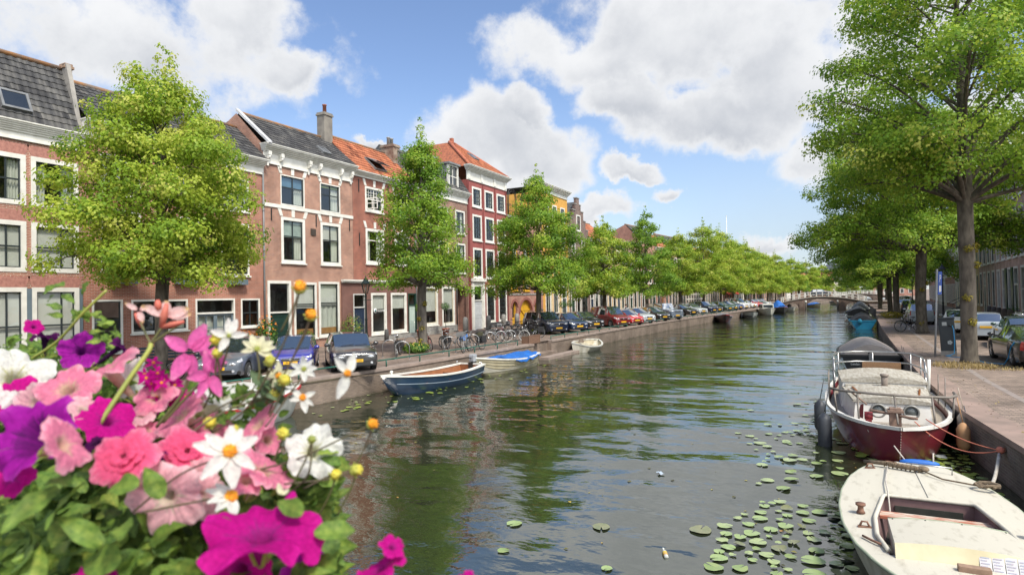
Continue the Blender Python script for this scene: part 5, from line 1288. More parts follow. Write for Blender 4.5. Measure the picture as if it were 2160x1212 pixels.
P_NAVY = paint('navy_car_paint',(.012,.02,.05)); P_MAR = paint('maroon_car_paint',(.17,.014,.016)); P_RED = paint('bright_red_car_paint',(.48,.012,.018)); P_SIL = paint('silver_car_paint',(.42,.45,.47)); P_WHT = paint('white_car_paint',(.68,.69,.7))
P_GRN = paint('dark_green_car_paint',(.02,.06,.045)); P_STL = paint('steel_blue_car_paint',(.14,.17,.22)); STRW = pm('white_stripe',(.75,.75,.75))
def pk(px, py): s = spot(px, py); return s.x, s.y
car('grey blue hatchback with rounded headlights beside the black bench', *pk(458,806), R(-60), 'hatch', P_GREY, GCL, plate='8-XTG-9')
car('small violet blue car with a black front lip between two darker cars', *pk(613,791), R(-50), 'mini', P_BLUE, GCL, plate='JB-932-L', badge=True)
car('dark brown wagon with a chrome framed grille beside the lamp post', *pk(752,786), R(-42), 'wagon', P_BRN, GCL, plate='57-XT-GD', grille='box')
car('dark navy off-road wagon with roof rails behind the third linden', *pk(1180,705), R(-38), 'suv', P_NAVY, GCL, rails=True)
car('navy blue hatchback between the dark off-road wagon and a black car', *pk(1224,700.5), R(-38), 'hatch', paint('deep_blue_car_paint',(.014,.03,.075)), GCL)
car('black wagon just left of the maroon van', *pk(1259,695), R(-38), 'wagon', P_BLK, GCL)
car('maroon high-roofed van parked behind a linden trunk', *pk(1316,690), R(-36), 'van', P_MAR, GCL)
car('bright red small car with two white bonnet stripes', *pk(1345,686), R(-36), 'mini', P_RED, GCL, stripes=STRW, roof=pm('white_roof',(.7,.7,.7)))
car('silver car right of the red striped car', *pk(1371,682), R(-36), 'hatch', P_SIL, GCL)
car('black hatchback in front of the boxy steel blue off-roader', *pk(1403,677.5), R(-36), 'hatch', P_BLK, GCL)
car('boxy steel blue off-roader with upright windscreen', *pk(1430,674), R(-36), 'jeep', P_STL, GCL)
def ql(px, off=1.5):   # on the parking line along the quay, under photo column px
    d = cf*FPX + cr*(px-1080) - cup*(640-606); k_ = d.x/d.y; y = 40
    while QL(y)-off-k_*y > 0 and y < 400: y += .05
    while QL(y)-off-k_*y < 0 and y < 400: y += .05
    return QL(y)-off, y
for px, kd, pt_, lb, rl in ((1463,'wagon',P_BLK,'black wagon with a long roof right of the steel blue off-roader',0),(1484,'wagon',P_SIL,'silver wagon parked in the middle of the left row',1),
      (1507,'suv',P_NAVY,'navy tall car parked right of the silver wagon',0),(1518,'hatch',P_BLK,'black hatchback directly beside the navy tall car',0),(1540,'hatch',P_GRN,'dark green hatchback under the lindens',0),
      (1552,'mini',P_GRN,'small green car between the dark green hatchback and a blue car',0),(1563,'hatch',paint('mid_blue_car_paint',(.03,.06,.2)),'mid blue hatchback left of the white van',0),(1575,'van',P_WHT,'white van parked before the bridge',0),
      (1592,'wagon',P_WHT,'white wagon right of the white van',0),(1604,'hatch',P_RED,'red hatchback near the bridge',0),(1613,'hatch',P_BLK,'black hatchback nearest the bridge on the left',0),(1622,'wagon',P_SIL,'silver grey wagon at the foot of the bridge',0)):
    x, y = ql(px); car(lb, x, y, R(-34), kd, pt_, GCL, rails=bool(rl))
car('shiny black saloon charging by a blue cable at the right edge', 6.75, 26.4, R(90), 'sleek', P_BLK, GCR, front=False)
car('white hatchback seen from behind between the two big trunks', 7.35, 46.6, R(82), 'hatch', P_WHT, GCR, front=False)
car('silver grey wagon with tall tail lights left of the big flared trunk', 6.7, 57.2, R(88), 'suv', P_SIL, GCR, front=False)
car('dark wagon parked beyond the black saloon behind the thick trunk', 8.0, 34.5, R(85), 'wagon', P_GRN, GCR, front=False)
car('pale silver car with curved roof rails by the stone posts', 9.3, 38.5, R(87), 'wagon', P_SIL, GCR, front=False, rails=True)
car('pale blue grey hatchback half hidden by the charging station', 7.5, 40.2, R(83), 'hatch', paint('ice_blue_car_paint',(.4,.45,.5)), GCR, front=False)
car('black tall car beyond the silver wagon on the right street', 8.4, 74, R(86), 'suv', P_BLK, GCR, front=False)
car('dark blue hatchback far along the right street', 8.6, 84, R(86), 'hatch', P_NAVY, GCR, front=False)
car('white van parked at the far end of the right street', 10.5, 108, R(80), 'van', P_WHT, GCR, front=False)
car('silver hatchback at the far end of the right street', 9.3, 96, R(84), 'hatch', P_SIL, GCR, front=False)

# ------------------------------------------------------------------ bicycles
BTYRE = RUBBER
def bicycle(label, x, y, rz, frame, extras=(), lean=R(7), tyre=None, group='bicycles parked on the house side pavement', sc=1):
    t = thing('bicycle', label, 'bicycle', (x,y,0), rz, group); t.rotation_euler = (lean,0,rz)
    r_ = .345; xa, xb = -.55, .55
    for xx in (xa, xb):
        q = MB(); q.tube([(xx+r_*math.cos(a),0,r_+r_*math.sin(a)) for a in np.linspace(0,2*math.pi,25)[:-1]], .021, 6, closed=True); w = q.build('wheel', tyre or BTYRE, t)
        q = MB(); q.tube([(xx+.315*math.cos(a),0,r_+.315*math.sin(a)) for a in np.linspace(0,2*math.pi,25)[:-1]], .011, 5, closed=True)
        for a in np.linspace(0,2*math.pi,15)[:-1]: q.tube([(xx,0,r_),(xx+.31*math.cos(a),0,r_+.31*math.sin(a))], .0035, 3)
        q.tube([(xx,-.05,r_),(xx,.05,r_)], .025, 6); q.build('rim', STEEL, w)
    q = MB(); bb = (-.08,0,.3); st = (-.22,0,.82); hd = (.33,0,.86); hb = (.37,0,.68)
    for a, b2, rr in ((bb,st,.017),(bb,hb,.019),((-.19,0,.72),hb,.015),((-.2,0,.76),hd,.013),((xa,.05,r_),bb,.01),((xa,-.05,r_),bb,.01),((xa,.05,r_),(-.2,.02,.7),.009),((xa,-.05,r_),(-.2,-.02,.7),.009),(hd,hb,.02),(hb,(.42,.05,.6),.012),(hb,(.42,-.05,.6),.012),((.42,.05,.6),(xb,.05,r_),.011),((.42,-.05,.6),(xb,-.05,r_),.011)):
        q.tube([a,b2], rr, 6)
    q.build('frame', frame, t)
    q = MB()
    for xx, a0, a1 in ((xa,.1,2.9),(xb,.5,2.6)): 
        q.tube([(xx+.385*math.cos(a),0,r_+.385*math.sin(a)) for a in np.linspace(a0,a1,10)], .016, 5)
    q.build('mudguard', BLACK, t)
    q = MB(); q.tube([hd,(.3,0,1.0),(.28,0,1.04)], .013, 6); q.tube([(.1,.3,1.06),(.2,.28,1.08),(.3,.12,1.05),(.3,-.12,1.05),(.2,-.28,1.08),(.1,-.3,1.06)], .012, 6); h = q.build('handlebar', CHROME, t)
    q = MB(); q.tube([(.08,.3,1.06),(.17,.29,1.07)], .018, 6); q.tube([(.08,-.3,1.06),(.17,-.29,1.07)], .018, 6); q.build('grip', PLASTIC, h)
    q = MB(); q.ball((-.24,0,.93), (.13,.085,.035)); q.ball((-.12,0,.93), (.1,.03,.025)); q.tube([st,(-.23,0,.91)], .012, 6); q.build('saddle', PLASTIC, t)
    q = MB(); q.tube([(-.3,.06,.72),(-.85,.06,.73)], .008, 5); q.tube([(-.3,-.06,.72),(-.85,-.06,.73)], .008, 5); q.tube([(-.85,.06,.73),(-.85,-.06,.73)], .008, 5); q.tube([(xa,.06,r_),(-.75,.06,.72)], .007, 5); q.tube([(xa,-.06,r_),(-.75,-.06,.72)], .007, 5)
    for z in (-.4,-.55,-.7): q.tube([(z,.06,.725),(z,-.06,.725)], .006, 4)
    q.build('luggage_rack', BLACK, t)
    q = MB(); q.lathe([(.09,-.012),(.09,.012)], (-.08,-.05,.3), 14, axis='y'); q.bar((-.08,-.07,.3),(.03,-.07,.16),.02,.015); q.box(-.02,.09,-.13,-.07,.15,.17); q.bar((-.08,.07,.3),(-.19,.07,.44),.02,.015); q.box(-.25,-.14,.07,.13,.43,.45); q.build('crank', STEEL, t)
    q = MB(); q.ball((.43,0,.84), (.05,.04,.05)); q.build('lamp', CHROME, t)
    if 'bag' in extras:
        for s in (-1,1):
            q = MB(); q.box(-.82,-.4,s*.13-.06,s*.13+.06,.36,.72); q.build('pannier_bag', extras['bag'], t, bev=.03)
    if 'crate' in extras:
        q = MB(); q.box(.42,.74,-.2,.2,.86,.88); fr_boxes(q,.42,.74,.86,1.08,.03,-.2,-.17); fr_boxes(q,.42,.74,.86,1.08,.03,.17,.2); q.box(.42,.45,-.17,.17,.9,1.08); q.box(.71,.74,-.17,.17,.9,1.08); q.build('front_crate', extras['crate'], t)
    return t
BK = pm('black_bike_paint', (.02,.02,.022)); RD = pm('red_bike_paint', (.4,.02,.035)); BLU = pm('blue_bag_cloth', (.06,.16,.4), (.05,.12,.32), 5, .8); GRB = pm('grey_bike_paint', (.3,.31,.32)); BGC = pm('black_bag_cloth', (.02,.02,.022), None, 6, .9); OLV = pm('olive_bag_cloth', (.07,.07,.04), None, 6, .9); PNK = pm('pink_bike_paint', (.4,.15,.2)); CRT = pm('grey_crate',(.2,.2,.2))
WTY = pm('white_tyre', (.6,.6,.58))
def bat(px, py): s = spot(px, py); return s.x, s.y
bicycle('black bicycle with black panniers leaning at the first hoops beside the dark wagon', *bat(841,750), R(-62), BK, {'bag':BGC})
bicycle('red framed bicycle behind the trunk of the second linden', *bat(903,738), R(-38), RD, {})
bicycle('black bicycle with black panniers, first in the row right of the red one', *bat(941,738), R(-70), BK, {'bag':BGC})
bicycle('bicycle carrying bright blue panniers', *bat(958,733), R(-125), GRB, {'bag':BLU})
bicycle('grey bicycle with a front crate facing the canal railing', *bat(984,742), R(-75), GRB, {'crate':CRT})
bicycle('black narrow looking bicycle with panniers right of the crate bicycle', *bat(1005,738), R(-95), BK, {'bag':BGC})
bicycle('silver bicycle with olive panniers standing side-on in the second hoops', *bat(1033,723), R(28), GRB, {'bag':OLV})
bicycle('pinkish bicycle in the second hoops behind the steel hoop', *bat(1055,717), R(-20), PNK, {})
bicycle('black bicycle with grey crate left of the white tyred bicycle', *bat(1073,717), R(205), BK, {'crate':CRT})
bicycle('bicycle with conspicuous white tyres beside the wooden box', *bat(1088,719), R(20), BK, {}, tyre=WTY)
bicycle('black bicycle leaning toward the third linden trunk', *bat(1122,712), R(200), BK, {'bag':BGC})
bicycle('black bicycle in the back row near the yellow gate', *bat(1105,703), R(30), BK, {'crate':CRT})
bicycle('grey bicycle in the back row near the red house plinth', *bat(1085,704), R(195), GRB, {})
bicycle('dark bicycle between the third linden and the navy off-road wagon', *bat(1134,706), R(-50), BK, {})
bicycle('dark bicycle in front of the bench near the nearest left linden', -21.0, 15.0, R(40), BK, {})
bicycle('silver bicycle standing against the double door behind the grey blue car', -26.6, 20.8, R(80), GRB, {})
bicycle('bicycle peeking out behind the big flared trunk on the right', 4.95, 48.3, R(192), BK, {}, group='bicycles on the right quay')
bicycle('dark bicycle beside the pale trunked linden on the right', 7.4, 70, R(100), BK, {}, group='bicycles on the right quay')
# steel bike hoops
def hoop(label, px, py, rz):
    x, y = bat(px, py); t = thing('bike_hoop', label, 'bike rack', (x,y,0), rz, 'steel bicycle hoops')
    q = MB(); q.tube([(-.33,0,0),(-.33,0,.55)]+[(-.33*math.cos(a),0,.55+.28*math.sin(a)) for a in np.linspace(.2,math.pi-.2,9)]+[(.33,0,.55),(.33,0,0)], .02, 8); q.build('tube', STEEL, t)
    q = MB(); 
    for s in (-.33,.33): q.lathe([(.07,0),(.07,.012)], (s,0,0), 12)
    q.build('foot_plate', STEEL, t)
for px, py, a, lb in ((822,752,40,'steel hoop left of the bicycle with black panniers by the dark wagon'),(849,757,40,'empty steel hoop nearest the canal railing'),(866,742,40,'empty steel hoop left of the second linden trunk'),
      (948,744,40,'steel hoop between the first two bicycles of the row'),(998,738,40,'steel hoop between the crate bicycle and the narrow black bicycle'),(1034,731,40,'steel hoop in front of the silver bicycle with olive panniers'),(1057,728,40,'steel hoop in front of the pinkish bicycle'),(1077,726,40,'steel hoop left of the white tyred bicycle')):
    hoop(lb, px, py, R(a))
# ------------------------------------------------------------------ street furniture
LGLASS = glassmat('lantern_glass', (.85,.85,.8), .08)
def lamp(label, x, y, hgt=3.9, m=None):
    m = m or pm('lamp_green_paint', (.012,.03,.026)); t = thing('street_lamp', label, 'street lamp', (x,y,0), R(20), 'old style street lanterns')
    q = MB(); q.lathe([(.17,0),(.17,.25),(.12,.32),(.11,.7),(.14,.74),(.08,.85),(.06,1.6),(.075,1.63),(.075,1.72),(.055,1.76),(.045,hgt-1.1),(.08,hgt-1.07),(.05,hgt-1.0),(.04,hgt-.86)], n=12); q.tube([(-.35,0,hgt-1.25),(.35,0,hgt-1.25)], .018, 6); q.build('post', m, t)
    z0 = hgt-.86; q = MB(); q.lathe([(.12,z0),(.25,z0+.52)], n=6, cap=False); ln = q.build('lantern_glass', LGLASS, t)
    q = MB()
    for k in range(6):
        a = k*math.pi/3; q.bar((.12*math.cos(a),.12*math.sin(a),z0),(.25*math.cos(a),.25*math.sin(a),z0+.52),.022,.022)
    q.lathe([(.13,z0-.03),(.13,z0+.0)], n=6); q.lathe([(.31,z0+.52),(.27,z0+.56),(.14,z0+.72),(.12,z0+.74),(.12,z0+.8),(.06,z0+.84),(.03,z0+.9),(.03,z0+.98)], n=6)
    q.build('lantern_frame', m, t)
    q = MB(); q.ball((0,0,z0+.22), (.045,.045,.12)); q.build('bulb', WHITE, t)
lamp('old lantern post in front of the studio door beside the dark wagon', -23.3, 27.5, 4.05)
lamp('old lantern post in front of the plum stepped gable house', -22.6, 62.0, 4.3)
lamp('old lantern post behind the black and silver wagons on the left', -20.5, 82, 4.2)
lamp('slim pale topped lantern farther along the left row', -19.8, 96, 3.8)
lamp('old lantern just right of the big flared trunk on the right', 8.1, 57.5, 4.6, BLACK)
lamp('old lantern left of the big flared trunk on the right street', 8.3, 78, 4.5, BLACK)
# parking sign
t = thing('parking_sign', 'blue parking sign on a leaning grey steel pole by the charging station', 'sign', (3.97,30.5,0), R(66)); t.rotation_euler = (R(2.5),0,R(66))
q = MB(); q.tube([(0,0,0),(0,0,3.6)], .038, 8); q.build('pole', pm('grey_pole', (.36,.37,.38), (.27,.28,.29), 3, .5), t)
q = MB(); q.box(-.0,.44,-.06,-.04,2.55,3.5); pn = q.build('sign_panel', pm('sign_blue', (.02,.09,.42)), t, bev=.005)
text_mesh('sign_letter', 'P', .42, SIGNW, pn, Matrix.Translation((.2,-.064,3.2)) @ Matrix.Rotation(R(90),4,'X'))
q = MB(); q.box(.1,.34,-.064,-.061,2.66,2.92); q.build('sign_pictogram', SIGNW, pn)
# charging station
t = thing('charging_station', 'dark grey charging station with a blue cable beside the thick trunk', 'charging station', (4.55,31.2,0), R(-8)); t.rotation_euler = (0,R(-2.5),R(-8))
CH = pm('charger_grey', (.035,.042,.048), (.028,.034,.04), 3, .5)
q = MB(); q.box(-.27,.27,-.17,.17,.2,1.52); q.box(-.29,.29,-.19,.19,1.52,1.58); q.build('cabinet', CH, t, bev=.02)
q = MB(); q.box(-.27,.27,-.17,.17,0,.198); q.build('base', STONE, t)
q = MB(); q.box(-.16,.0,-.182,-.172,1.25,1.4); q.build('display', pm('grey_label', (.4,.42,.42)), t)
q = MB(); q.lathe([(.05,-.03),(.05,.01)], (.1,-.17,1.25), 12, axis='y'); q.build('socket', BLACK, t)
q = MB()
for k in range(5):
    a = k*math.pi*2/5; q.ball((.06+.05*math.cos(a),-.172,.55+.05*math.sin(a)), (.04,.006,.04), n=8, k=5)
q.build('flower_decal', pm('pale_decal', (.4,.45,.47)), t)
CAB = pm('blue_cable', (.02,.25,.5), (.02,.2,.45), 4, .5)
q = MB(); q.tube([(4.65,30.99,1.25),(4.68,30.9,1.1),(4.7,30.88,.6),(4.68,30.86,.12),(4.5,30.8,.03),(4.35,30.6,.03),(4.5,30.3,.03),(4.9,29.9,.03),(5.1,29.0,.03),(5.2,28.3,.03),(5.4,27.9,.04),(5.65,27.6,.06),(5.72,27.4,.3),(5.76,27.2,.7),(5.8,26.95,.88)], .018, 6)
tag(q.build('charging_cable', CAB), 'bright blue cable running from the charging station to the black saloon', 'cable')
# bench
t = thing('park_bench', 'long dark blue slatted bench against the brick house behind the nearest linden', 'bench', (-23.9,16.4,0), R(62))
BN = pm('bench_blue_paint', (.02,.035,.055), (.03,.045,.065), 4, .45)
for k in range(4):
    q = MB(); q.box(-1.5,1.5,-.05+.115*k,.05+.115*k,.43,.465); q.build('seat_slat', BN, t)
for k in range(4):
    q = MB(); q.box(-1.5,1.5,.44+.02*k,.465+.02*k,.55+.13*k,.65+.13*k); q.build('back_slat', BN, t)
for s in (-1.35,0,1.35):
    q = MB(); q.box(s-.04,s+.04,-.05,.02,0,.43); q.box(s-.04,s+.04,.38,.43,0,.43); q.bar((s,.43,.4),(s,.52,1.05),.06,.04); q.box(s-.04,s+.04,-.05,.43,.39,.428); q.build('leg', BLACK, t)
# bollards and stone posts
def bollard(label, x, y, group, hgt=.95, r_=.13, m=None):
    t = thing('bollard', label, 'bollard', (x,y,0), 0, group)
    q = MB(); q.lathe([(r_*1.1,0),(r_*1.05,hgt*.75),(r_*.95,hgt*.92),(r_*.6,hgt),(.02,hgt+.01)], n=12); q.build('post', m or STONE, t)
bollard('dark rounded bollard below the studio window sill', -26.4, 33.2, 'stone bollards before the houses', .8, .14, pm('dark_stone',(.1,.1,.1),(.07,.07,.07),4,.8))
for x, y, lb in ((-25.9,42.6,'stone post left of the pale grey door'),(-25.9,46.4,'stone post by the red house portal'),(-25.9,49.2,'stone post before the red house windows'),(-25.9,51.9,'stone post at the right end of the red house'),(-25.9,54.0,'stone post left of the small yellow arched door')):
    bollard(lb, x, y, 'stone bollards before the houses', 1.25, .2)
for k in range(9):
    y = 41+k*2.4; bollard('square topped stone post in the row fencing the right hand houses', FR(y)-1.3, y, 'stone posts before the right hand houses', 1.35, .17, pm('brown_stone',(.14,.11,.1),(.1,.085,.08),4,.85))
q = MB(); q.tube([(FR(y)-1.3,y,1.0) for y in (41,45,50,56,60.2)], .025, 6); tag(q.build('iron_rail', BLACK), 'iron rail joining the stone posts before the right hand houses', 'railing')
# wooden planter box on quay, stairs
t = thing('wooden_box', 'weathered wooden planter box at the end of the green quay railing', 'box', (-15.85,33.6,0), R(86))
q = MB(); fr_boxes(q,-.7,.7,0,.5,.06,-.25,-.2); 
q.box(-.7,.7,-.24,.25,0,.44); q.build('box_wall', pm('old_wood',(.2,.11,.07),(.13,.075,.05),5,.85,stretch=(1,8,8)), t); q = MB(); q.box(-.64,.64,-.19,.2,.441,.45); q.build('soil', pm('soil',(.04,.03,.02)), t)
t = thing('entrance_steps', 'dark stone entrance steps with railing at the cream fronted house on the right', 'steps', (FR(85)-.1,85,0), R(-83)); q = MB()
for k in range(7): q.box(-1.2,.9,-2.1+.3*k,-1.8+.3*k,0,.18*(k+1))
q.build('step', pm('dark_step',(.05,.05,.055),(.08,.08,.08),3,.8), t); q = MB(); q.tube([(-1.1,-2.1,1.0),(-1.1,0,2.2)], .03, 6); q.tube([(.8,-2.1,1.0),(.8,0,2.2)], .03, 6); q.build('handrail', BLACK, t)
t = thing('flagpole', 'tall thin white pole rising above the middle of the left tree row', 'pole', (-24,180,0)); q = MB(); q.tube([(0,0,0),(0,0,24)], [.12,.06], 8); q.ball((0,0,24.1),.14); q.build('pole', WHITE, t)
# ------------------------------------------------------------------ people (small, half hidden)
SKIN = pm('skin', (.5,.3,.22)); 
def person(label, x, y, rz, top_m, leg_m, hair_m, pose):
    t = thing('person', label, 'person', (x,y,0), rz)
    J = dict(pel=(0,0,.95), ches=(0,.02,1.3), neck=(0,.01,1.48), head=(0,-.02,1.6), crown=(0,-.02,1.72),
        hl=(.1,0,.92), kl=(.11,-.06-pose*.12,.5), al=(.11,.02+pose*.05,.08), tl=(.12,-.13+pose*.05,.03), hr=(-.1,0,.92), kr=(-.11,-.02+pose*.06,.5), ar=(-.11,.06+pose*.22,.08), tr=(-.12,-.1+pose*.22,.03),
        sl=(.19,.01,1.42), el=(.25,.03,1.14), wl=(.24,-.14,.95), gl=(.235,-.2,.9), sr=(-.19,.01,1.42), er=(-.25,.05,1.14), wr=(-.25,-.1,.93), gr=(-.245,-.16,.88))
    Rd = dict(pel=.135,ches=.145,neck=.055,head=.085,crown=.07,hl=.09,kl=.062,al=.042,tl=.035,hr=.09,kr=.062,ar=.042,tr=.035,sl=.062,el=.044,wl=.032,gl=.03,sr=.062,er=.044,wr=.032,gr=.03)
    ed = [('pel','ches'),('ches','neck'),('neck','head'),('head','crown'),('pel','hl'),('hl','kl'),('kl','al'),('al','tl'),('pel','hr'),('hr','kr'),('kr','ar'),('ar','tr'),('ches','sl'),('sl','el'),('el','wl'),('wl','gl'),('ches','sr'),('sr','er'),('er','wr'),('wr','gr')]
    def skin(name, keys, grow, mt_, root):
        me = bpy.data.meshes.new(name); ks = [k for k in J if k in keys]; ix = {k:i for i,k in enumerate(ks)}
        me.from_pydata([J[k] for k in ks], [(ix[a],ix[b]) for a,b in ed if a in ix and b in ix], [])
        o = link(name, me, t); o.modifiers.new('skin','SKIN')
        for k in ks: me.skin_vertices[0].data[ix[k]].radius = (Rd[k]*grow,)*2
        me.skin_vertices[0].data[ix[root]].use_root = True
        s = o.modifiers.new('sub','SUBSURF'); s.levels = s.render_levels = 1; me.materials.append(mt_); return o
    skin('body', set(J), 1.0, SKIN, 'pel')
    skin('shirt', {'pel','ches','sl','el','sr','er'}, 1.16, top_m, 'pel'); skin('trousers', {'pel','hl','kl','al','hr','kr','ar'}, 1.14, leg_m, 'pel')
    q = MB(); q.ball((0,.015,1.7), (.1,.11,.1)); q.build('hair', hair_m, t)
    q = MB(); q.ball((.035,-.115,1.64),.012); q.ball((-.035,-.115,1.64),.012); q.build('eyes', BLACK, t)
    q = MB(); q.ball((0,-.125,1.61),(.013,.022,.02)); q.build('nose', SKIN, t)
    return t
x, y = -20.9, 46.6
person('person in a white shirt standing before the yellow gate behind parked bicycles', x, y, R(200), pm('white_shirt',(.7,.7,.68)), pm('dark_trousers',(.04,.045,.06)), pm('grey_hair',(.3,.25,.2)), .3)
x, y = -19.4, 65.5
person('person in a dark blue jacket walking behind the black hatchback', x, y, R(110), pm('navy_jacket',(.03,.045,.1)), pm('blue_jeans',(.06,.09,.18)), pm('black_hair',(.015,.012,.01)), 1)
# ------------------------------------------------------------------ bridge(s)
BBR = brick('bridge_brick', (.23,.16,.125), (.17,.12,.1), (.2,.17,.15), w=.22, h=.07)
def bridge(label, a, c, rise, arches, thick, zend, railing_=True):
    a = Vector(a); c = Vector(c); d = c-a; ln = d.length; t = thing('arched_bridge', label, 'bridge', (a.x,a.y,0), math.atan2(d.y,d.x))
    top = lambda u: zend+rise*math.sin(math.pi*min(1,max(0,u/ln)))
    def under(u):
        for (u0,u1,zc) in arches:
            if u0 < u < u1:
                k = (u-(u0+u1)/2)/((u1-u0)/2); return WZ+.15+(zc-WZ-.15)*math.sqrt(max(0,1-k*k))
        return -2.2
    us = sorted({-4,-2,0,ln,ln+2,ln+4,*[ln*k/40 for k in range(41)],*[u0+(u1-u0)*k/24+e for u0,u1,_ in arches for k in range(25) for e in ((.001,) if k==0 else (-.001,) if k==24 else (0,))]})
    q = MB()
    for u, v in zip(us, us[1:]):
        m_ = (u+v)/2; zu, zv = (under(u+1e-5), under(v-1e-5)) if under(m_) > -2 else (-2.2,-2.2)
        q.quad((u,0,zu),(v,0,zv),(v,0,top(v)),(u,0,top(u))); q.quad((v,thick,zv),(u,thick,zu),(u,thick,top(u)),(v,thick,top(v)))
        q.quad((u,0,zu),(u,thick,zu),(v,thick,zv),(v,0,zv))
    q.build('masonry', BBR, t)
    q = MB()
    for u, v in zip(us, us[1:]): q.quad((u,-.12,top(u)+.14),(v,-.12,top(v)+.14),(v,thick+.12,top(v)+.14),(u,thick+.12,top(u)+.14)); q.quad((u,-.12,top(u)-.02),(v,-.12,top(v)-.02),(v,-.12,top(v)+.14),(u,-.12,top(u)+.14))
    q.build('deck', pm('bridge_stone', (.34,.3,.26), (.25,.22,.19), 2, .9), t)
    q = MB()
    for (u0,u1,zc),(v0,v1,_) in zip(arches, arches[1:]):
        m_ = (u1+v0)/2; q.box(m_-.5,m_+.5,-.9,.1,-2.2,.3); q.prism([(m_-.5,.3),(m_+.5,.3),(m_,.7)], -.9, .1)
    if q.f: q.build('pier', BBR, t)
    if railing_:
        for yy in (.05, thick-.05):
            rr = MB(); n = 15
            for k in range(n): 
                u = ln*k/(n-1); q = MB(); q.box(u-.09,u+.09,yy-.09,yy+.09,top(u)+.14,top(u)+1.2); q.build('railing_post', WHITE, t)
            for k in range(40):
                u, v = ln*k/40, ln*(k+1)/40
                pass
            for z in (.6,1.12):
                rr = MB(); rr.tube([(ln*k/40,yy,top(ln*k/40)+z) for k in range(41)], .06, 6); rr.build('railing_bar', WHITE, t)
    return t, top
bt, btop = bridge('brick bridge with three arches and white railing crossing the canal', (-8.3,142,0), (7.3,142,0), 1.1, [(.9,3.3,.3),(4.6,10.6,1.2),(12.0,14.6,.35)], 7, .4)
bridge('second smaller arched brick bridge seen through the first one', (2,228,0), (19,226,0), 1.0, [(1.5,4.8,.2),(6,11.5,.9),(12.8,16,.2)], 6, .5)
d_ = Vector((1,0,0)); pc = Vector((-8.3,142,0))+d_*7.2+Vector((-d_.y,d_.x,0))*3
cb = car('dark navy car driving across the arched bridge', pc.x+d_.x*2.2, pc.y+d_.y*2.2, math.atan2(d_.y,d_.x), 'hatch', P_NAVY); cb.location.z = btop(8)+.145; cb.name = 'moving_car'
for s,(px,py) in enumerate(((1693,640),(1757,640))):
    t = thing('mooring_post', 'white topped wooden post beside the left pier of the main bridge arch' if s == 0 else 'white topped wooden post beside the right pier of the main bridge arch', 'post', (-8.3+4.7+5.8*s, 140.4, 0)); q = MB(); q.tube([(0,0,-2.2),(0,0,.35)], .16, 8); q.build('post', pm('dark_timber',(.06,.05,.04)), t); q = MB(); q.tube([(0,0,.351),(0,0,.85)], .17, 8); q.build('white_cap', WHITE, t)
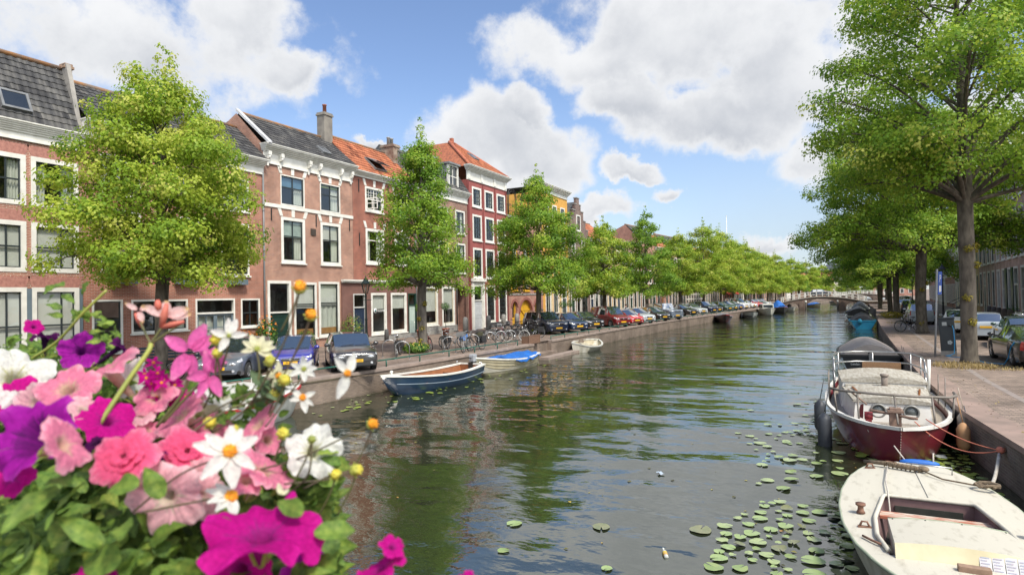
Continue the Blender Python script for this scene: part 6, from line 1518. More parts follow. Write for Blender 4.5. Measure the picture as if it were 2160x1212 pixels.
# ------------------------------------------------------------------ boats
class Hull:
    def __init__(s, L, B, mid, bow, stern, tr=.75, p=2.0, draft=.35, rake=.35, flare=.55, q=.75):
        s.L, s.B, s.mid, s.bow, s.st, s.tr, s.p, s.draft, s.rake, s.flare, s.q = L,B,mid,bow,stern,tr,p,draft,rake,flare,q
    def half(s, t):
        if t < .45: return s.B/2*(s.tr+(1-s.tr)*math.sin(math.pi/2*t/.45))
        return s.B/2*max(1e-6,(1-((t-.45)/.55)**s.p))**s.q
    def sheer(s, t):
        return s.mid+(s.bow-s.mid)*max(0,(t-.35)/.65)**2+(s.st-s.mid)*max(0,(.35-t)/.35)**2
    def keel(s, t): return -s.draft+(s.draft+s.bow*.12)*max(0,(t-.72)/.28)**2.2
    def pt(s, t, v, off=0, dz=0):
        """v in -1..1 across from sheer to sheer"""
        a = abs(v); zk, zs = s.keel(t), s.sheer(t); z = zk+(zs-zk)*a**1.35
        y = max(0,s.half(t)-off)*a**s.flare*(1 if v >= 0 else -1)
        x = -s.L/2+s.L*t+s.rake*(max(0,(t-.6)/.4)**2)*(a-.6)-off*(1 if t > .98 else 0)
        return (x,y,z+dz)
    def outer(s, par, m, n=30, k=16, name='hull', boot=None):
        q = MB(); q.grid(lambda u, v: s.pt(u, v*2-1), n, k, flip=True)
        tr = [s.pt(0, j/k*2-1) for j in range(k+1)]; q.add(tr, [tuple(range(k+1))])
        return q.build(name, [m], par)
    def rim(s, par, m, w=.09, h=.035, out=.03, n=36, name='gunwale'):
        q = MB()
        for sg in (-1,1):
            def f(u, v):
                x,y,z = s.pt(u, 1); o = [(-out,-h),(-out,h),(w,h),(w,-h)][int(round(v*3))]
                return (x, sg*max(.0,(y-o[0])), z+o[1])
            q.grid(f, n, 3, sm=False, flip=(sg<0))
        q.add([(s.pt(0,1)[0]-.03,-s.half(0)-out,s.sheer(0)-h),(s.pt(0,1)[0]-.03,s.half(0)+out,s.sheer(0)-h),(s.pt(0,1)[0]-.03,s.half(0)+out,s.sheer(0)+h),(s.pt(0,1)[0]-.03,-s.half(0)-out,s.sheer(0)+h),
               (s.pt(0,1)[0]+w,-s.half(0)-out,s.sheer(0)-h),(s.pt(0,1)[0]+w,s.half(0)+out,s.sheer(0)-h),(s.pt(0,1)[0]+w,s.half(0)+out,s.sheer(0)+h),(s.pt(0,1)[0]+w,-s.half(0)-out,s.sheer(0)+h)], [(0,3,2,1),(3,7,6,2),(4,5,6,7)])
        return q.build(name, m, par)
    def inner(s, par, m, floor=-.05, off=.06, n=26, t0=.02, t1=.94, fm=None):
        q = MB()
        for sg in (-1,1):
            q.grid(lambda u, v: (s.pt(t0+(t1-t0)*u,1)[0], sg*max(0,s.half(t0+(t1-t0)*u)-off-.12*(1-v)), floor+(s.sheer(t0+(t1-t0)*u)-floor)*v), n, 3, flip=(sg>0))
        q.grid(lambda u, v: (s.pt(t0+(t1-t0)*u,1)[0], (v*2-1)*max(0,s.half(t0+(t1-t0)*u)-off-.12), floor), n, 4, m=1 if fm else 0, flip=True)
        a = s.half(t0)-off; q.quad((s.pt(t0,1)[0],-a,floor),(s.pt(t0,1)[0],a,floor),(s.pt(t0,1)[0],a,s.sheer(t0)),(s.pt(t0,1)[0],-a,s.sheer(t0)))
        return q.build('inside', [m,fm] if fm else m, par)
    def thwart(s, par, m, t, z, w=.25, th=.04, name='thwart'):
        q = MB(); x = s.pt(t,1)[0]; h = s.half(t)-.08; q.box(x-w/2,x+w/2,-h,h,z-th,z); return q.build(name, m, par, bev=.006)
    def deck(s, par, m, t0, t1, dz=-.01, camber=.04, name='deck', n=16):
        q = MB(); q.grid(lambda u, v: (s.pt(t0+(t1-t0)*u,1)[0], (v*2-1)*max(0,s.half(t0+(t1-t0)*u)-(.01 if dz > -.1 else .1)), s.sheer(t0+(t1-t0)*u)+dz+camber*(1-(v*2-1)**2)), n, 6, flip=True)
        return q.build(name, m, par)
    def cover(s, par, m, t0, t1, ridge, over=.06, drop=.15, seed=0, wr=.03, name='cover', prof=None, n=30):
        rg = random.Random(seed); ph = [rg.uniform(0,6.3) for _ in range(6)]
        q = MB()
        def f(u, v):
            t = t0+(t1-t0)*u; a = v*2-1; h = s.half(t)+over
            r_ = ridge*(prof(u) if prof else math.sin(math.pi*min(1,max(0,.12+.8*u)))**.5)
            e = abs(a); z = s.sheer(t)+r_*max(0,1-(e/.86)**1.6) if e < .86 else s.sheer(t)-drop*(e-.86)/.14
            y = a/ .86*h if e < .86 else math.copysign(h+.01,a)
            z += wr*(math.sin(u*17+ph[0]+a*3)*.5+math.sin(u*29+a*7+ph[1])*.35+math.sin(a*11+u*5+ph[2])*.4)*(1 if e < .9 else 1.5)
            return (s.pt(t,1)[0]+over*(u-.5)*2*.6, y, z)
        q.grid(f, n, 20, flip=True)
        for u in (0, 1):   # canvas hangs down at both ends
            e = [f(u, j/20) for j in range(1,20)]; zb = s.sheer(t0 if u == 0 else t1)-.02
            for a, c in zip(e, e[1:]): q.add([a,c,(c[0],c[1],min(zb,c[2]-.01)),(a[0],a[1],min(zb,a[2]-.01))], [(0,1,2,3) if u else (3,2,1,0)], 0, False)
        return q.build(name, m, par)
def fender(par, x, y, z, l=.6, r_=.12, m=None):
    q = MB(); q.lathe([(.02,-l/2-.06),(.05,-l/2-.05),(r_*.7,-l/2),(r_,-l/2+.08),(r_,l/2-.08),(r_*.7,l/2),(.05,l/2+.05),(.02,l/2+.07)], (x,y,z), 14); q.tube([(x,y,z+l/2+.05),(x*.99,y*.93,z+l/2+.6)], .01, 4)
    return q.build('fender', m or pm('fender_rubber', (.03,.034,.042), (.045,.05,.06), 5, .5), par)
def boat(name, label, x, y, heading, group=None): return thing(name, label, 'boat', (x,y,WZ), heading, group)
def outboard(par, x, z, y=0, m=None):
    q = MB(); q.box(x-.32,x-.02,y-.15,y+.15,z+.12,z+.48); o = q.build('outboard_motor', m or pm('motor_grey', (.35,.37,.4), (.28,.3,.33), 4, .4), par, bev=.05)
    q = MB(); q.box(x-.25,x-.1,y-.07,y+.07,z-.6,z+.12); q.box(x-.05,x+.06,y-.12,y+.12,z-.2,z+.1); q.build('motor_leg', BLACK, o); q = MB(); q.tube([(x-.02,y,z+.3),(x+.35,y,z+.38)], .025, 6); q.build('tiller', BLACK, o)
WHB = pm('boat_white', (.6,.6,.56), (.45,.45,.41), 3, .4, bump=.002)
DIRTY = pm('weathered_boat_white', (.5,.48,.41), (.27,.25,.18), 5, .6, bump=.004, lo=.42, hi=.8, detail=12, stretch=(1,1,.4))
BLUEH = pm('blue_hull', (.012,.036,.08), (.018,.048,.095), 2, .28, coat=.6)
PLANK = pm('boat_planks', (.3,.12,.05), (.2,.075,.03), 4, .55, stretch=(.6,9,9))
TARP = pm('blue_tarpaulin', (.015,.13,.46), (.012,.1,.38), 3, .45, bump=.02)
CANV = pm('taupe_canvas', (.36,.315,.29), (.3,.262,.24), 3, .85, bump=.006); CANVD = pm('dark_canvas', (.055,.055,.06), (.075,.075,.08), 3, .85, bump=.006); CANVG = pm('grey_canvas', (.2,.21,.22), (.15,.155,.16), 3, .85, bump=.006)
BLKH = pm('black_hull', (.012,.014,.017), (.02,.022,.024), 3, .3, coat=.5)
GLB = 'boats moored along the house side quay'; GRB_ = 'boats moored along the right quay'
# dark blue open tender (bow toward the camera)
t = boat('rowing_boat', 'dark blue open boat with white gunwale and varnished orange brown inside', -14.95, 21.9, R(-91.5), GLB)
H = Hull(6.2, 1.95, .58, .86, .66, tr=.72, p=2.2, rake=.75, flare=.42)
H.outer(t, BLUEH); H.rim(t, WHITE, w=.14, h=.03); H.inner(t, PLANK, floor=.14, off=.1, t1=.84); 
for tt in (.2,.5,.72): H.thwart(t, PLANK, tt, .4)
H.deck(t, WHITE, .86, .995, name='foredeck'); q = MB(); q.tube([(2.75,0,.8),(2.75,0,1.0)], .04, 8); q.tube([(2.67,0,.95),(2.83,0,.95)], .03, 6); q.build('bitt', WHITE, t)
q = MB()
for sg in (-1,1):
    q.tube([(H.pt(u,1)[0]+.0, sg*(H.half(u)*.995+.004-.02*0), H.sheer(u)-.3) for u in np.linspace(.0,.93,20)], .02, 5)
q.build('rubbing_strake', pm('pale_strake', (.2,.25,.3)), t)
outboard(t, -3.0, .62); 
for sg in (-1,1):
    q = MB(); q.tube([(-2.8,sg*.66,.68),(-2.8,sg*.66,.8)], .03, 6); q.build('cleat', CHROME, t)
# cream boat under a blue tarpaulin
t = boat('rowing_boat', 'cream clinker boat half covered by a bright blue tarpaulin', -14.65, 27.9, R(-92.5), GLB)
H = Hull(5.2, 1.95, .62, .92, .7, tr=.7, p=2.0, rake=.6, flare=.5)
CRM = pm('cream_hull', (.55,.5,.36), (.42,.36,.24), 2, .45); H.outer(t, CRM); H.rim(t, WHITE, w=.09, h=.03); H.inner(t, pm('pale_inside',(.4,.38,.32)), floor=.15)
q = MB()
for sg in (-1,1):
    for zz in (.14,.28,.42): q.tube([H.pt(u, sg*(1-zz/1.0*.8), -.012) for u in np.linspace(0,.97,22)], .012, 4)
q.build('plank_edges', pm('worn_strake',(.4,.35,.24)), t)
H.cover(t, TARP, .0, .6, .12, over=.04, drop=.1, seed=3, wr=.055, name='tarpaulin')
H.deck(t, pm('pale_inside',(.4,.38,.32)), .68, .99, name='foredeck')
# white motor boat half hidden by the flowers
t = boat('motor_boat', 'white motor boat with a steel rail and red bottom half hidden behind the flowers', -15.85, 12.6, R(88), GLB)
H = Hull(5.0, 2.0, .7, .95, .7, tr=.8); H.outer(t, WHB); H.rim(t, pm('red_rub_rail',(.35,.03,.03)), w=.05); H.deck(t, WHB, .0, .995, camber=.12)
q = MB(); q.box(-1.2,1.0,-.7,.7,.75,1.25); q.build('cabin', WHB, t, bev=.12)
q = MB(); q.tube([(1.3,-.75,.8),(1.3,-.75,1.3),(1.9,-.5,1.38),(2.2,0,1.4),(1.9,.5,1.38),(1.3,.75,1.3),(1.3,.75,.8)], .02, 6); q.tube([(2.2,0,1.4),(2.25,0,.9)], .02, 6); q.build('bow_rail', WHITE, t)
# cream dinghy pulled up at the landing
t = boat('dinghy', 'small cream dinghy tilted half out of the water at the landing', -14.75, 40.6, R(95), GLB); t.rotation_euler = (R(11), R(1), R(96)); t.location.z = WZ+.1
H = Hull(4.6, 1.75, .36, .5, .38, tr=.75, rake=.5, flare=.45); H.outer(t, DIRTY); H.rim(t, WHB, w=.1, h=.03); H.inner(t, pm('dirty_cream',(.5,.45,.33),(.36,.31,.22),3,.6), floor=.1)
for tt in (.22,.55): H.thwart(t, DIRTY, tt, .24)
# red and grey sloop and the line of boats up to the bridge
t = boat('sloop', 'open sloop with dark red hull and grey canvas seen end-on ahead of the grey boat', -11.75, 83.2, R(-78), GLB)
H = Hull(7.5, 2.3, .75, 1.05, .8, tr=.72); H.outer(t, pm('dark_red_hull', (.11,.015,.018), (.02,.02,.025), .9, .3)); H.rim(t, pm('red_gunwale',(.3,.04,.04)), w=.12); H.cover(t, CANVG, .0, .9, .35, over=.02, seed=4)
t = boat('sloop', 'pale grey open boat right behind the red sloop', -9.9, 96.5, R(-76), GLB)
H = Hull(6.5, 2.2, .75, 1.0, .8); H.outer(t, pm('pale_grey_hull', (.4,.42,.42), (.3,.32,.32), 2, .4)); H.rim(t, BLACK, w=.1); H.inner(t, CANVD, floor=.2); H.thwart(t, PLANK, .4, .5); fender(t, .8, -1.25, .4)
t = boat('motor_boat', 'white cabin boat with dark windows between the grey boat and the blue tarpaulin', -8.5, 108, R(-76), GLB)
H = Hull(7, 2.4, .9, 1.2, .9, tr=.85); H.outer(t, WHB); H.rim(t, WHB); H.deck(t, WHB, 0, .995); q = MB(); q.box(-2.2,1.2,-.85,.85,.9,1.8); cb_ = q.build('cabin', WHB, t, bev=.1)
q = MB(); q.box(1.15,1.22,-.7,.7,1.2,1.65); q.box(-1.9,.9,-.87,-.84,1.25,1.65); q.box(-1.9,.9,.84,.87,1.25,1.65); q.build('cabin_window', CGLASS, cb_)
t = boat('motor_boat', 'boat under a tall bright blue tarpaulin near the arched bridge', -7.3, 119, R(-75), GLB)
H = Hull(7.5, 2.5, .85, 1.1, .85, tr=.8); H.outer(t, pm('dark_hull',(.05,.05,.055))); H.rim(t, pm('orange_rail',(.5,.2,.1))); H.cover(t, TARP, .05, .8, 1.35, over=.0, seed=8, wr=.12, prof=lambda u: .35+.65*math.sin(math.pi*min(1,u*1.15))**2)
t = boat('dinghy', 'low white boat at the foot of the bridge beside the blue tarpaulin', -6.2, 127.5, R(-70), GLB)
H = Hull(5.5, 2.0, .6, .9, .6); H.outer(t, WHB); H.rim(t, WHB); H.inner(t, DIRTY, floor=.15); H.thwart(t, PLANK, .4, .4)
t = boat('sloop', 'small boat with a blue cover seen through the left arch of the bridge', -2.5, 160, R(-60), 'boats beyond the bridge'); H = Hull(6, 2.1, .6, .9, .6); H.outer(t, CRM); H.rim(t, WHB); H.cover(t, TARP, .3, .8, .5)
t = boat('sloop', 'white boat beyond the main bridge arch', 3.3, 185, R(-62), 'boats beyond the bridge'); H = Hull(7, 2.3, .8, 1.1, .8); H.outer(t, WHB); H.rim(t, BLACK); H.cover(t, CANVD, .1, .8, .5)

# ---- right side: maroon cabin boat -----------------------------------------------------------
t = boat('cabin_boat', 'maroon steel cabin boat with two round portholes facing the camera', 1.33, 19.35, R(-90), GRB_)
MAROON = pm('maroon_hull', (.2,.02,.036), (.13,.035,.035), 1.3, .35, coat=.3, bump=.002, detail=9)
DECKW = pm('grey_deck_planks', (.34,.3,.25), (.24,.21,.175), 5, .85, stretch=(.8,10,8)); ROOFW = pm('weathered_cabin_roof', (.42,.4,.35), (.28,.25,.2), 3, .8, bump=.004, stretch=(.8,6,6)); CABW = pm('cabin_white', (.68,.67,.64), (.58,.56,.52), 2, .5)
H = Hull(8.3, 2.75, .72, .86, .8, tr=.78, p=2.6, draft=.5, rake=.5, flare=.36, q=.62)
H.outer(t, MAROON); H.rim(t, CABW, w=.06, h=.035); H.deck(t, DECKW, .0, .955, dz=-.17, camber=.03)
q = MB()
for k in range(13):
    px_, _, pz_ = H.pt(1, .97-.07*k); q.ball((px_+.008,0,pz_), .012, n=6, k=4)
q.build('stem_rivets', pm('rust_spots',(.4,.33,.28)), t)
for sg in (-1,1):
    q = MB(); q.lathe([(.055,-.02),(.055,.03),(.03,.03),(.03,0)], (3.72,sg*.52,.68), 12, axis='x'); q.build('hawse_hole', CABW, t)
# trunk cabin: front face with portholes, roof planks
def cabin(par, name, x0, x1, w0, w1, z0, z1, m, rm, rake=.12, crown=.1):
    q = MB(); q.add([(x1,-w1,z0),(x1,w1,z0),(x0,w0,z0),(x0,-w0,z0),(x1-rake,-w1*.93,z1),(x1-rake,w1*.93,z1),(x0,w0*.95,z1),(x0,-w0*.95,z1)], [(0,1,5,4),(1,2,6,5),(2,3,7,6),(3,0,4,7)])
    c = q.build(name, m, par)
    q = MB(); q.grid(lambda u, v: (x0-.05+(x1-rake+.1-x0)*u, (v*2-1)*((w0*.95)*(1-u)+(w1*.93)*u+.05), z1+.0+crown*(1-(v*2-1)**2)), 8, 10, flip=True)
    q.grid(lambda u, v: (x0-.05+(x1-rake+.1-x0)*u, (-1 if v < .5 else 1)*((w0*.95)*(1-u)+(w1*.93)*u+.05), z1-.06*(v if v in (0,1) else 0)), 1, 1)
    n = 10
    q.add([(x1-rake+.05,(j/n*2-1)*(w1*.93+.05),z1+crown*(1-(j/n*2-1)**2)) for j in range(n+1)]+[(x1-rake+.05,(j/n*2-1)*(w1*.93+.05),z1-.05) for j in range(n+1)], [(j,n+1+j,n+2+j,j+1) for j in range(n)])
    for sg in (-1,1): q.quad((x0,sg*(w0*.95+.05),z1-.05),(x1-rake+.05,sg*(w1*.93+.05),z1-.05),(x1-rake+.05,sg*(w1*.93+.05),z1),(x0,sg*(w0*.95+.05),z1))
    q.build('roof', rm, c); return c
c1 = cabin(t, 'fore_cabin', .2, 2.5, .98, .80, .56, 1.13, CABW, ROOFW, .1, .1)
for sg in (-1,1):
    q = MB(); q.lathe([(.17,-.03),(.17,.03),(.13,.035),(.13,.0)], (2.44,sg*.33+.05,.9), 24, axis='x', cap=False); ph = q.build('porthole', pm('porthole_ring', (.2,.2,.19), (.28,.28,.27), 6, .5, metal=.3), c1)
    q = MB(); q.lathe([(.135,.0),(.135,.012)], (2.44,sg*.33+.05,.9), 24, axis='x'); q.build('pane', pm('porthole_glass', (.1,.115,.115), (.14,.15,.15), 3, .1), ph)
q = MB(); q.box(1.3,1.62,-.45,.45,1.15,1.205); q.build('hatch', DECKW, c1, bev=.01)
c2 = cabin(t, 'aft_cabin', -2.0, .22, 1.05, 1.02, .58, 1.3, CABW, ROOFW, .14, .12)
q = MB(); q.box(.12,.3,-.9,.9,1.14,1.2); q.build('ledge', ROOFW, c2)
q = MB(); q.tube([(.5,0,1.12),(.5,0,1.48)], .075, 10); q.tube([(.5,0,1.48),(.5,0,1.53)], .1, 10); q.build('stove_pipe', pm('rusty_pipe',(.16,.13,.11),(.24,.2,.17),5,.8), t)
q = MB(); q.bar((-2.2,-.38,1.47),(-2.2,.62,1.47),.05,.2); q.build('wooden_board', pm('weathered_board', (.24,.13,.06), (.16,.09,.045), 5, .7, stretch=(1,8,8)), t)
for sg in (-1,1):
    q = MB(); q.bar((1.9,sg*.6,1.15),(.7,sg*.75,1.19),.04,.05); q.build('grab_rail', WOODV, t)
# cockpit stern rails
RST = pm('rail_steel', (.5,.5,.49), (.38,.38,.37), 6, .3, metal=.8)
for z in (1.36,1.68):
    q = MB(); q.tube([(-1.3,-1.14,z-.3),(-1.7,-1.15,z),(-2.3,-1.16,z+.05),(-3.5,-1.0,z+.05),(-3.9,-.5,z+.05),(-3.95,0,z+.05),(-3.9,.5,z+.05),(-3.5,1.0,z+.05),(-2.3,1.16,z+.05),(-1.7,1.15,z),(-1.3,1.14,z-.3)], .024, 8); q.build('stern_rail', RST, t)
q = MB()
for x_,y_ in ((-1.7,1.15),(-2.6,1.16),(-3.5,1.0),(-3.95,0)):
    for sg in ((-1,1) if y_ else (1,)): q.tube([(x_,sg*y_,.7),(x_,sg*y_,1.73)], .02, 6)
q.build('rail_stanchion', RST, t)
q = MB(); q.tube([(-1.5,1.2,.8),(-1.55,1.24,1.75)], .045, 8); q.build('white_post', WHITE, t)
q = MB()
for a_,b2 in (((-.2,1.25),(-.2,1.25)),((.5,1.3),(.5,1.3)),((-.6,-1.28),(-.6,-1.28)),((.1,-1.3),(.1,-1.3)),((.2,-1.3),(.2,-1.3))): q.tube([(a_[0],a_[1],.7),(a_[0]+.04,a_[1]*1.01,1.5)], .014, 5)
q.build('deck_stanchion', pm('weathered_steel',(.22,.2,.18),(.15,.13,.11),7,.6,metal=.3), t)
# pulpit at the bow
PULP = pm('weathered_steel', (.22,.2,.18))
q = MB(); q.tube([(1.9,-1.28,1.3),(2.4,-1.25,1.37),(2.85,-1.05,1.39),(3.05,-.4,1.38),(3.08,0,1.37),(3.05,.4,1.36),(2.85,1.05,1.34),(2.4,1.25,1.32),(1.6,1.32,1.28)], .03, 8)
for (xa,ya,xb,yb) in ((3.35,-.72,2.95,-.72),(3.35,.72,2.95,.72),(2.6,-1.15,2.5,-1.2),(2.6,1.15,2.5,1.2),(3.75,0,3.08,0)): q.tube([(xa,ya,.85),(xb,yb,1.36)], .022, 6)
q.build('pulpit_rail', PULP, t)
q = MB(); q.ball((3.2,-.52,.9),(.1,.09,.09)); q.lathe([(.09,-.08),(.09,.08)],(3.2,-.52,.9),14,axis='y'); q.box(3.12,3.28,-.58,-.46,.62,.84); q.build('red_winch', pm('red_winch_paint',(.22,.025,.03)), t)
q = MB(); q.box(3.28,3.5,-.13,.09,.75,1.14); q.box(3.24,3.54,-.17,.13,1.05,1.1); q.build('mooring_bitt', pm('rusty_bitt',(.17,.11,.085),(.24,.16,.12),7,.8), t)
q = MB(); q.tube([(3.3,-.5,1.05),(3.3,-.2,1.0),(3.6,.2,.98),(3.75,.35,.99)], .03, 6); q.tube([(3.2,-.55,1.15),(2.7,-.9,1.4)], .02, 5); q.build('anchor_shaft', pm('rusty_bitt',(.17,.11,.085)), t)
q = MB(); q.quad((2.85,-.72,.8),(3.05,-.62,.8),(2.95,-.6,1.12),(2.8,-.66,1.08)); q.build('anchor_fluke', pm('red_winch_paint',(.22,.025,.03)), t)
fender(t, 1.7, -1.52, .55, .7, .14); fender(t, 2.55, -1.42, .32, .8, .16)
fender(t, 2.0, 1.45, .55, .6, .14, pm('pale_fender',(.45,.4,.33),(.3,.25,.2),4,.7)); fender(t, 2.9, 1.28, .5, .5, .13, pm('orange_fender',(.45,.25,.12),(.35,.2,.1),4,.7)); fender(t, 2.35, 1.5, .2, .6, .15)
# ---- sloop under a taupe cover --------------------------------------------------------------
t = boat('sloop', 'black sloop under a smooth taupe canvas cover behind the maroon boat', 1.72, 34.7, R(-90), GRB_)
H = Hull(6.9, 2.5, .72, .95, .85, tr=.9, p=2.6, rake=.3, flare=.35, q=.6); t.rotation_euler.z = R(90)
H.outer(t, BLKH); H.rim(t, BLACK, w=.1, h=.045, out=.05); H.cover(t, CANV, .0, .82, .74, over=.02, drop=.16, seed=11, wr=.015, prof=lambda u: .35+.65*math.sin(math.pi*min(1,.2+u*.62))**1.3); H.deck(t, BLKH, .82, .99)
text_mesh('boat_name', 'Alk-Gari', .16, SIGNW, t, Matrix.Translation((-3.47,-.55,.5)) @ Matrix.Rotation(R(-90),4,'Z') @ Matrix.Rotation(R(90),4,'X'))
text_mesh('boat_name', 'Leiden', .14, SIGNW, t, Matrix.Translation((-3.47,.6,.48)) @ Matrix.Rotation(R(-90),4,'Z') @ Matrix.Rotation(R(90),4,'X'))
q = MB(); q.box(-3.6,-3.46,-.08,.08,-.2,.95); q.build('rudder', pm('grey_rudder',(.2,.2,.2)), t)
q = MB(); q.tube([(-3.5,.1,.95),(-3.52,.0,1.08),(-3.5,-.1,.95)], .02, 5); q.build('rudder_head', BLACK, t)
q = MB(); q.tube([(-3.5,-.35,.6),(-3.5,-.55,.32),(-3.5,-.85,.3),(-3.5,-1.0,.6)], .015, 5); q.build('hanging_rope', pm('rope_grey',(.3,.28,.25)), t)
for x_ in (-2.9,-2.1): fender(t, x_, -1.36, .35, .55, .17)
t = boat('dinghy', 'low grey inflatable looking boat just beyond the taupe covered sloop', 2.0, 42.2, R(90), GRB_); H = Hull(4.2, 1.8, .5, .7, .55, tr=.85, q=.6); H.outer(t, pm('pale_grey_hull',(.4,.42,.42))); H.rim(t, CANVD, w=.22, h=.1); H.inner(t, CANVD, floor=.2); H.thwart(t, WHB, .4, .45)
t = boat('sloop', 'bright sky blue boat with a dark grey tent cover', 3.2, 70.5, R(90), GRB_); H = Hull(5.6, 2.35, .75, .95, .8, tr=.88, q=.6)
H.outer(t, pm('sky_blue_hull', (.02,.25,.42), (.02,.2,.36), 2, .35)); H.rim(t, pm('sky_blue_rim',(.03,.3,.48)), w=.1, h=.05); H.cover(t, CANVD, .05, .9, .8, over=-.05, drop=.05, seed=21, prof=lambda u: .3+.7*math.sin(math.pi*min(1,.15+u*.75))); fender(t, -2.0, -1.3, .3, m=BLACK)
q = MB(); q.ball((-2.9,.3,.75),(.15,.2,.25)); q.build('blue_bundle', pm('sky_blue_rim',(.03,.3,.48)), t)
t = boat('sloop', 'dark sloop with grey tent cover and pale frame behind the sky blue boat', 3.35, 82, R(88), GRB_); H = Hull(7.5, 2.6, .8, 1.05, .85, tr=.9, q=.6); H.outer(t, BLKH); H.rim(t, WHB, w=.08, h=.05); H.cover(t, CANVG, .02, .85, 1.15, over=-.06, drop=.03, seed=22, prof=lambda u: .6+.4*math.sin(math.pi*u))
q = MB(); q.grid(lambda u,v: (-3.76, (v*2-1)*1.05, .95+u*.75*(1-(v*2-1)**2*.6)), 3, 8); q.build('cover_panel', CANVD, t)
t = boat('sloop', 'dark long sloop beyond the pale framed tent cover', 3.5, 95, R(86), GRB_); H = Hull(7.5, 2.4, .8, 1.1, .8); H.outer(t, BLKH); H.rim(t, BLACK); H.cover(t, CANVD, .1, .85, .5, seed=23)
t = boat('sloop', 'grey covered sloop nearest the bridge on the right', 4.8, 110, R(86), GRB_); H = Hull(7.5, 2.6, .9, 1.2, .9, tr=.9); H.outer(t, BLKH); H.rim(t, WHB); H.cover(t, CANVG, .02, .85, 1.1, over=-.05, drop=.04, seed=24)

# ---- white decked dinghy in the right foreground ----------------------------------------------
t = boat('sailing_dinghy', 'weathered off-white decked dinghy with open cockpit in the right foreground', 1.27, 10.35, R(-90), GRB_)
LB = 5.6; DK = pm('weathered_deck', (.5,.475,.4), (.28,.255,.195), 6, .65, bump=.004, lo=.54, hi=.9, detail=15, stretch=(.6,1.6,1))
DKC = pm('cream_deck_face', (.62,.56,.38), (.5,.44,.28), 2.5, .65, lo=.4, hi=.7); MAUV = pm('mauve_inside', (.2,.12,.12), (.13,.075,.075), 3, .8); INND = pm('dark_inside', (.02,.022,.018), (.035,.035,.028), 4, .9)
# outline: stern (far end) at x=-2.75, bow at x=+2.85 (toward camera, outside the frame)
def hb(x):
    tab = [(-2.75,.52),(-2.6,.60),(-2.2,.78),(-1.6,.97),(-.8,1.10),(0,1.15),(.8,1.12),(1.5,1.0),(2.1,.8),(2.6,.55),(3.0,.28),(3.25,.03)]
    return lerp(tab, x)
dz = lambda x: .60+.05*max(0,(x-1)/1.8)**2
xs_ = [-2.75+6.0*i/56 for i in range(57)]
q = MB(); vs = []; fs = []; k = 9
for x in xs_:
    h = hb(x)
    for j in range(k):
        a = j/(k-1)*2-1; e = abs(a)
        vs.append((x, h*math.copysign(min(1,e**.5),a) if e else 0, -.3+(dz(x)+.3)*e**2.0))
for i in range(56):
    for j in range(k-1): fs.append((i*k+j, i*k+j+1, (i+1)*k+j+1, (i+1)*k+j))
fs.append(tuple(range(k))); q.add(vs, [f[::-1] for f in fs], 0, True); q.build('hull', DIRTY, t)
CX0, CX1 = -.50, 1.86        # cockpit
def cw(x):
    if not (CX0 <= x <= CX1): return 0
    return min(lerp([(-.5,.56),(.6,.74),(1.3,.76),(1.9,.66)], x), hb(x)-.2)
q = MB(); xs2 = sorted({*xs_, CX0, CX1, CX0+.001, CX1-.001})
for a, c in zip(xs2, xs2[1:]):
    ca, cc_ = cw(a+1e-4), cw(c-1e-4)
    for sg in (-1,1):
        n = 4
        for j in range(n):
            f = lambda x, cw_, u: (x, sg*(cw_+(hb(x)-cw_)*u), dz(x)+.045*(1-((cw_+(hb(x)-cw_)*u)/max(.05,hb(x)))**2))
            p4 = [f(a,ca,j/n), f(c,cc_,j/n), f(c,cc_,(j+1)/n), f(a,ca,(j+1)/n)]
            q.add(p4, [(0,1,2,3) if sg > 0 else (3,2,1,0)], 0, True)
q.build('deck', DK, t)
q = MB()
for sg in (-1,1): q.tube([(x,sg*(hb(x)+.008),dz(x)-.02) for x in xs_[::2]], .022, 6)
q.tube([(-2.76,-.53,.58),(-2.76,.53,.58)], .022, 6); q.build('rub_rail', pm('greenish_rub_rail',(.34,.38,.28),(.24,.28,.2),4,.7), t)
q = MB(); ring = [(x,-cw(x)) for x in np.linspace(1.8,CX0+.08,18)]+[(CX0+.02,-cw(CX0+.1)*.96),(CX0,-cw(CX0+.01)*.85),(CX0,cw(CX0+.01)*.85),(CX0+.02,cw(CX0+.1)*.96)]+[(x,cw(x)) for x in np.linspace(CX0+.08,1.8,18)]
ring = [(a,b_,dz(a)+.055) for a,b_ in ring]; q.tube(ring, .03, 6); q.build('coaming', DK, t)
q = MB()
for sg in (-1,1):
    xr_ = np.linspace(CX0,CX1-.02,20)
    for a,c in zip(xr_, xr_[1:]): q.quad((a,sg*cw(a),dz(a)+.05),(c,sg*cw(c),dz(c)+.05),(c,sg*cw(c)*.92,.12),(a,sg*cw(a)*.92,.12))
w0 = cw(CX0+.01); q.quad((CX0,-w0,.12),(CX0,w0,.12),(CX0,w0,dz(CX0)+.06),(CX0,-w0,dz(CX0)+.06)); q.quad((CX1,-.6,.12),(CX1,.6,.12),(CX1,.6,.6),(CX1,-.6,.6)); q.build('cockpit_side', MAUV, t)
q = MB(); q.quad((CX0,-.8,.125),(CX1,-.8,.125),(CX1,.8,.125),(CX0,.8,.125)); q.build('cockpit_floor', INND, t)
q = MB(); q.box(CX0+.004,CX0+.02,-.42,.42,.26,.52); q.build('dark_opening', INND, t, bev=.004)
q = MB(); q.box(-.04,.20,-.66,.66,.515,.56); q.build('thwart', pm('peeling_thwart', (.36,.12,.07), (.5,.46,.38), 3.5, .75, lo=.42, hi=.58, stretch=(8,1.2,1)), t, bev=.006)
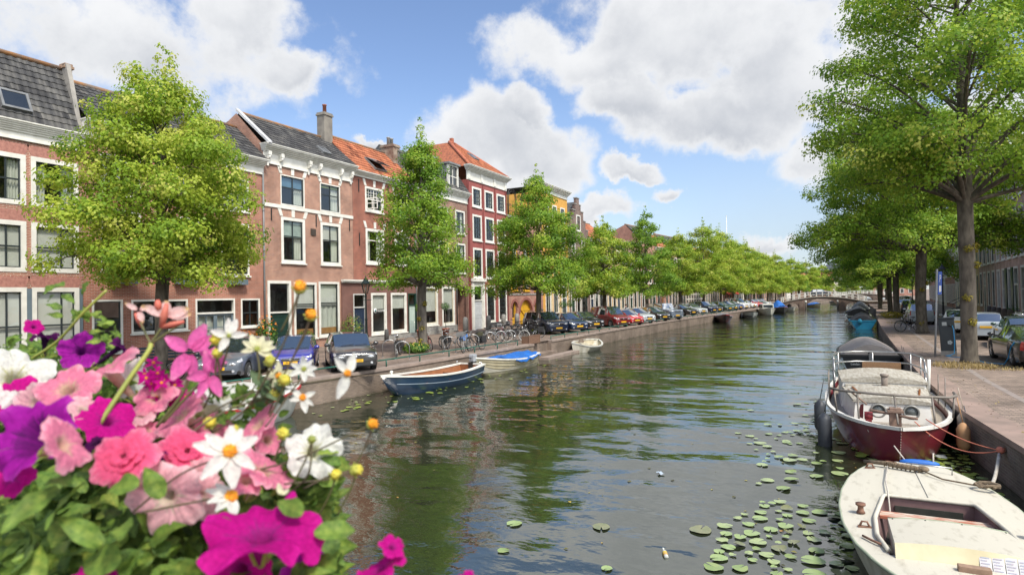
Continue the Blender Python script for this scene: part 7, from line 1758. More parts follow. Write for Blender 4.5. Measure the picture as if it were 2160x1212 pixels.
q = MB(); q.tube([(.08,-.5,.13),(.08,-.5,.515)], .03, 6); q.tube([(.08,.5,.13),(.08,.5,.515)], .03, 6); q.build('thwart_leg', DKC, t)
# raised lid across the cockpit
LX0, LX1, LY = .58, 1.86, .07
lidw = lambda x: .66+.02*(x-LX0)
lidz = lambda x: .655+.13*(x-LX0)/(LX1-LX0)
lid = lambda u, v: (LX0+(LX1-LX0)*u, LY+(v*2-1)*lidw(LX0+(LX1-LX0)*u), lidz(LX0+(LX1-LX0)*u)+.045*(1-(v*2-1)**2))
q = MB(); q.grid(lid, 8, 10, flip=True)
for sg in (-1,1): q.quad((LX0,LY+sg*lidw(LX0),lidz(LX0)),(LX1,LY+sg*lidw(LX1),lidz(LX1)),(LX1,LY+sg*lidw(LX1),.5),(LX0,LY+sg*lidw(LX0),.5))
n = 10
for x_, zb_, dx_, mi in ((LX1,.6,.11,1),(LX0,.6,0,0)):
    q.add([(x_,LY+(j/n*2-1)*lidw(x_),lidz(x_)+.045*(1-(j/n*2-1)**2)) for j in range(n+1)]+[(x_+dx_,LY+(j/n*2-1)*lidw(x_)*(1.0 if mi else 1),zb_) for j in range(n+1)], [(j,j+1,n+2+j,n+1+j) for j in range(n)], mi)
ld = q.build('cockpit_lid', [DK,DKC], t)
q = MB(); q.tube([lid(0,v) for v in np.linspace(0,1,12)], .012, 6); q.build('lid_edge', pm('greenish_rub_rail',(.34,.38,.28)), ld)
for v_ in (.04,.32,.62,.96):
    q = MB(); p_ = lid(.04,v_); q.ball(p_, .012, n=6, k=4); q.build('screw', BLACK, ld)
# papers stuck on the lid face, with tiny lines of writing
PAPER = pm('paper_notice', (.56,.55,.57), (.46,.46,.48), 8, .8); INK = pm('faint_ink', (.38,.32,.37), (.33,.36,.44), 20, .8)
for k in range(4):
    y0 = .18+.115*k; q = MB(); top_ = lidz(LX1)+.02
    xa, za = LX1+.012, top_-.012; xb, zb = LX1+.112, top_-.165
    q.quad((xa,y0,za),(xb,y0,zb),(xb,y0+.107,zb),(xa,y0+.107,za)); o = q.build('paper_notice', PAPER, t)
    for l in range(5):
        s_ = .15+.17*l; xx = xa+(xb-xa)*s_+.004; zz = za+(zb-za)*s_+.003
        q = MB(); q.quad((xx,y0+.012,zz),(xx+.006,y0+.012,zz-.009),(xx+.006,y0+.09-.02*(l%2),zz-.009),(xx,y0+.09-.02*(l%2),zz)); q.build('writing', INK, o)
q = MB(); q.box(2.06,2.15,-.05,.25,.65,.73); q.build('wooden_block', pm('weathered_block',(.3,.2,.14),(.2,.13,.09),8,.8), t, bev=.008)
q = MB(); q.box(2.0,2.2,-.16,.34,.64,.652); q.build('repair_patch', pm('white_filler',(.7,.72,.78)), t)
# fittings on deck
RUST = pm('rusted_fitting', (.13,.06,.04), (.22,.12,.08), 12, .8)
def cleat(x, y, s=1):
    z = dz(x)+.03; q = MB(); q.lathe([(.05*s,0),(.035*s,.03*s),(.03*s,.07*s),(.055*s,.09*s),(.055*s,.11*s)], (x,y,z), 10); q.build('mooring_cleat', RUST, t)
cleat(.4,-.9,1.2); cleat(.62,.94,1.2); 
for x_,y_ in ((.95,-.88),(-2.2,-.64)):
    q = MB(); q.tube([(x_,y_-.06,dz(x_)+.02),(x_,y_-.03,dz(x_)+.09),(x_,y_+.03,dz(x_)+.09),(x_,y_+.06,dz(x_)+.02)], .014, 6); q.box(x_-.03,x_+.03,y_-.08,y_+.08,dz(x_)+.01,dz(x_)+.03); q.build('fairlead', RUST, t)
q = MB(); q.tube([(-2.45,-.42,.68),(-2.4,-.3,.69),(-2.5,-.22,.68),(-2.55,-.35,.68)], .012, 5, closed=True); q.build('deck_ring', RUST, t)
q = MB(); q.box(-2.7,-.54,.02,.12,.632,.66); q.build('centre_strip', DK, t)
q = MB(); q.tube([(-2.2,-.1,.66),(-2.2,-.1,.76),(-2.2,.55,.74),(-2.2,.55,.62)], .012, 5); q.build('traveller_bar', STEEL, t)
q = MB(); q.tube([(1.35,-.92,.64),(1.5,-.83,.65),(1.62,-.74,.66)], .016, 5); q.build('chain', RUST, t)
q = MB(); q.ball((-2.72,.15,.66),(.07,.32,.06)); q.build('blue_float', pm('blue_float',(.015,.13,.5)), t)
q = MB(); q.tube([(-2.7,-.02,.62),(-2.85,-.22,.9)], .012, 5); q.tube([(-2.7,.35,.62),(-2.72,.36,.85)], .014, 5); q.build('tiller_stub', pm('pale_stick',(.5,.45,.4)), t)
ROPE = pm('old_rope', (.2,.15,.1), (.1,.075,.05), 14, .95); ROPEP = pm('pale_rope', (.5,.47,.42), (.36,.33,.29), 14, .95); ROPEO = pm('orange_rope', (.6,.2,.13), (.5,.15,.1), 9, .9)
q = MB(); q.tube([(-2.45,-.72,.66),(-2.3,-.45,.70),(-2.15,-.2,.71),(-2.05,0,.72),(-2.0,.15,.71)], [.03,.04,.045,.045,.03], 7); q.tube([(-2.0,.1,.71),(-1.7,.35,.67),(-1.55,.6,.68),(-1.5,.8,.67)], .014, 5)
for k in range(9): q.tube([(-2.25+.03*k,-.42+.06*k,.66),(-2.2+.03*k,-.4+.06*k,.76),(-2.28+.03*k,-.36+.06*k,.68)], .014, 5)
q.ball((-2.05,.12,.72),(.07,.1,.05)); q.build('coiled_rope', ROPE, t)
q = MB(); q.tube([(-2.15,-.38,.69),(-1.2,-.48,.69),(-.5,-.5,.7),(-.3,-.5,.55),(-.1,-.5,.3)], .012, 5); q.build('sheet_line', ROPEP, t)
q = MB(); rg = random.Random(5)
for k in range(14): 
    a = rg.uniform(0,6.3); q.tube([(-1.45+.1*math.cos(a+b_)+rg.uniform(-.03,.03), .88+.16*math.sin(a+b_), .69+.04*rg.random()) for b_ in (0,.8,1.6,2.4)], .018, 5)
q.build('rope_heap', ROPE, t)
# mooring ring and ropes to the wall
ringp = (QR(15.0)-.05, 14.6, -.28)
o = MB(); o.tube([(ringp[0]-.02+.0*math.cos(a), ringp[1]+.07*math.cos(a), ringp[2]-.05+.07*math.sin(a)) for a in np.linspace(0,6.28,13)[:-1]], .016, 6, closed=True); o.box(ringp[0]-.02,ringp[0]+.08,ringp[1]-.04,ringp[1]+.04,ringp[2]-.02,ringp[2]+.06)
tag(o.build('mooring_ring', RUST), 'rusty iron mooring ring on the right wall wrapped with orange rope', 'mooring ring')
def sag(a, b_, s, n=12): a = Vector(a); b_ = Vector(b_); return [a.lerp(b_,i/n)-Vector((0,0,s*4*(i/n)*(1-i/n))) for i in range(n+1)]
q = MB(); q.tube(sag((1.85,15.75,.02),ringp,.10), .011, 5); q.ball(ringp, (.07,.09,.07)); tag(q.build('mooring_rope', ROPEO), 'upper orange rope from the maroon boat to the ring in the right wall', 'rope')
q = MB(); q.tube(sag((1.62,15.5,.0),(ringp[0]-.03,ringp[1]-.06,ringp[2]),.26), .011, 5); tag(q.build('mooring_rope', ROPEO), 'lower slack orange rope from the maroon boat to the ring in the right wall', 'rope')
q = MB(); q.tube(sag((2.15,11.9,WZ+.67),(ringp[0]-.03,ringp[1]-.05,ringp[2]-.06),.22), .03, 6); tag(q.build('mooring_rope', ROPEP), 'thick frayed grey rope from the off-white dinghy up to the wall ring', 'rope')
q = MB(); q.tube(sag((-15.2,20.2,-.1),(QL(18)-.2,17.8,.0),.1), .014, 5); tag(q.build('mooring_rope', ROPE), 'dark mooring rope from the bow of the dark blue boat to the quay', 'rope')

# ------------------------------------------------------------------ lily pads and floating litter
PADM = [pm('lily_pad_green', (.22,.31,.11), (.28,.36,.15), 7, .25), pm('lily_pad_pale', (.32,.38,.18), (.26,.33,.14), 7, .25), pm('lily_pad_dark', (.17,.25,.08), (.24,.3,.11), 7, .25), pm('lily_pad_olive', (.2,.2,.1), (.15,.17,.08), 7, .2), pm('lily_pad_bright', (.27,.34,.06), (.19,.27,.05), 5, .35)]
def pad_mesh(seed, r_, curl=0):
    rg = random.Random(seed); q = MB(); n = 20; vs = [(0,0,.006)]
    for ring_ in (.55,1.0):
        for k in range(n+1):
            a = .14+(2*math.pi-.28)*k/n; rr = r_*ring_*(1+.05*math.sin(3*a+seed)+.03*math.sin(7*a+2*seed)-(.25 if (seed%3==1 and k in (6,7)) else 0)*ring_)
            vs.append((rr*math.cos(a), rr*math.sin(a)*.93, .008+.005*math.sin(2*a+seed)*ring_+(curl*.6*max(0,math.cos(a-1.5))**2 if ring_ == 1 else 0)))
    fs = [(0,1+k,2+k) for k in range(n)]+[(1+k,n+2+k,n+3+k,2+k) for k in range(n)]
    q.add(vs, fs, 0, True); return q
pads = [pad_mesh(k, .08+.0105*k, (.05 if k%4 == 3 else 0)).mesh('lily_pad', PADM[k%5]) for k in range(10)]
ADJ = ('round','broad','small','notched','flat','oval')
npad = 0
def pad_field(label, group, poly, n, seed, smin=.6, smax=1.15, kinds=range(10), tries=60, gap=.8):
    global npad
    rg = random.Random(seed); pts = []
    xs = [p[0] for p in poly]; ys_ = [p[1] for p in poly]
    def inside(x, y):
        c = False
        for (x1,y1),(x2,y2) in zip(poly, poly[1:]+poly[:1]):
            if (y1 > y) != (y2 > y) and x < (x2-x1)*(y-y1)/(y2-y1)+x1: c = not c
        return c
    for k in range(n):
        for _ in range(tries):
            x, y = rg.uniform(min(xs),max(xs)), rg.uniform(min(ys_),max(ys_)); s = rg.uniform(smin,smax)
            if inside(x,y) and all((x-a)**2+(y-b_)**2 > (gap*.17*(s+c))**2 for a,b_,c in pts): break
        else: continue
        pts.append((x,y,s)); p = spot(0,0)
        o = bpy.data.objects.new('lily_pad', pads[rg.choice(list(kinds))]); col.objects.link(o); o.location = (x,y,WZ+.012+.004*rg.random()); o.rotation_euler = (0,0,rg.uniform(0,6.3)); o.scale = (s,s,1)
        tag(o, label, 'lily pad', group); npad += 1
def wp(*px): return [tuple(spot(a,b_,WZ))[:2] for a,b_ in px]
pad_field('lily pad in the dense patch left of the off-white dinghy', 'lily pads left of the off-white dinghy', wp((1500,1215),(1530,1090),(1620,1060),(1790,1075),(1800,1212)), 96, 1, .6, 1.4, (0,1,2,1,3,5,6))
pad_field('lily pad floating between the maroon boat and open water', 'lily pads beside the maroon boat', wp((1560,1060),(1600,930),(1700,900),(1790,930),(1790,1060)), 40, 2, .6, 1.2, (0,1,2,6,7))
pad_field('yellowish lily pad crowded between the maroon boat bow, the off-white dinghy and the wall', 'lily pads at the maroon bow', wp((1760,925),(1830,975),(1985,985),(2060,1040),(2140,1110),(2140,1070),(2050,985),(2010,935),(1960,960),(1880,985),(1800,940)), 64, 3, .6, 1.15, (4,9,2,0,4), gap=.6)
pad_field('faint lily pad on the sky reflection in mid canal', 'scattered lily pads in mid canal', wp((1540,930),(1580,860),(1740,840),(1745,900),(1640,960)), 24, 4, .6, 1.1, (0,1,5,6))
pad_field('small bright lily pad below the dark blue open boat', 'lily pads beside the dark blue boat', wp((770,832),(900,828),(1000,790),(1060,785),(1010,812),(880,850),(780,850)), 46, 5, .45, .95, (4,9,0,1), gap=.6)
pad_field('small bright lily pad near the brick wall left of the dark blue boat', 'lily pads left of the dark blue boat', wp((640,880),(690,855),(775,835),(790,850),(700,885)), 18, 6, .45, .85, (4,9,1), gap=.6)
pad_field('small lily pad near the cream boat with the blue tarpaulin', 'lily pads near the tarpaulin boat', wp((1010,798),(1120,772),(1200,750),(1180,770),(1060,805)), 16, 7, .4, .8, (4,9,1))
for px,py,s,lb in ((1085,1105,1.0,'single yellowish lily pad near the centre bottom of the water'),(1268,1112,.9,'single lily pad right of the centre bottom'),(1062,1162,.9,'pale torn lily pad left of the floating bottle'),(1280,1200,1.0,'single lily pad at the bottom edge below the bottle'),(1478,1118,1.1,'large single lily pad left of the dense patch'),(1690,915,.6,'dark curled lily pad in mid canal')):
    p = spot(px,py,WZ); o = bpy.data.objects.new('lily_pad', pads[int(px)%10]); col.objects.link(o); o.location = (p.x,p.y,WZ+.012); o.scale = (s,s,1); o.rotation_euler = (0,0,px); tag(o, lb, 'lily pad')
p = spot(1403,1170,WZ); t = thing('plastic_bottle', 'small plastic bottle with yellow label floating in the water', 'bottle', (p.x,p.y,WZ+.02), R(115)); t.rotation_euler = (0,R(82),R(115))
q = MB(); q.lathe([(.02,-.1),(.032,-.09),(.033,.05),(.014,.09),(.014,.12),(.017,.121),(.017,.14)], n=14); q.build('bottle', pm('clear_plastic',(.5,.52,.5),None,3,.15), t); q = MB(); q.lathe([(.0335,-.06),(.0345,-.05),(.0345,.02),(.0335,.03)], n=14, cap=False); q.build('paper_label', pm('yellow_label',(.6,.45,.05),(.5,.3,.1),9,.5), t)
for px,py,sz,c,lb in ((2010,1010,.16,(.35,.42,.5),'pale crumpled plastic litter floating by the right wall'),(1985,965,.2,(.3,.34,.34),'grey plastic litter floating beside the maroon hull'),(1393,1000,.1,(.45,.38,.3),'pale twig floating in mid canal')):
    p = spot(px,py,WZ); q = MB(); rg = random.Random(px); q.grid(lambda u, v: ((u-.5)*sz*1.6,(v-.5)*sz,.02+rg.uniform(0,.04)), 5, 4); o = q.build('floating_litter', pm('litter_%d' % px if False else lb.split()[0]+'_plastic', c), None, (p.x,p.y,WZ), rg.uniform(0,3)); tag(o, lb, 'litter')
# tiny floating leaves: uncountable
rg = np.random.RandomState(3); n = 420; cx = rg.uniform(-14,1.0,n); cy_ = rg.uniform(8.5,34,n)
keep = (cx < np.array([QR(v)-.3 for v in cy_])) & (cx > np.array([QL(v)+.4 for v in cy_])) & ((cx > -1.5) | (rg.rand(n) < .45))
cen = np.stack([cx,cy_,np.full(n,WZ+.006)],1)[keep]; me = leaves_mesh('floating_leaves', cen, np.tile([0.,0,1],(len(cen),1))+rg.normal(size=(len(cen),3))*.05, rg.uniform(.03,.11,len(cen)), rg.uniform(0,1,len(cen)), tinted('fallen_leaf_bits', [(0,(.03,.03,.012)),(.5,(.16,.15,.04)),(.9,(.35,.3,.06)),(1,(.4,.2,.05))], .6), rg)
tag(link('floating_leaves', me), kind='stuff')
# ------------------------------------------------------------------ flower box on the bridge railing
def petal_mat(name, throat, mid, edge, rough=.55): return tinted(name, [(0,throat),(.22,mid),(.75,mid),(1,edge)], .75, .5, .12, noise=300, nlo=.8)
M_PINK = petal_mat('pink_petals', (.6,.45,.32), (.74,.22,.36), (.82,.38,.49)); M_HOT = petal_mat('hot_pink_petals', (.6,.18,.25), (.74,.11,.25), (.78,.24,.38)); M_PALE = petal_mat('pale_pink_petals', (.62,.56,.44), (.78,.44,.51), (.84,.58,.63))
M_MAG = petal_mat('magenta_petals', (.3,.02,.2), (.5,.006,.24), (.6,.012,.3)); M_PUR = petal_mat('purple_petals', (.12,.01,.14), (.34,.012,.33), (.44,.035,.42)); M_DKP = petal_mat('dark_purple_petals', (.03,.008,.04), (.07,.006,.075), (.13,.01,.12))
M_WHT = petal_mat('white_petals', (.5,.5,.25), (.76,.76,.74), (.8,.8,.79)); M_CRM = petal_mat('cream_petals', (.5,.5,.2), (.72,.7,.5), (.75,.74,.58)); M_GER = petal_mat('geranium_petals', (.5,.06,.25), (.7,.14,.42), (.8,.28,.52)); M_SPENT = petal_mat('spent_geranium_petals', (.5,.05,.06), (.72,.5,.5), (.6,.4,.15))
M_RBUD = pm('red_bud', (.5,.08,.06), (.4,.12,.08), 30, .6); M_YEL = pm('yellow_florets', (.7,.3,.01), (.6,.2,.008), 160, .8, bump=.002, bscale=400); M_YB = pm('yellow_bud', (.55,.45,.04), (.35,.36,.06), 90, .7)
M_STEM = pm('flower_stem', (.12,.13,.04), (.1,.07,.04), 20, .6); M_STEMG = pm('green_stalk', (.3,.32,.06), (.2,.24,.05), 12, .6); M_STEMD = pm('dark_stem', (.07,.05,.035), (.1,.09,.04), 20, .6)
M_LEAF = tinted('petunia_leaves', [(0,(.035,.08,.016)),(.4,(.1,.19,.033)),(.75,(.19,.29,.05)),(1,(.33,.4,.08))], .6, .35, .3, noise=60)
M_LEAFB = tinted('bluish_leaves', [(0,(.04,.075,.04)),(1,(.14,.2,.1))], .7, .25)
def fdir(r_, u_, t_, px=1080, py=606):   # right / up / toward the viewer at this place
    v = -(cf*FPX + cr*(px-1080) - cup*(py-606)).normalized(); u0 = (cup-v*cup.dot(v)).normalized(); r0 = u0.cross(v)
    return (r0*r_+u0*u_+v*t_).normalized()
def frame_for(n, roll_=0):
    z = n.normalized(); x = cr-z*cr.dot(z)
    if x.length < .1: x = cup-z*cup.dot(z)
    x.normalize(); y = z.cross(x); return x*math.cos(roll_)+y*math.sin(roll_), y*math.cos(roll_)-x*math.sin(roll_), z
def with_tint(mb, name, mats, parent, tint):
    o = mb.build(name, mats, parent); set_tint(o.data, tint); return o
def petunia(parent, px, py, Rpx, d, n, mat, seed, tube=1.0, open_=1.0, ruffle=.09, double=False, wide=0):
    c = near(px, py, d); Rr = Rpx*.83*d/FPX; x, y, z = frame_for(fdir(*n, px, py), seed*.7); rg = random.Random(seed)
    nu, nv = 16, 110; cr2 = [(rg.uniform(8,24), rg.uniform(3,11), rg.uniform(0,6.28)) for _ in range(5)]; ph = [rg.uniform(0,6.28) for _ in range(5)]; lobe = [rg.uniform(.88,1.1) for _ in range(5)]; colz = [rg.gauss(0,.07) for _ in range(nv)]
    q = MB(); tint = []
    def f(u, v, k=1.0, lift=0):
        a = 2*math.pi*v; s5 = math.cos(5*a); li = lobe[int((v*5+.5)%5)]
        if u < .35: w_ = u/.35; r_ = .07+.13*w_+wide*w_**1.4; h = -tube*(1-w_)**1.0*1.05-.16
        else:
            w_ = (u-.35)/.65; r_ = .2+wide+(.8*open_-wide)*w_**.8; h = -.16*(1-w_)**2.2-.13*w_*w_*(1-open_)+.0
            r_ *= 1+(.085*s5*li)*w_**2-(.07*max(0,-s5)**6)*w_+.03*math.sin(17*a+ph[4])*w_**3
            h += .016*w_*sum(math.sin(k1*a+k2*w_+p1) for k1,k2,p1 in cr2)
            h += ruffle*w_**2.2*(math.sin(10*a+ph[0])*.45+math.sin(7*a+ph[1])*.45+math.sin(3*a+ph[2])*.9+math.sin(2*a+ph[3])*.6) - .07*max(0,-s5)**4*w_*.8 - .12*w_**3
        return c + (x*math.cos(a)+y*math.sin(a))*Rr*r_*k + z*Rr*(h+lift)
    q.grid(lambda u, v: f(u, v), nu, nv)
    for i in range(nu):
        for j in range(nv):
            u = (i+.5)/nu; v = (j+.5)/nv; vein = max(0,math.cos(5*2*math.pi*v+math.pi))**14*.2+(.10 if j%7 == 0 else .05 if j%7 == 3 else 0)*(1-abs(u-.6))+rg.uniform(-.03,.03)
            tint.append(min(1,max(0,(u-.33)/.67 - (vein if u > .3 else 0)+.06+colz[j]*(1-.3*u))) if u > .33 else max(0,.04+colz[j]*.5))
    if double:
        for k in range(1,3):
            q.grid(lambda u, v: f(.35+.5*u, v+.1*k, .75-.22*k+.15, .12*k+.05*math.sin(9*v+k)), 6, nv)
            for i in range(6):
                for j in range(nv): tint.append(.35+.5*i/6)
    b_ = with_tint(q, 'blossom', mat, parent, tint)
    q = MB(); e = c+z*Rr*(-tube*1.05-.14); q.tube([c+z*Rr*(-tube*.85-.14), e-z*Rr*.08], [Rr*.1,Rr*.05], 8)
    for k in range(5):
        a = k*1.257; p1 = e+(x*math.cos(a)+y*math.sin(a))*Rr*.1; p2 = p1+(x*math.cos(a)+y*math.sin(a))*Rr*.12+z*Rr*.3; q.bar(p1,p2,Rr*.06,.001)
    q.build('calyx', M_STEMG, b_); return b_
def petal(q, base, dirv, up, ln, wd, tint, bend=.15, cup_=.1, tip=.0, n=7):
    dirv = dirv.normalized(); sd = dirv.cross(up).normalized(); up = sd.cross(dirv).normalized()
    def f(u, v):
        w_ = wd*(math.sin(math.pi*min(1,.06+.94*u)**.85)**.7+ (.0))*(1-.0*u) if u < .999 else wd*tip
        a = v*2-1; return base+dirv*ln*u+sd*w_*.5*a+up*ln*(bend*u*u+cup_*a*a*.5-.05*math.sin(a*6)*.1)
    q.grid(f, n, 4)
    for i in range(n):
        for j in range(4): tint.append(min(1,(i+.5)/n*.9+.1))
def daisy(parent, px, py, Rpx, d, n, seed, angs, mat=None, cr_=.26, cz=.18, under=False, lens=None, centre=True):
    c = near(px, py, d); Rr = Rpx*d/FPX; x, y, z = frame_for(fdir(*n, px, py)); rg = random.Random(seed); q = MB(); tint = []
    for k, a in enumerate(angs):
        a = R(a); dv = x*math.cos(a)+y*math.sin(a); L_ = Rr*(lens[k] if lens else rg.uniform(.85,1.1))
        petal(q, c+dv*Rr*.12, dv+z*rg.uniform(-.15,.1), z, L_, L_*rg.uniform(.42,.56), tint, rg.uniform(-.2,.12), .18, .25)
    b_ = with_tint(q, 'blossom', mat or M_WHT, parent, tint)
    if centre:
        q = MB(); q.ball((0,0,0), (Rr*cr_,Rr*cr_,Rr*cz), n=14, k=8)
        for k in range(26):
            a, r_ = rg.uniform(0,6.28), Rr*cr_*.9*math.sqrt(rg.random()); q.ball((r_*math.cos(a),r_*math.sin(a),Rr*cz*math.sqrt(max(0,1-(r_/(Rr*cr_))**2))), Rr*.05, n=5, k=4)
        mt_ = Matrix(((x.x,y.x,z.x,c.x),(x.y,y.y,z.y,c.y),(x.z,y.z,z.z,c.z),(0,0,0,1))); q.xf(mt_ @ Matrix.Translation((0,0,Rr*.03))); q.build('flower_centre', M_YEL if not under else M_STEMG, b_)
    return b_
def stem(parent, pts, r_, m, name='stem'):
    P = [near(*p) for p in pts]; Q = []
    for i in range(len(P)-1):
        a, b2 = P[max(0,i-1)], P[min(len(P)-1,i+2)]
        for k in range(6):
            t = k/6; p0, p1, p2, p3 = a, P[i], P[i+1], b2
            Q.append(.5*((2*p1)+(p2-p0)*t+(2*p0-5*p1+4*p2-p3)*t*t+(3*p1-p0-3*p2+p3)*t**3))
    Q.append(P[-1]); q = MB(); q.tube(Q, r_, 6); return q.build(name, m, parent)
def bud(parent, px, py, rpx, d, n, m=None, seed=0):
    c = near(px,py,d); r_ = rpx*d/FPX; x,y,z = frame_for(fdir(*n)); q = MB(); q.ball((0,0,0),(r_,r_,r_*.9),n=10,k=7)
    rg = random.Random(seed)
    for k in range(14): a=rg.uniform(0,6.28); b2=rg.uniform(0,1.2); q.ball((r_*math.cos(a)*math.sin(b2),r_*math.sin(a)*math.sin(b2),r_*.9*math.cos(b2)),r_*.22,n=5,k=4)
    mt_ = Matrix(((x.x,y.x,z.x,c.x),(x.y,y.y,z.y,c.y),(x.z,y.z,z.z,c.z),(0,0,0,1))); q.xf(mt_); o = q.build('bud', m or M_YB, parent)
    q = MB(); q.ball((0,0,-r_*.6),(r_*.95,r_*.95,r_*.7),n=10,k=6)
    for k in range(6): a=k*1.047; q.bar((r_*.5*math.cos(a),r_*.5*math.sin(a),-r_*.8),(r_*1.35*math.cos(a),r_*1.35*math.sin(a),-r_*.2),r_*.4,r_*.1)
    q.xf(mt_); q.build('bud_cup', M_STEMG, o); return o
def leaf_set(parent, spots, mat, seed, name='foliage'):
    rg = random.Random(seed); q = MB(); tint = []
    for (p, L_, tn) in spots:
        dv = (cr*rg.uniform(-1,1)+cup*rg.uniform(-.35,.75)-cf*rg.uniform(-.35,.9)).normalized(); up = (cup*rg.uniform(.2,1)-cf*rg.uniform(.2,1)+cr*rg.uniform(-.5,.5)).normalized()
        sd = dv.cross(up)
        if sd.length < .2: sd = dv.orthogonal()
        sd.normalize(); up = sd.cross(dv); bend = rg.uniform(-.5,.15); wd = L_*rg.uniform(.42,.62); fold = rg.uniform(.05,.35); wv = rg.uniform(-.08,.08)
        def f(u, v):
            a = v*2-1; w_ = wd*.5*(math.sin(math.pi*(.04+.96*u)**.8)**.85 if u < .99 else 0)
            return p+dv*L_*(u-.3)+sd*w_*a+up*(L_*bend*u*u+abs(a)*w_*fold+wv*L_*math.sin(6*u)*a+.035*L_*math.sin(u*14+a*2)*abs(a))
        q.grid(f, 12, 6); tint += [min(1,max(0,tn+rg.uniform(-.05,.05)+(.16 if j in (2,3) else 0)+.1*math.sin(i*2.1+abs(j-2.5)*1.6))) for i in range(12) for j in range(6)]
    return with_tint(q, name, mat, parent, tint)
def dep(py): return .44+max(0,(1212-py))/522*.36
BOX = Vector((-.42,.34,2.30))
GP = 'plants in the flower box on the bridge'
def fplant(name, label, off): return thing(name, label, 'flowers', BOX+Vector((off,0,0)), 0, GP)
def unparent_loc(t):   # parts were modelled in world space: keep them there
    for ch in t.children: ch.matrix_parent_inverse = Matrix.Translation(-Vector(t.location))
pk_ = fplant('pink_petunia', 'petunia with soft pink trumpets filling the middle of the flower box', -.08)
for a in ((140,815,72,.62,(-.25,.6,.62),M_PINK,1,.9),(222,772,82,.67,(-.55,.75,.1),M_PINK,2,1.25),(142,932,74,.44,(.7,.3,.5),M_PINK,3,.8),(75,852,52,.65,(-.35,-.15,.8),M_PALE,4,.8),
          (378,872,72,.61,(-.6,.55,.3),M_PINK,5,1.1),(325,835,52,.64,(-.3,.5,.6),M_PINK,6,1.0),(540,893,58,.6,(-.6,.55,.4),M_PINK,7,1.0),(566,926,40,.6,(.4,.2,.8),M_PINK,8,.8),(560,985,76,.55,(.4,.7,.4),M_PINK,9,1.1),
          (348,1052,92,.51,(-.35,-.25,.8),M_PALE,10,.7),(425,1050,62,.53,(.3,-.2,.85),M_PALE,11,.8),(305,905,40,.62,(0,.6,.6),M_PINK,12,.8),(450,905,45,.62,(.1,.2,.9),M_PINK,13,.8),(500,930,42,.6,(.3,.6,.4),M_PINK,14,.9),(300,870,42,.63,(-.4,.5,.5),M_PALE,15,1.0),(415,1005,50,.54,(-.3,.1,.8),M_PALE,16,.9),(250,1005,40,.5,(-.5,-.2,.7),M_PINK,17,1.0),(180,862,46,.6,(.3,.5,.5),M_PALE,18,1.0),(520,1010,45,.53,(.2,.5,.6),M_PINK,19,.9)):
    petunia(pk_, *a)
petunia(pk_, 262,962,78,.5,(-.25,.45,.8),M_HOT,20,.9,double=True); petunia(pk_, 395,952,78,.55,(0,.45,.85),M_HOT,21,.9,double=True)
wh_ = fplant('white_petunia', 'petunia with ruffled white trumpets at the left and right ends of the mound', .12)
for a in ((32,793,86,.67,(.1,.45,.8),M_WHT,30,.9,1,.12),(662,948,70,.56,(.15,.35,.9),M_WHT,31,.9,1,.2),(468,828,66,.68,(.1,.8,.45),M_WHT,32,.8,1,.12),(415,868,52,.66,(-.2,.4,.8),M_CRM,33,.8),(285,800,52,.7,(.6,-.1,.6),M_WHT,34,1.1)):
    petunia(wh_, *a)
mg_ = fplant('magenta_petunia', 'petunia with large glowing magenta blooms at the front of the flower box', .16)
for a in ((553,1112,148,.44,(.03,.86,.52),M_MAG,40,.5,1,.2),(228,882,66,.58,(.15,.55,.75),M_MAG,41,.9),(40,838,64,.66,(0,.5,.8),M_MAG,42,.9),(505,1205,74,.45,(-.3,-.3,.8),M_MAG,43,.8),(645,1212,62,.46,(.2,-.3,.8),M_PUR,44,.8),(800,1192,62,.44,(-.35,.75,.35),M_MAG,45,.9,1,.16),(828,1150,34,.44,(.3,.5,.6),M_MAG,46,.9),(985,1222,30,.44,(0,.5,.6),M_MAG,47,.9),(190,1228,60,.45,(0,.6,.6),M_MAG,48,.8),(72,688,22,.8,(.2,.4,.7),M_MAG,49,.7)):
    petunia(mg_, *a)
pu_ = fplant('purple_petunia', 'petunia with deep violet trumpets and dark furled buds at the left', -.28)
for a in ((62,915,112,.47,(-.6,.45,.55),M_PUR,50,1.0,1,.18,False,.25),(170,738,50,.76,(-.1,.35,.8),M_PUR,51,.8),(95,705,44,.78,(0,1,.1),M_DKP,52,1.2,.62,.16),(258,728,40,.72,(.6,.5,.2),M_DKP,53,1.9,.55,.2),(330,962,44,.53,(-.5,.7,.1),M_DKP,54,1.6,.45,.1),(200,930,44,.53,(-.2,.5,.3),M_DKP,55,1.5,.5),(20,1005,52,.5,(-.3,.3,.8),M_MAG,56,.8)):
    petunia(pu_, *a)
ge_ = fplant('geranium', 'ivy geranium with narrow bright pink petals in front of the grey blue car', 0)
for (px,py,Rp,d,n,angs) in ((400,742,56,.6,(-.1,.2,.95),(150,70,40,250,285)),(442,788,48,.6,(.4,.1,.9),(110,60,250,200,300)),(432,760,40,.62,(.3,.5,.7),(20,80,120,300))):
    daisy(ge_, px, py, Rp, d, n, px, angs, M_GER, centre=False)
for (px,py,Rp,d,n,angs) in ((348,668,42,.62,(.1,.4,.9),(165,40,25,100)),(292,655,26,.64,(0,.4,.9),(160,40,-60))):
    daisy(ge_, px, py, Rp, d, n, px, angs, M_SPENT, centre=False)
for (a,b2,r_) in (((340,690,.62),(352,640,.62),.004),((340,690,.62),(388,678,.62),.0035),((285,660,.64),(300,690,.64),.003),((335,655,.62),(332,632,.62),.004)):
    A,B = near(*a), near(*b2); q = MB(); q.tube([A,A.lerp(B,.5),B], [r_*.5,r_,r_*.5], 6); q.build('red_bud', M_RBUD, ge_)
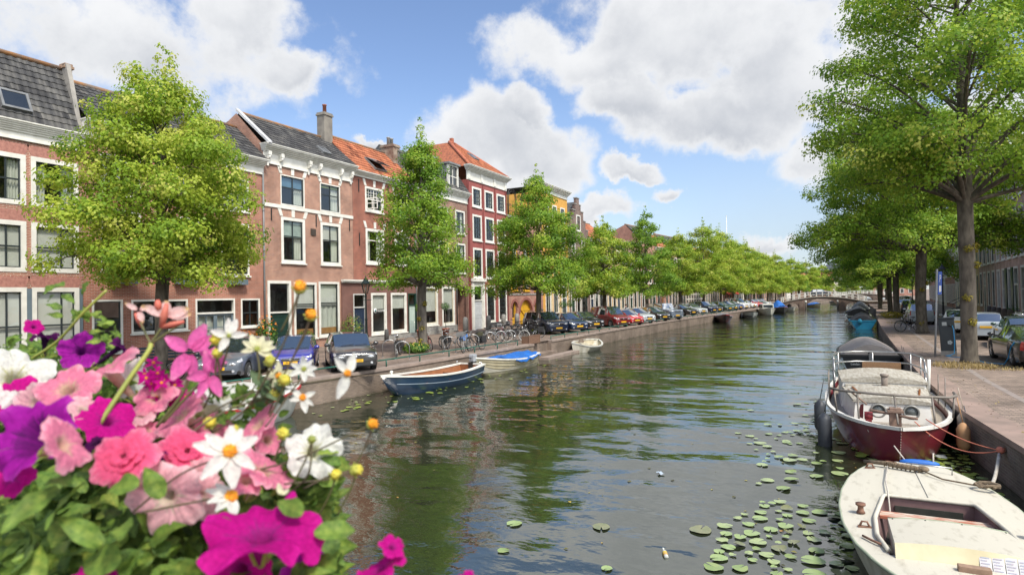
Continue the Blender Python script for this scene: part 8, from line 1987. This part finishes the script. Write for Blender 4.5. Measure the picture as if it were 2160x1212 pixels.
stem(ge_, [(205,900,.58),(265,810,.6),(312,742,.615),(318,725,.62)], .0024, M_STEMG); stem(ge_, [(318,725,.62),(342,690,.62)], .0014, M_STEM); stem(ge_, [(318,725,.62),(296,680,.635)], .0011, M_STEM); stem(ge_, [(318,725,.62),(385,680,.62)], .0011, M_STEM)
stem(ge_, [(330,900,.6),(390,820,.6),(400,750,.605)], .0016, M_STEM); stem(ge_, [(345,890,.6),(410,820,.6),(445,795,.6)], .0014, M_STEM)
ve_ = fplant('verbena', 'verbena with a tight head of small hot magenta flowers beside the pink geranium', .04)
rg = random.Random(9)
for k in range(22):
    px, py = 340+rg.gauss(0,24), 805+rg.gauss(0,17); daisy(ve_, px, py, 17, .66+rg.uniform(-.02,.02), (rg.uniform(-.4,.4),.5,.8), 300+k, [72*i+k*9 for i in range(5)], M_MAG, cr_=.18, cz=.1)
for k in range(10):
    daisy(ve_, 370+rg.gauss(0,22), 838+rg.gauss(0,8), 15, .66, (rg.uniform(-.4,.4),.4,.8), 340+k, [72*i+k*9 for i in range(5)], M_MAG, cr_=.2, cz=.1)
bi_ = fplant('white_bidens', 'bidens with white daisy flowers and orange centres on thin wiry stems', .2)
daisy(bi_, 484,952,55,.5,(.15,.3,.9),60,(100,78,40,-25,-68,-120,180,155),None,.27,.22,lens=(1.0,.9,1.0,1.05,1.25,1.25,1.2,1.0))
daisy(bi_, 487,1048,48,.5,(.3,.6,.6),61,(190,230,260,300,150),None,.3,.22)
daisy(bi_, 732,787,40,.6,(.35,.1,.8),62,(140,75,-105,60),None,.2,.16,lens=(1.0,1.05,1.25,.7)); daisy(bi_, 641,778,27,.6,(0,.2,.95),63,(100,55,10,-30,-80,-150,160),M_WHT,.2,.12,under=True)
daisy(bi_, 638,838,28,.6,(.1,.2,.9),64,(150,200,-70,30,-30),None,.26,.2); daisy(bi_, 482,708,34,.6,(.1,.1,.95),65,(165,95,70,10,-115),M_WHT,.12,.08,under=True)
daisy(bi_, 542,736,32,.6,(0,.4,.85),66,(200,160,120,80,40,10,-20),M_CRM,.18,.1,under=True); daisy(bi_, 588,792,26,.6,(0,.3,.9),67,(150,100,-110,-60,190,30),M_CRM,.28,.2)
daisy(bi_, 592,1045,24,.5,(.2,.5,.8),68,(120,60),M_CRM,centre=False)
for px,py,r_,d,m_,n in ((632,604,13,.58,M_YEL,(.1,.9,.4)),(656,663,12,.58,M_YEL,(.2,.8,.5)),(786,893,11,.55,M_YEL,(.8,.4,.4)),(752,990,12,.54,M_YB,(.9,.3,.3)),(597,913,12,.57,M_YB,(0,.8,.6)),(455,716,11,.6,M_YB,(0,.8,.6)),(458,744,10,.6,M_YB,(0,.7,.6)),(570,760,11,.6,M_YB,(0,.9,.4)),(600,800,12,.59,M_YB,(0,.8,.5)),(443,890,12,.6,M_YB,(0,.7,.7)),(495,905,9,.58,M_YB,(0,.7,.7)),(708,1000,11,.54,M_YB,(.4,.7,.5)),(580,830,10,.6,M_YB,(0,.8,.5)),(658,925,8,.53,M_STEMG,(0,.8,.5))):
    bud(bi_, px, py, r_, d, n, m_, px); stem(bi_, [(px+(-40 if px > 560 else 12), py+95, d+.01), (px+(-14 if px > 560 else 6), py+45, d+.004), (px, py+r_*.6, d)], .0008, M_STEM)
for pts in ([(430,920,.6),(520,860,.6),(600,720,.585),(632,612,.58)],[(560,850,.6),(610,770,.59),(655,672,.58)],[(500,1000,.56),(620,970,.55),(720,925,.55),(783,896,.55)],[(600,1020,.54),(690,1010,.54),(748,992,.54)],[(330,990,.56),(420,900,.58),(520,850,.6),(640,835,.6)],
            [(400,900,.6),(480,850,.6),(560,820,.6),(700,800,.6),(735,792,.6)],[(430,860,.62),(470,770,.61),(484,712,.6)],[(500,860,.6),(545,800,.6),(542,740,.6)],[(280,1080,.5),(380,1000,.5),(478,960,.505)],[(300,1080,.49),(400,1060,.49),(480,1045,.5)],[(610,1040,.55),(650,1000,.53),(658,930,.53)],[(640,1030,.54),(700,1000,.54)],[(450,830,.61),(456,760,.6),(456,720,.6)],[(560,840,.6),(575,790,.6),(570,765,.6)],[(560,900,.58),(590,860,.59),(640,790,.6)]):
    stem(bi_, pts, .0009, M_STEMD if pts[0][1] > 880 else M_STEM)
# foliage of the mound
import bisect
EDGE = [(-60,705),(60,700),(130,712),(200,700),(262,715),(285,760),(330,800),(420,850),(470,872),(560,915),(620,985),(690,1010),(715,1050),(690,1095),(700,1150),(690,1230)]
rg = random.Random(77); sets = {0:[],1:[],2:[],3:[],4:[]}; plants_ = [pk_,wh_,mg_,pu_,ge_]
def edge_y(px):
    for (a,b2),(c,d) in zip(EDGE, EDGE[1:]):
        if a <= px <= c: return b2+(d-b2)*(px-a)/(c-a+1e-6)
    return 3000
for k in range(2000):
    px = rg.uniform(-60,712); e = edge_y(px); 
    if e > 1240: continue
    py = e+(1290-e)*rg.random()**1.05+8; front = rg.random() < .12
    d = dep(py)+(.03+.14*rg.random() if not front else rg.uniform(-.0,.03)); L_ = (rg.uniform(.015,.03) if py < 980 else rg.uniform(.018,.034))
    tn = rg.gauss(.45,.2)
    i = 3 if px < 120 else 0 if px < 330 else 4 if py < 900 else 1 if px > 600 and py < 1100 else 2 if py > 1060 else 0
    if ((px-553)/165)**2+((py-1105)/95)**2 < 1: d = max(d, .56+.08*rg.random())
    sets[i].append((near(px,py,d), L_, tn))
# inner layer so that the mound is solid
for k in range(900):
    px = rg.uniform(-120,700); e = edge_y(max(-60,px))
    if e > 1240: continue
    py = e+45+(1400-e)*rg.random(); sets[rg.randrange(4)].append((near(px,py,dep(py)+rg.uniform(.14,.24)), rg.uniform(.035,.055), rg.gauss(.42,.16)))
for (px,py,L_) in ((150,1040,.036),(60,1110,.04),(270,1020,.026),(250,1110,.036),(330,1030,.026),(40,1190,.07),(190,1130,.036),(120,1010,.028),(230,1180,.04),(420,1200,.032),(690,1120,.03),(620,1070,.03),(90,1045,.04)):
    sets[0].append((near(px,py,.45), L_, .55))
for (px,py) in ((160,650),(175,640),(120,640),(185,655),(230,660),(205,650),(250,690),(230,690),(200,690),(60,720),(30,700),(100,730),(240,705),(215,670)):
    for q_ in range(3): sets[3].append((near(px+rg.uniform(-10,10),py+12+rg.uniform(-6,18),.74+rg.uniform(0,.05)), rg.uniform(.012,.02), rg.gauss(.6,.15)))
stem(pu_, [(60,760,.76),(120,720,.75),(175,660,.74),(225,612,.74)], .0016, M_STEMG)
for (px,py) in ((100,612),(125,600),(180,602),(140,625),(105,630)): sets[3].append((near(px,py,.74), .02, .5))
for i,p_ in enumerate(plants_): leaf_set(p_, sets[i], M_LEAF, 500+i)
leaf_set(bi_, [(near(rg.uniform(620,712),rg.uniform(955,1060),.56+rg.uniform(0,.05)), rg.uniform(.014,.026), rg.gauss(.5,.15)) for k in range(70)]+[(near(rg.uniform(440,600),rg.uniform(815,905),.62+rg.uniform(0,.05)), rg.uniform(.012,.022), rg.gauss(.4,.15)) for k in range(50)], M_LEAF, 601)
leaf_set(ve_, [(near(340+rg.gauss(0,40),850+rg.gauss(0,20),.68+rg.uniform(0,.04)), rg.uniform(.015,.028), rg.gauss(.4,.15)) for k in range(60)], M_LEAF, 602)
leaf_set(bi_, [(near(rg.uniform(540,600),rg.uniform(800,850),.6), .02, .5) for k in range(14)], M_LEAFB, 603, 'bluish_foliage')
for t in plants_+[ve_,bi_]: unparent_loc(t)
# the box and the bridge railing that carry them (below the picture)
t = thing('flower_box', 'long dark flower box hooked on the bridge railing under the petunias', 'flower box', (-.42,.34,2.08))
q = MB(); q.box(-.75,.62,-.13,.13,0,.02); fr = [(-.75,.62,-.13,-.11),(-.75,.62,.11,.13),(-.75,-.73,-.11,.11),(.6,.62,-.11,.11)]
for a,b2,c,d in fr: q.box(a,b2,c,d,.02,.2)
q.build('box_wall', CH, t); q = MB(); q.box(-.729,.599,-.109,.109,.021,.17); q.build('soil', pm('soil',(.04,.03,.02)), t)
t = thing('bridge_railing', 'iron railing of the bridge the viewer stands on carrying the flower box', 'railing', (-3,.5,.6)); q = MB()
for x in np.arange(-13,6.2,.6): q.tube([(x,0,0),(x,0,1.0)], .018, 6)
q.build('post', BLACK, t); q = MB(); q.tube([(-13.5,0,1.0),(6,0,1.0)], .03, 6); q.tube([(-13.5,0,.4),(6,0,.4)], .02, 6); q.build('rail', BLACK, t)
q = MB(); q.box(-20,5,-7,.7,.15,.6); t = thing('road_bridge', 'brick road bridge the viewer stands on', 'bridge', (0,0,0)); q.build('deck', BBR, t)
# ------------------------------------------------------------------ end
print('pads', npad, 'objects', len(bpy.data.objects))
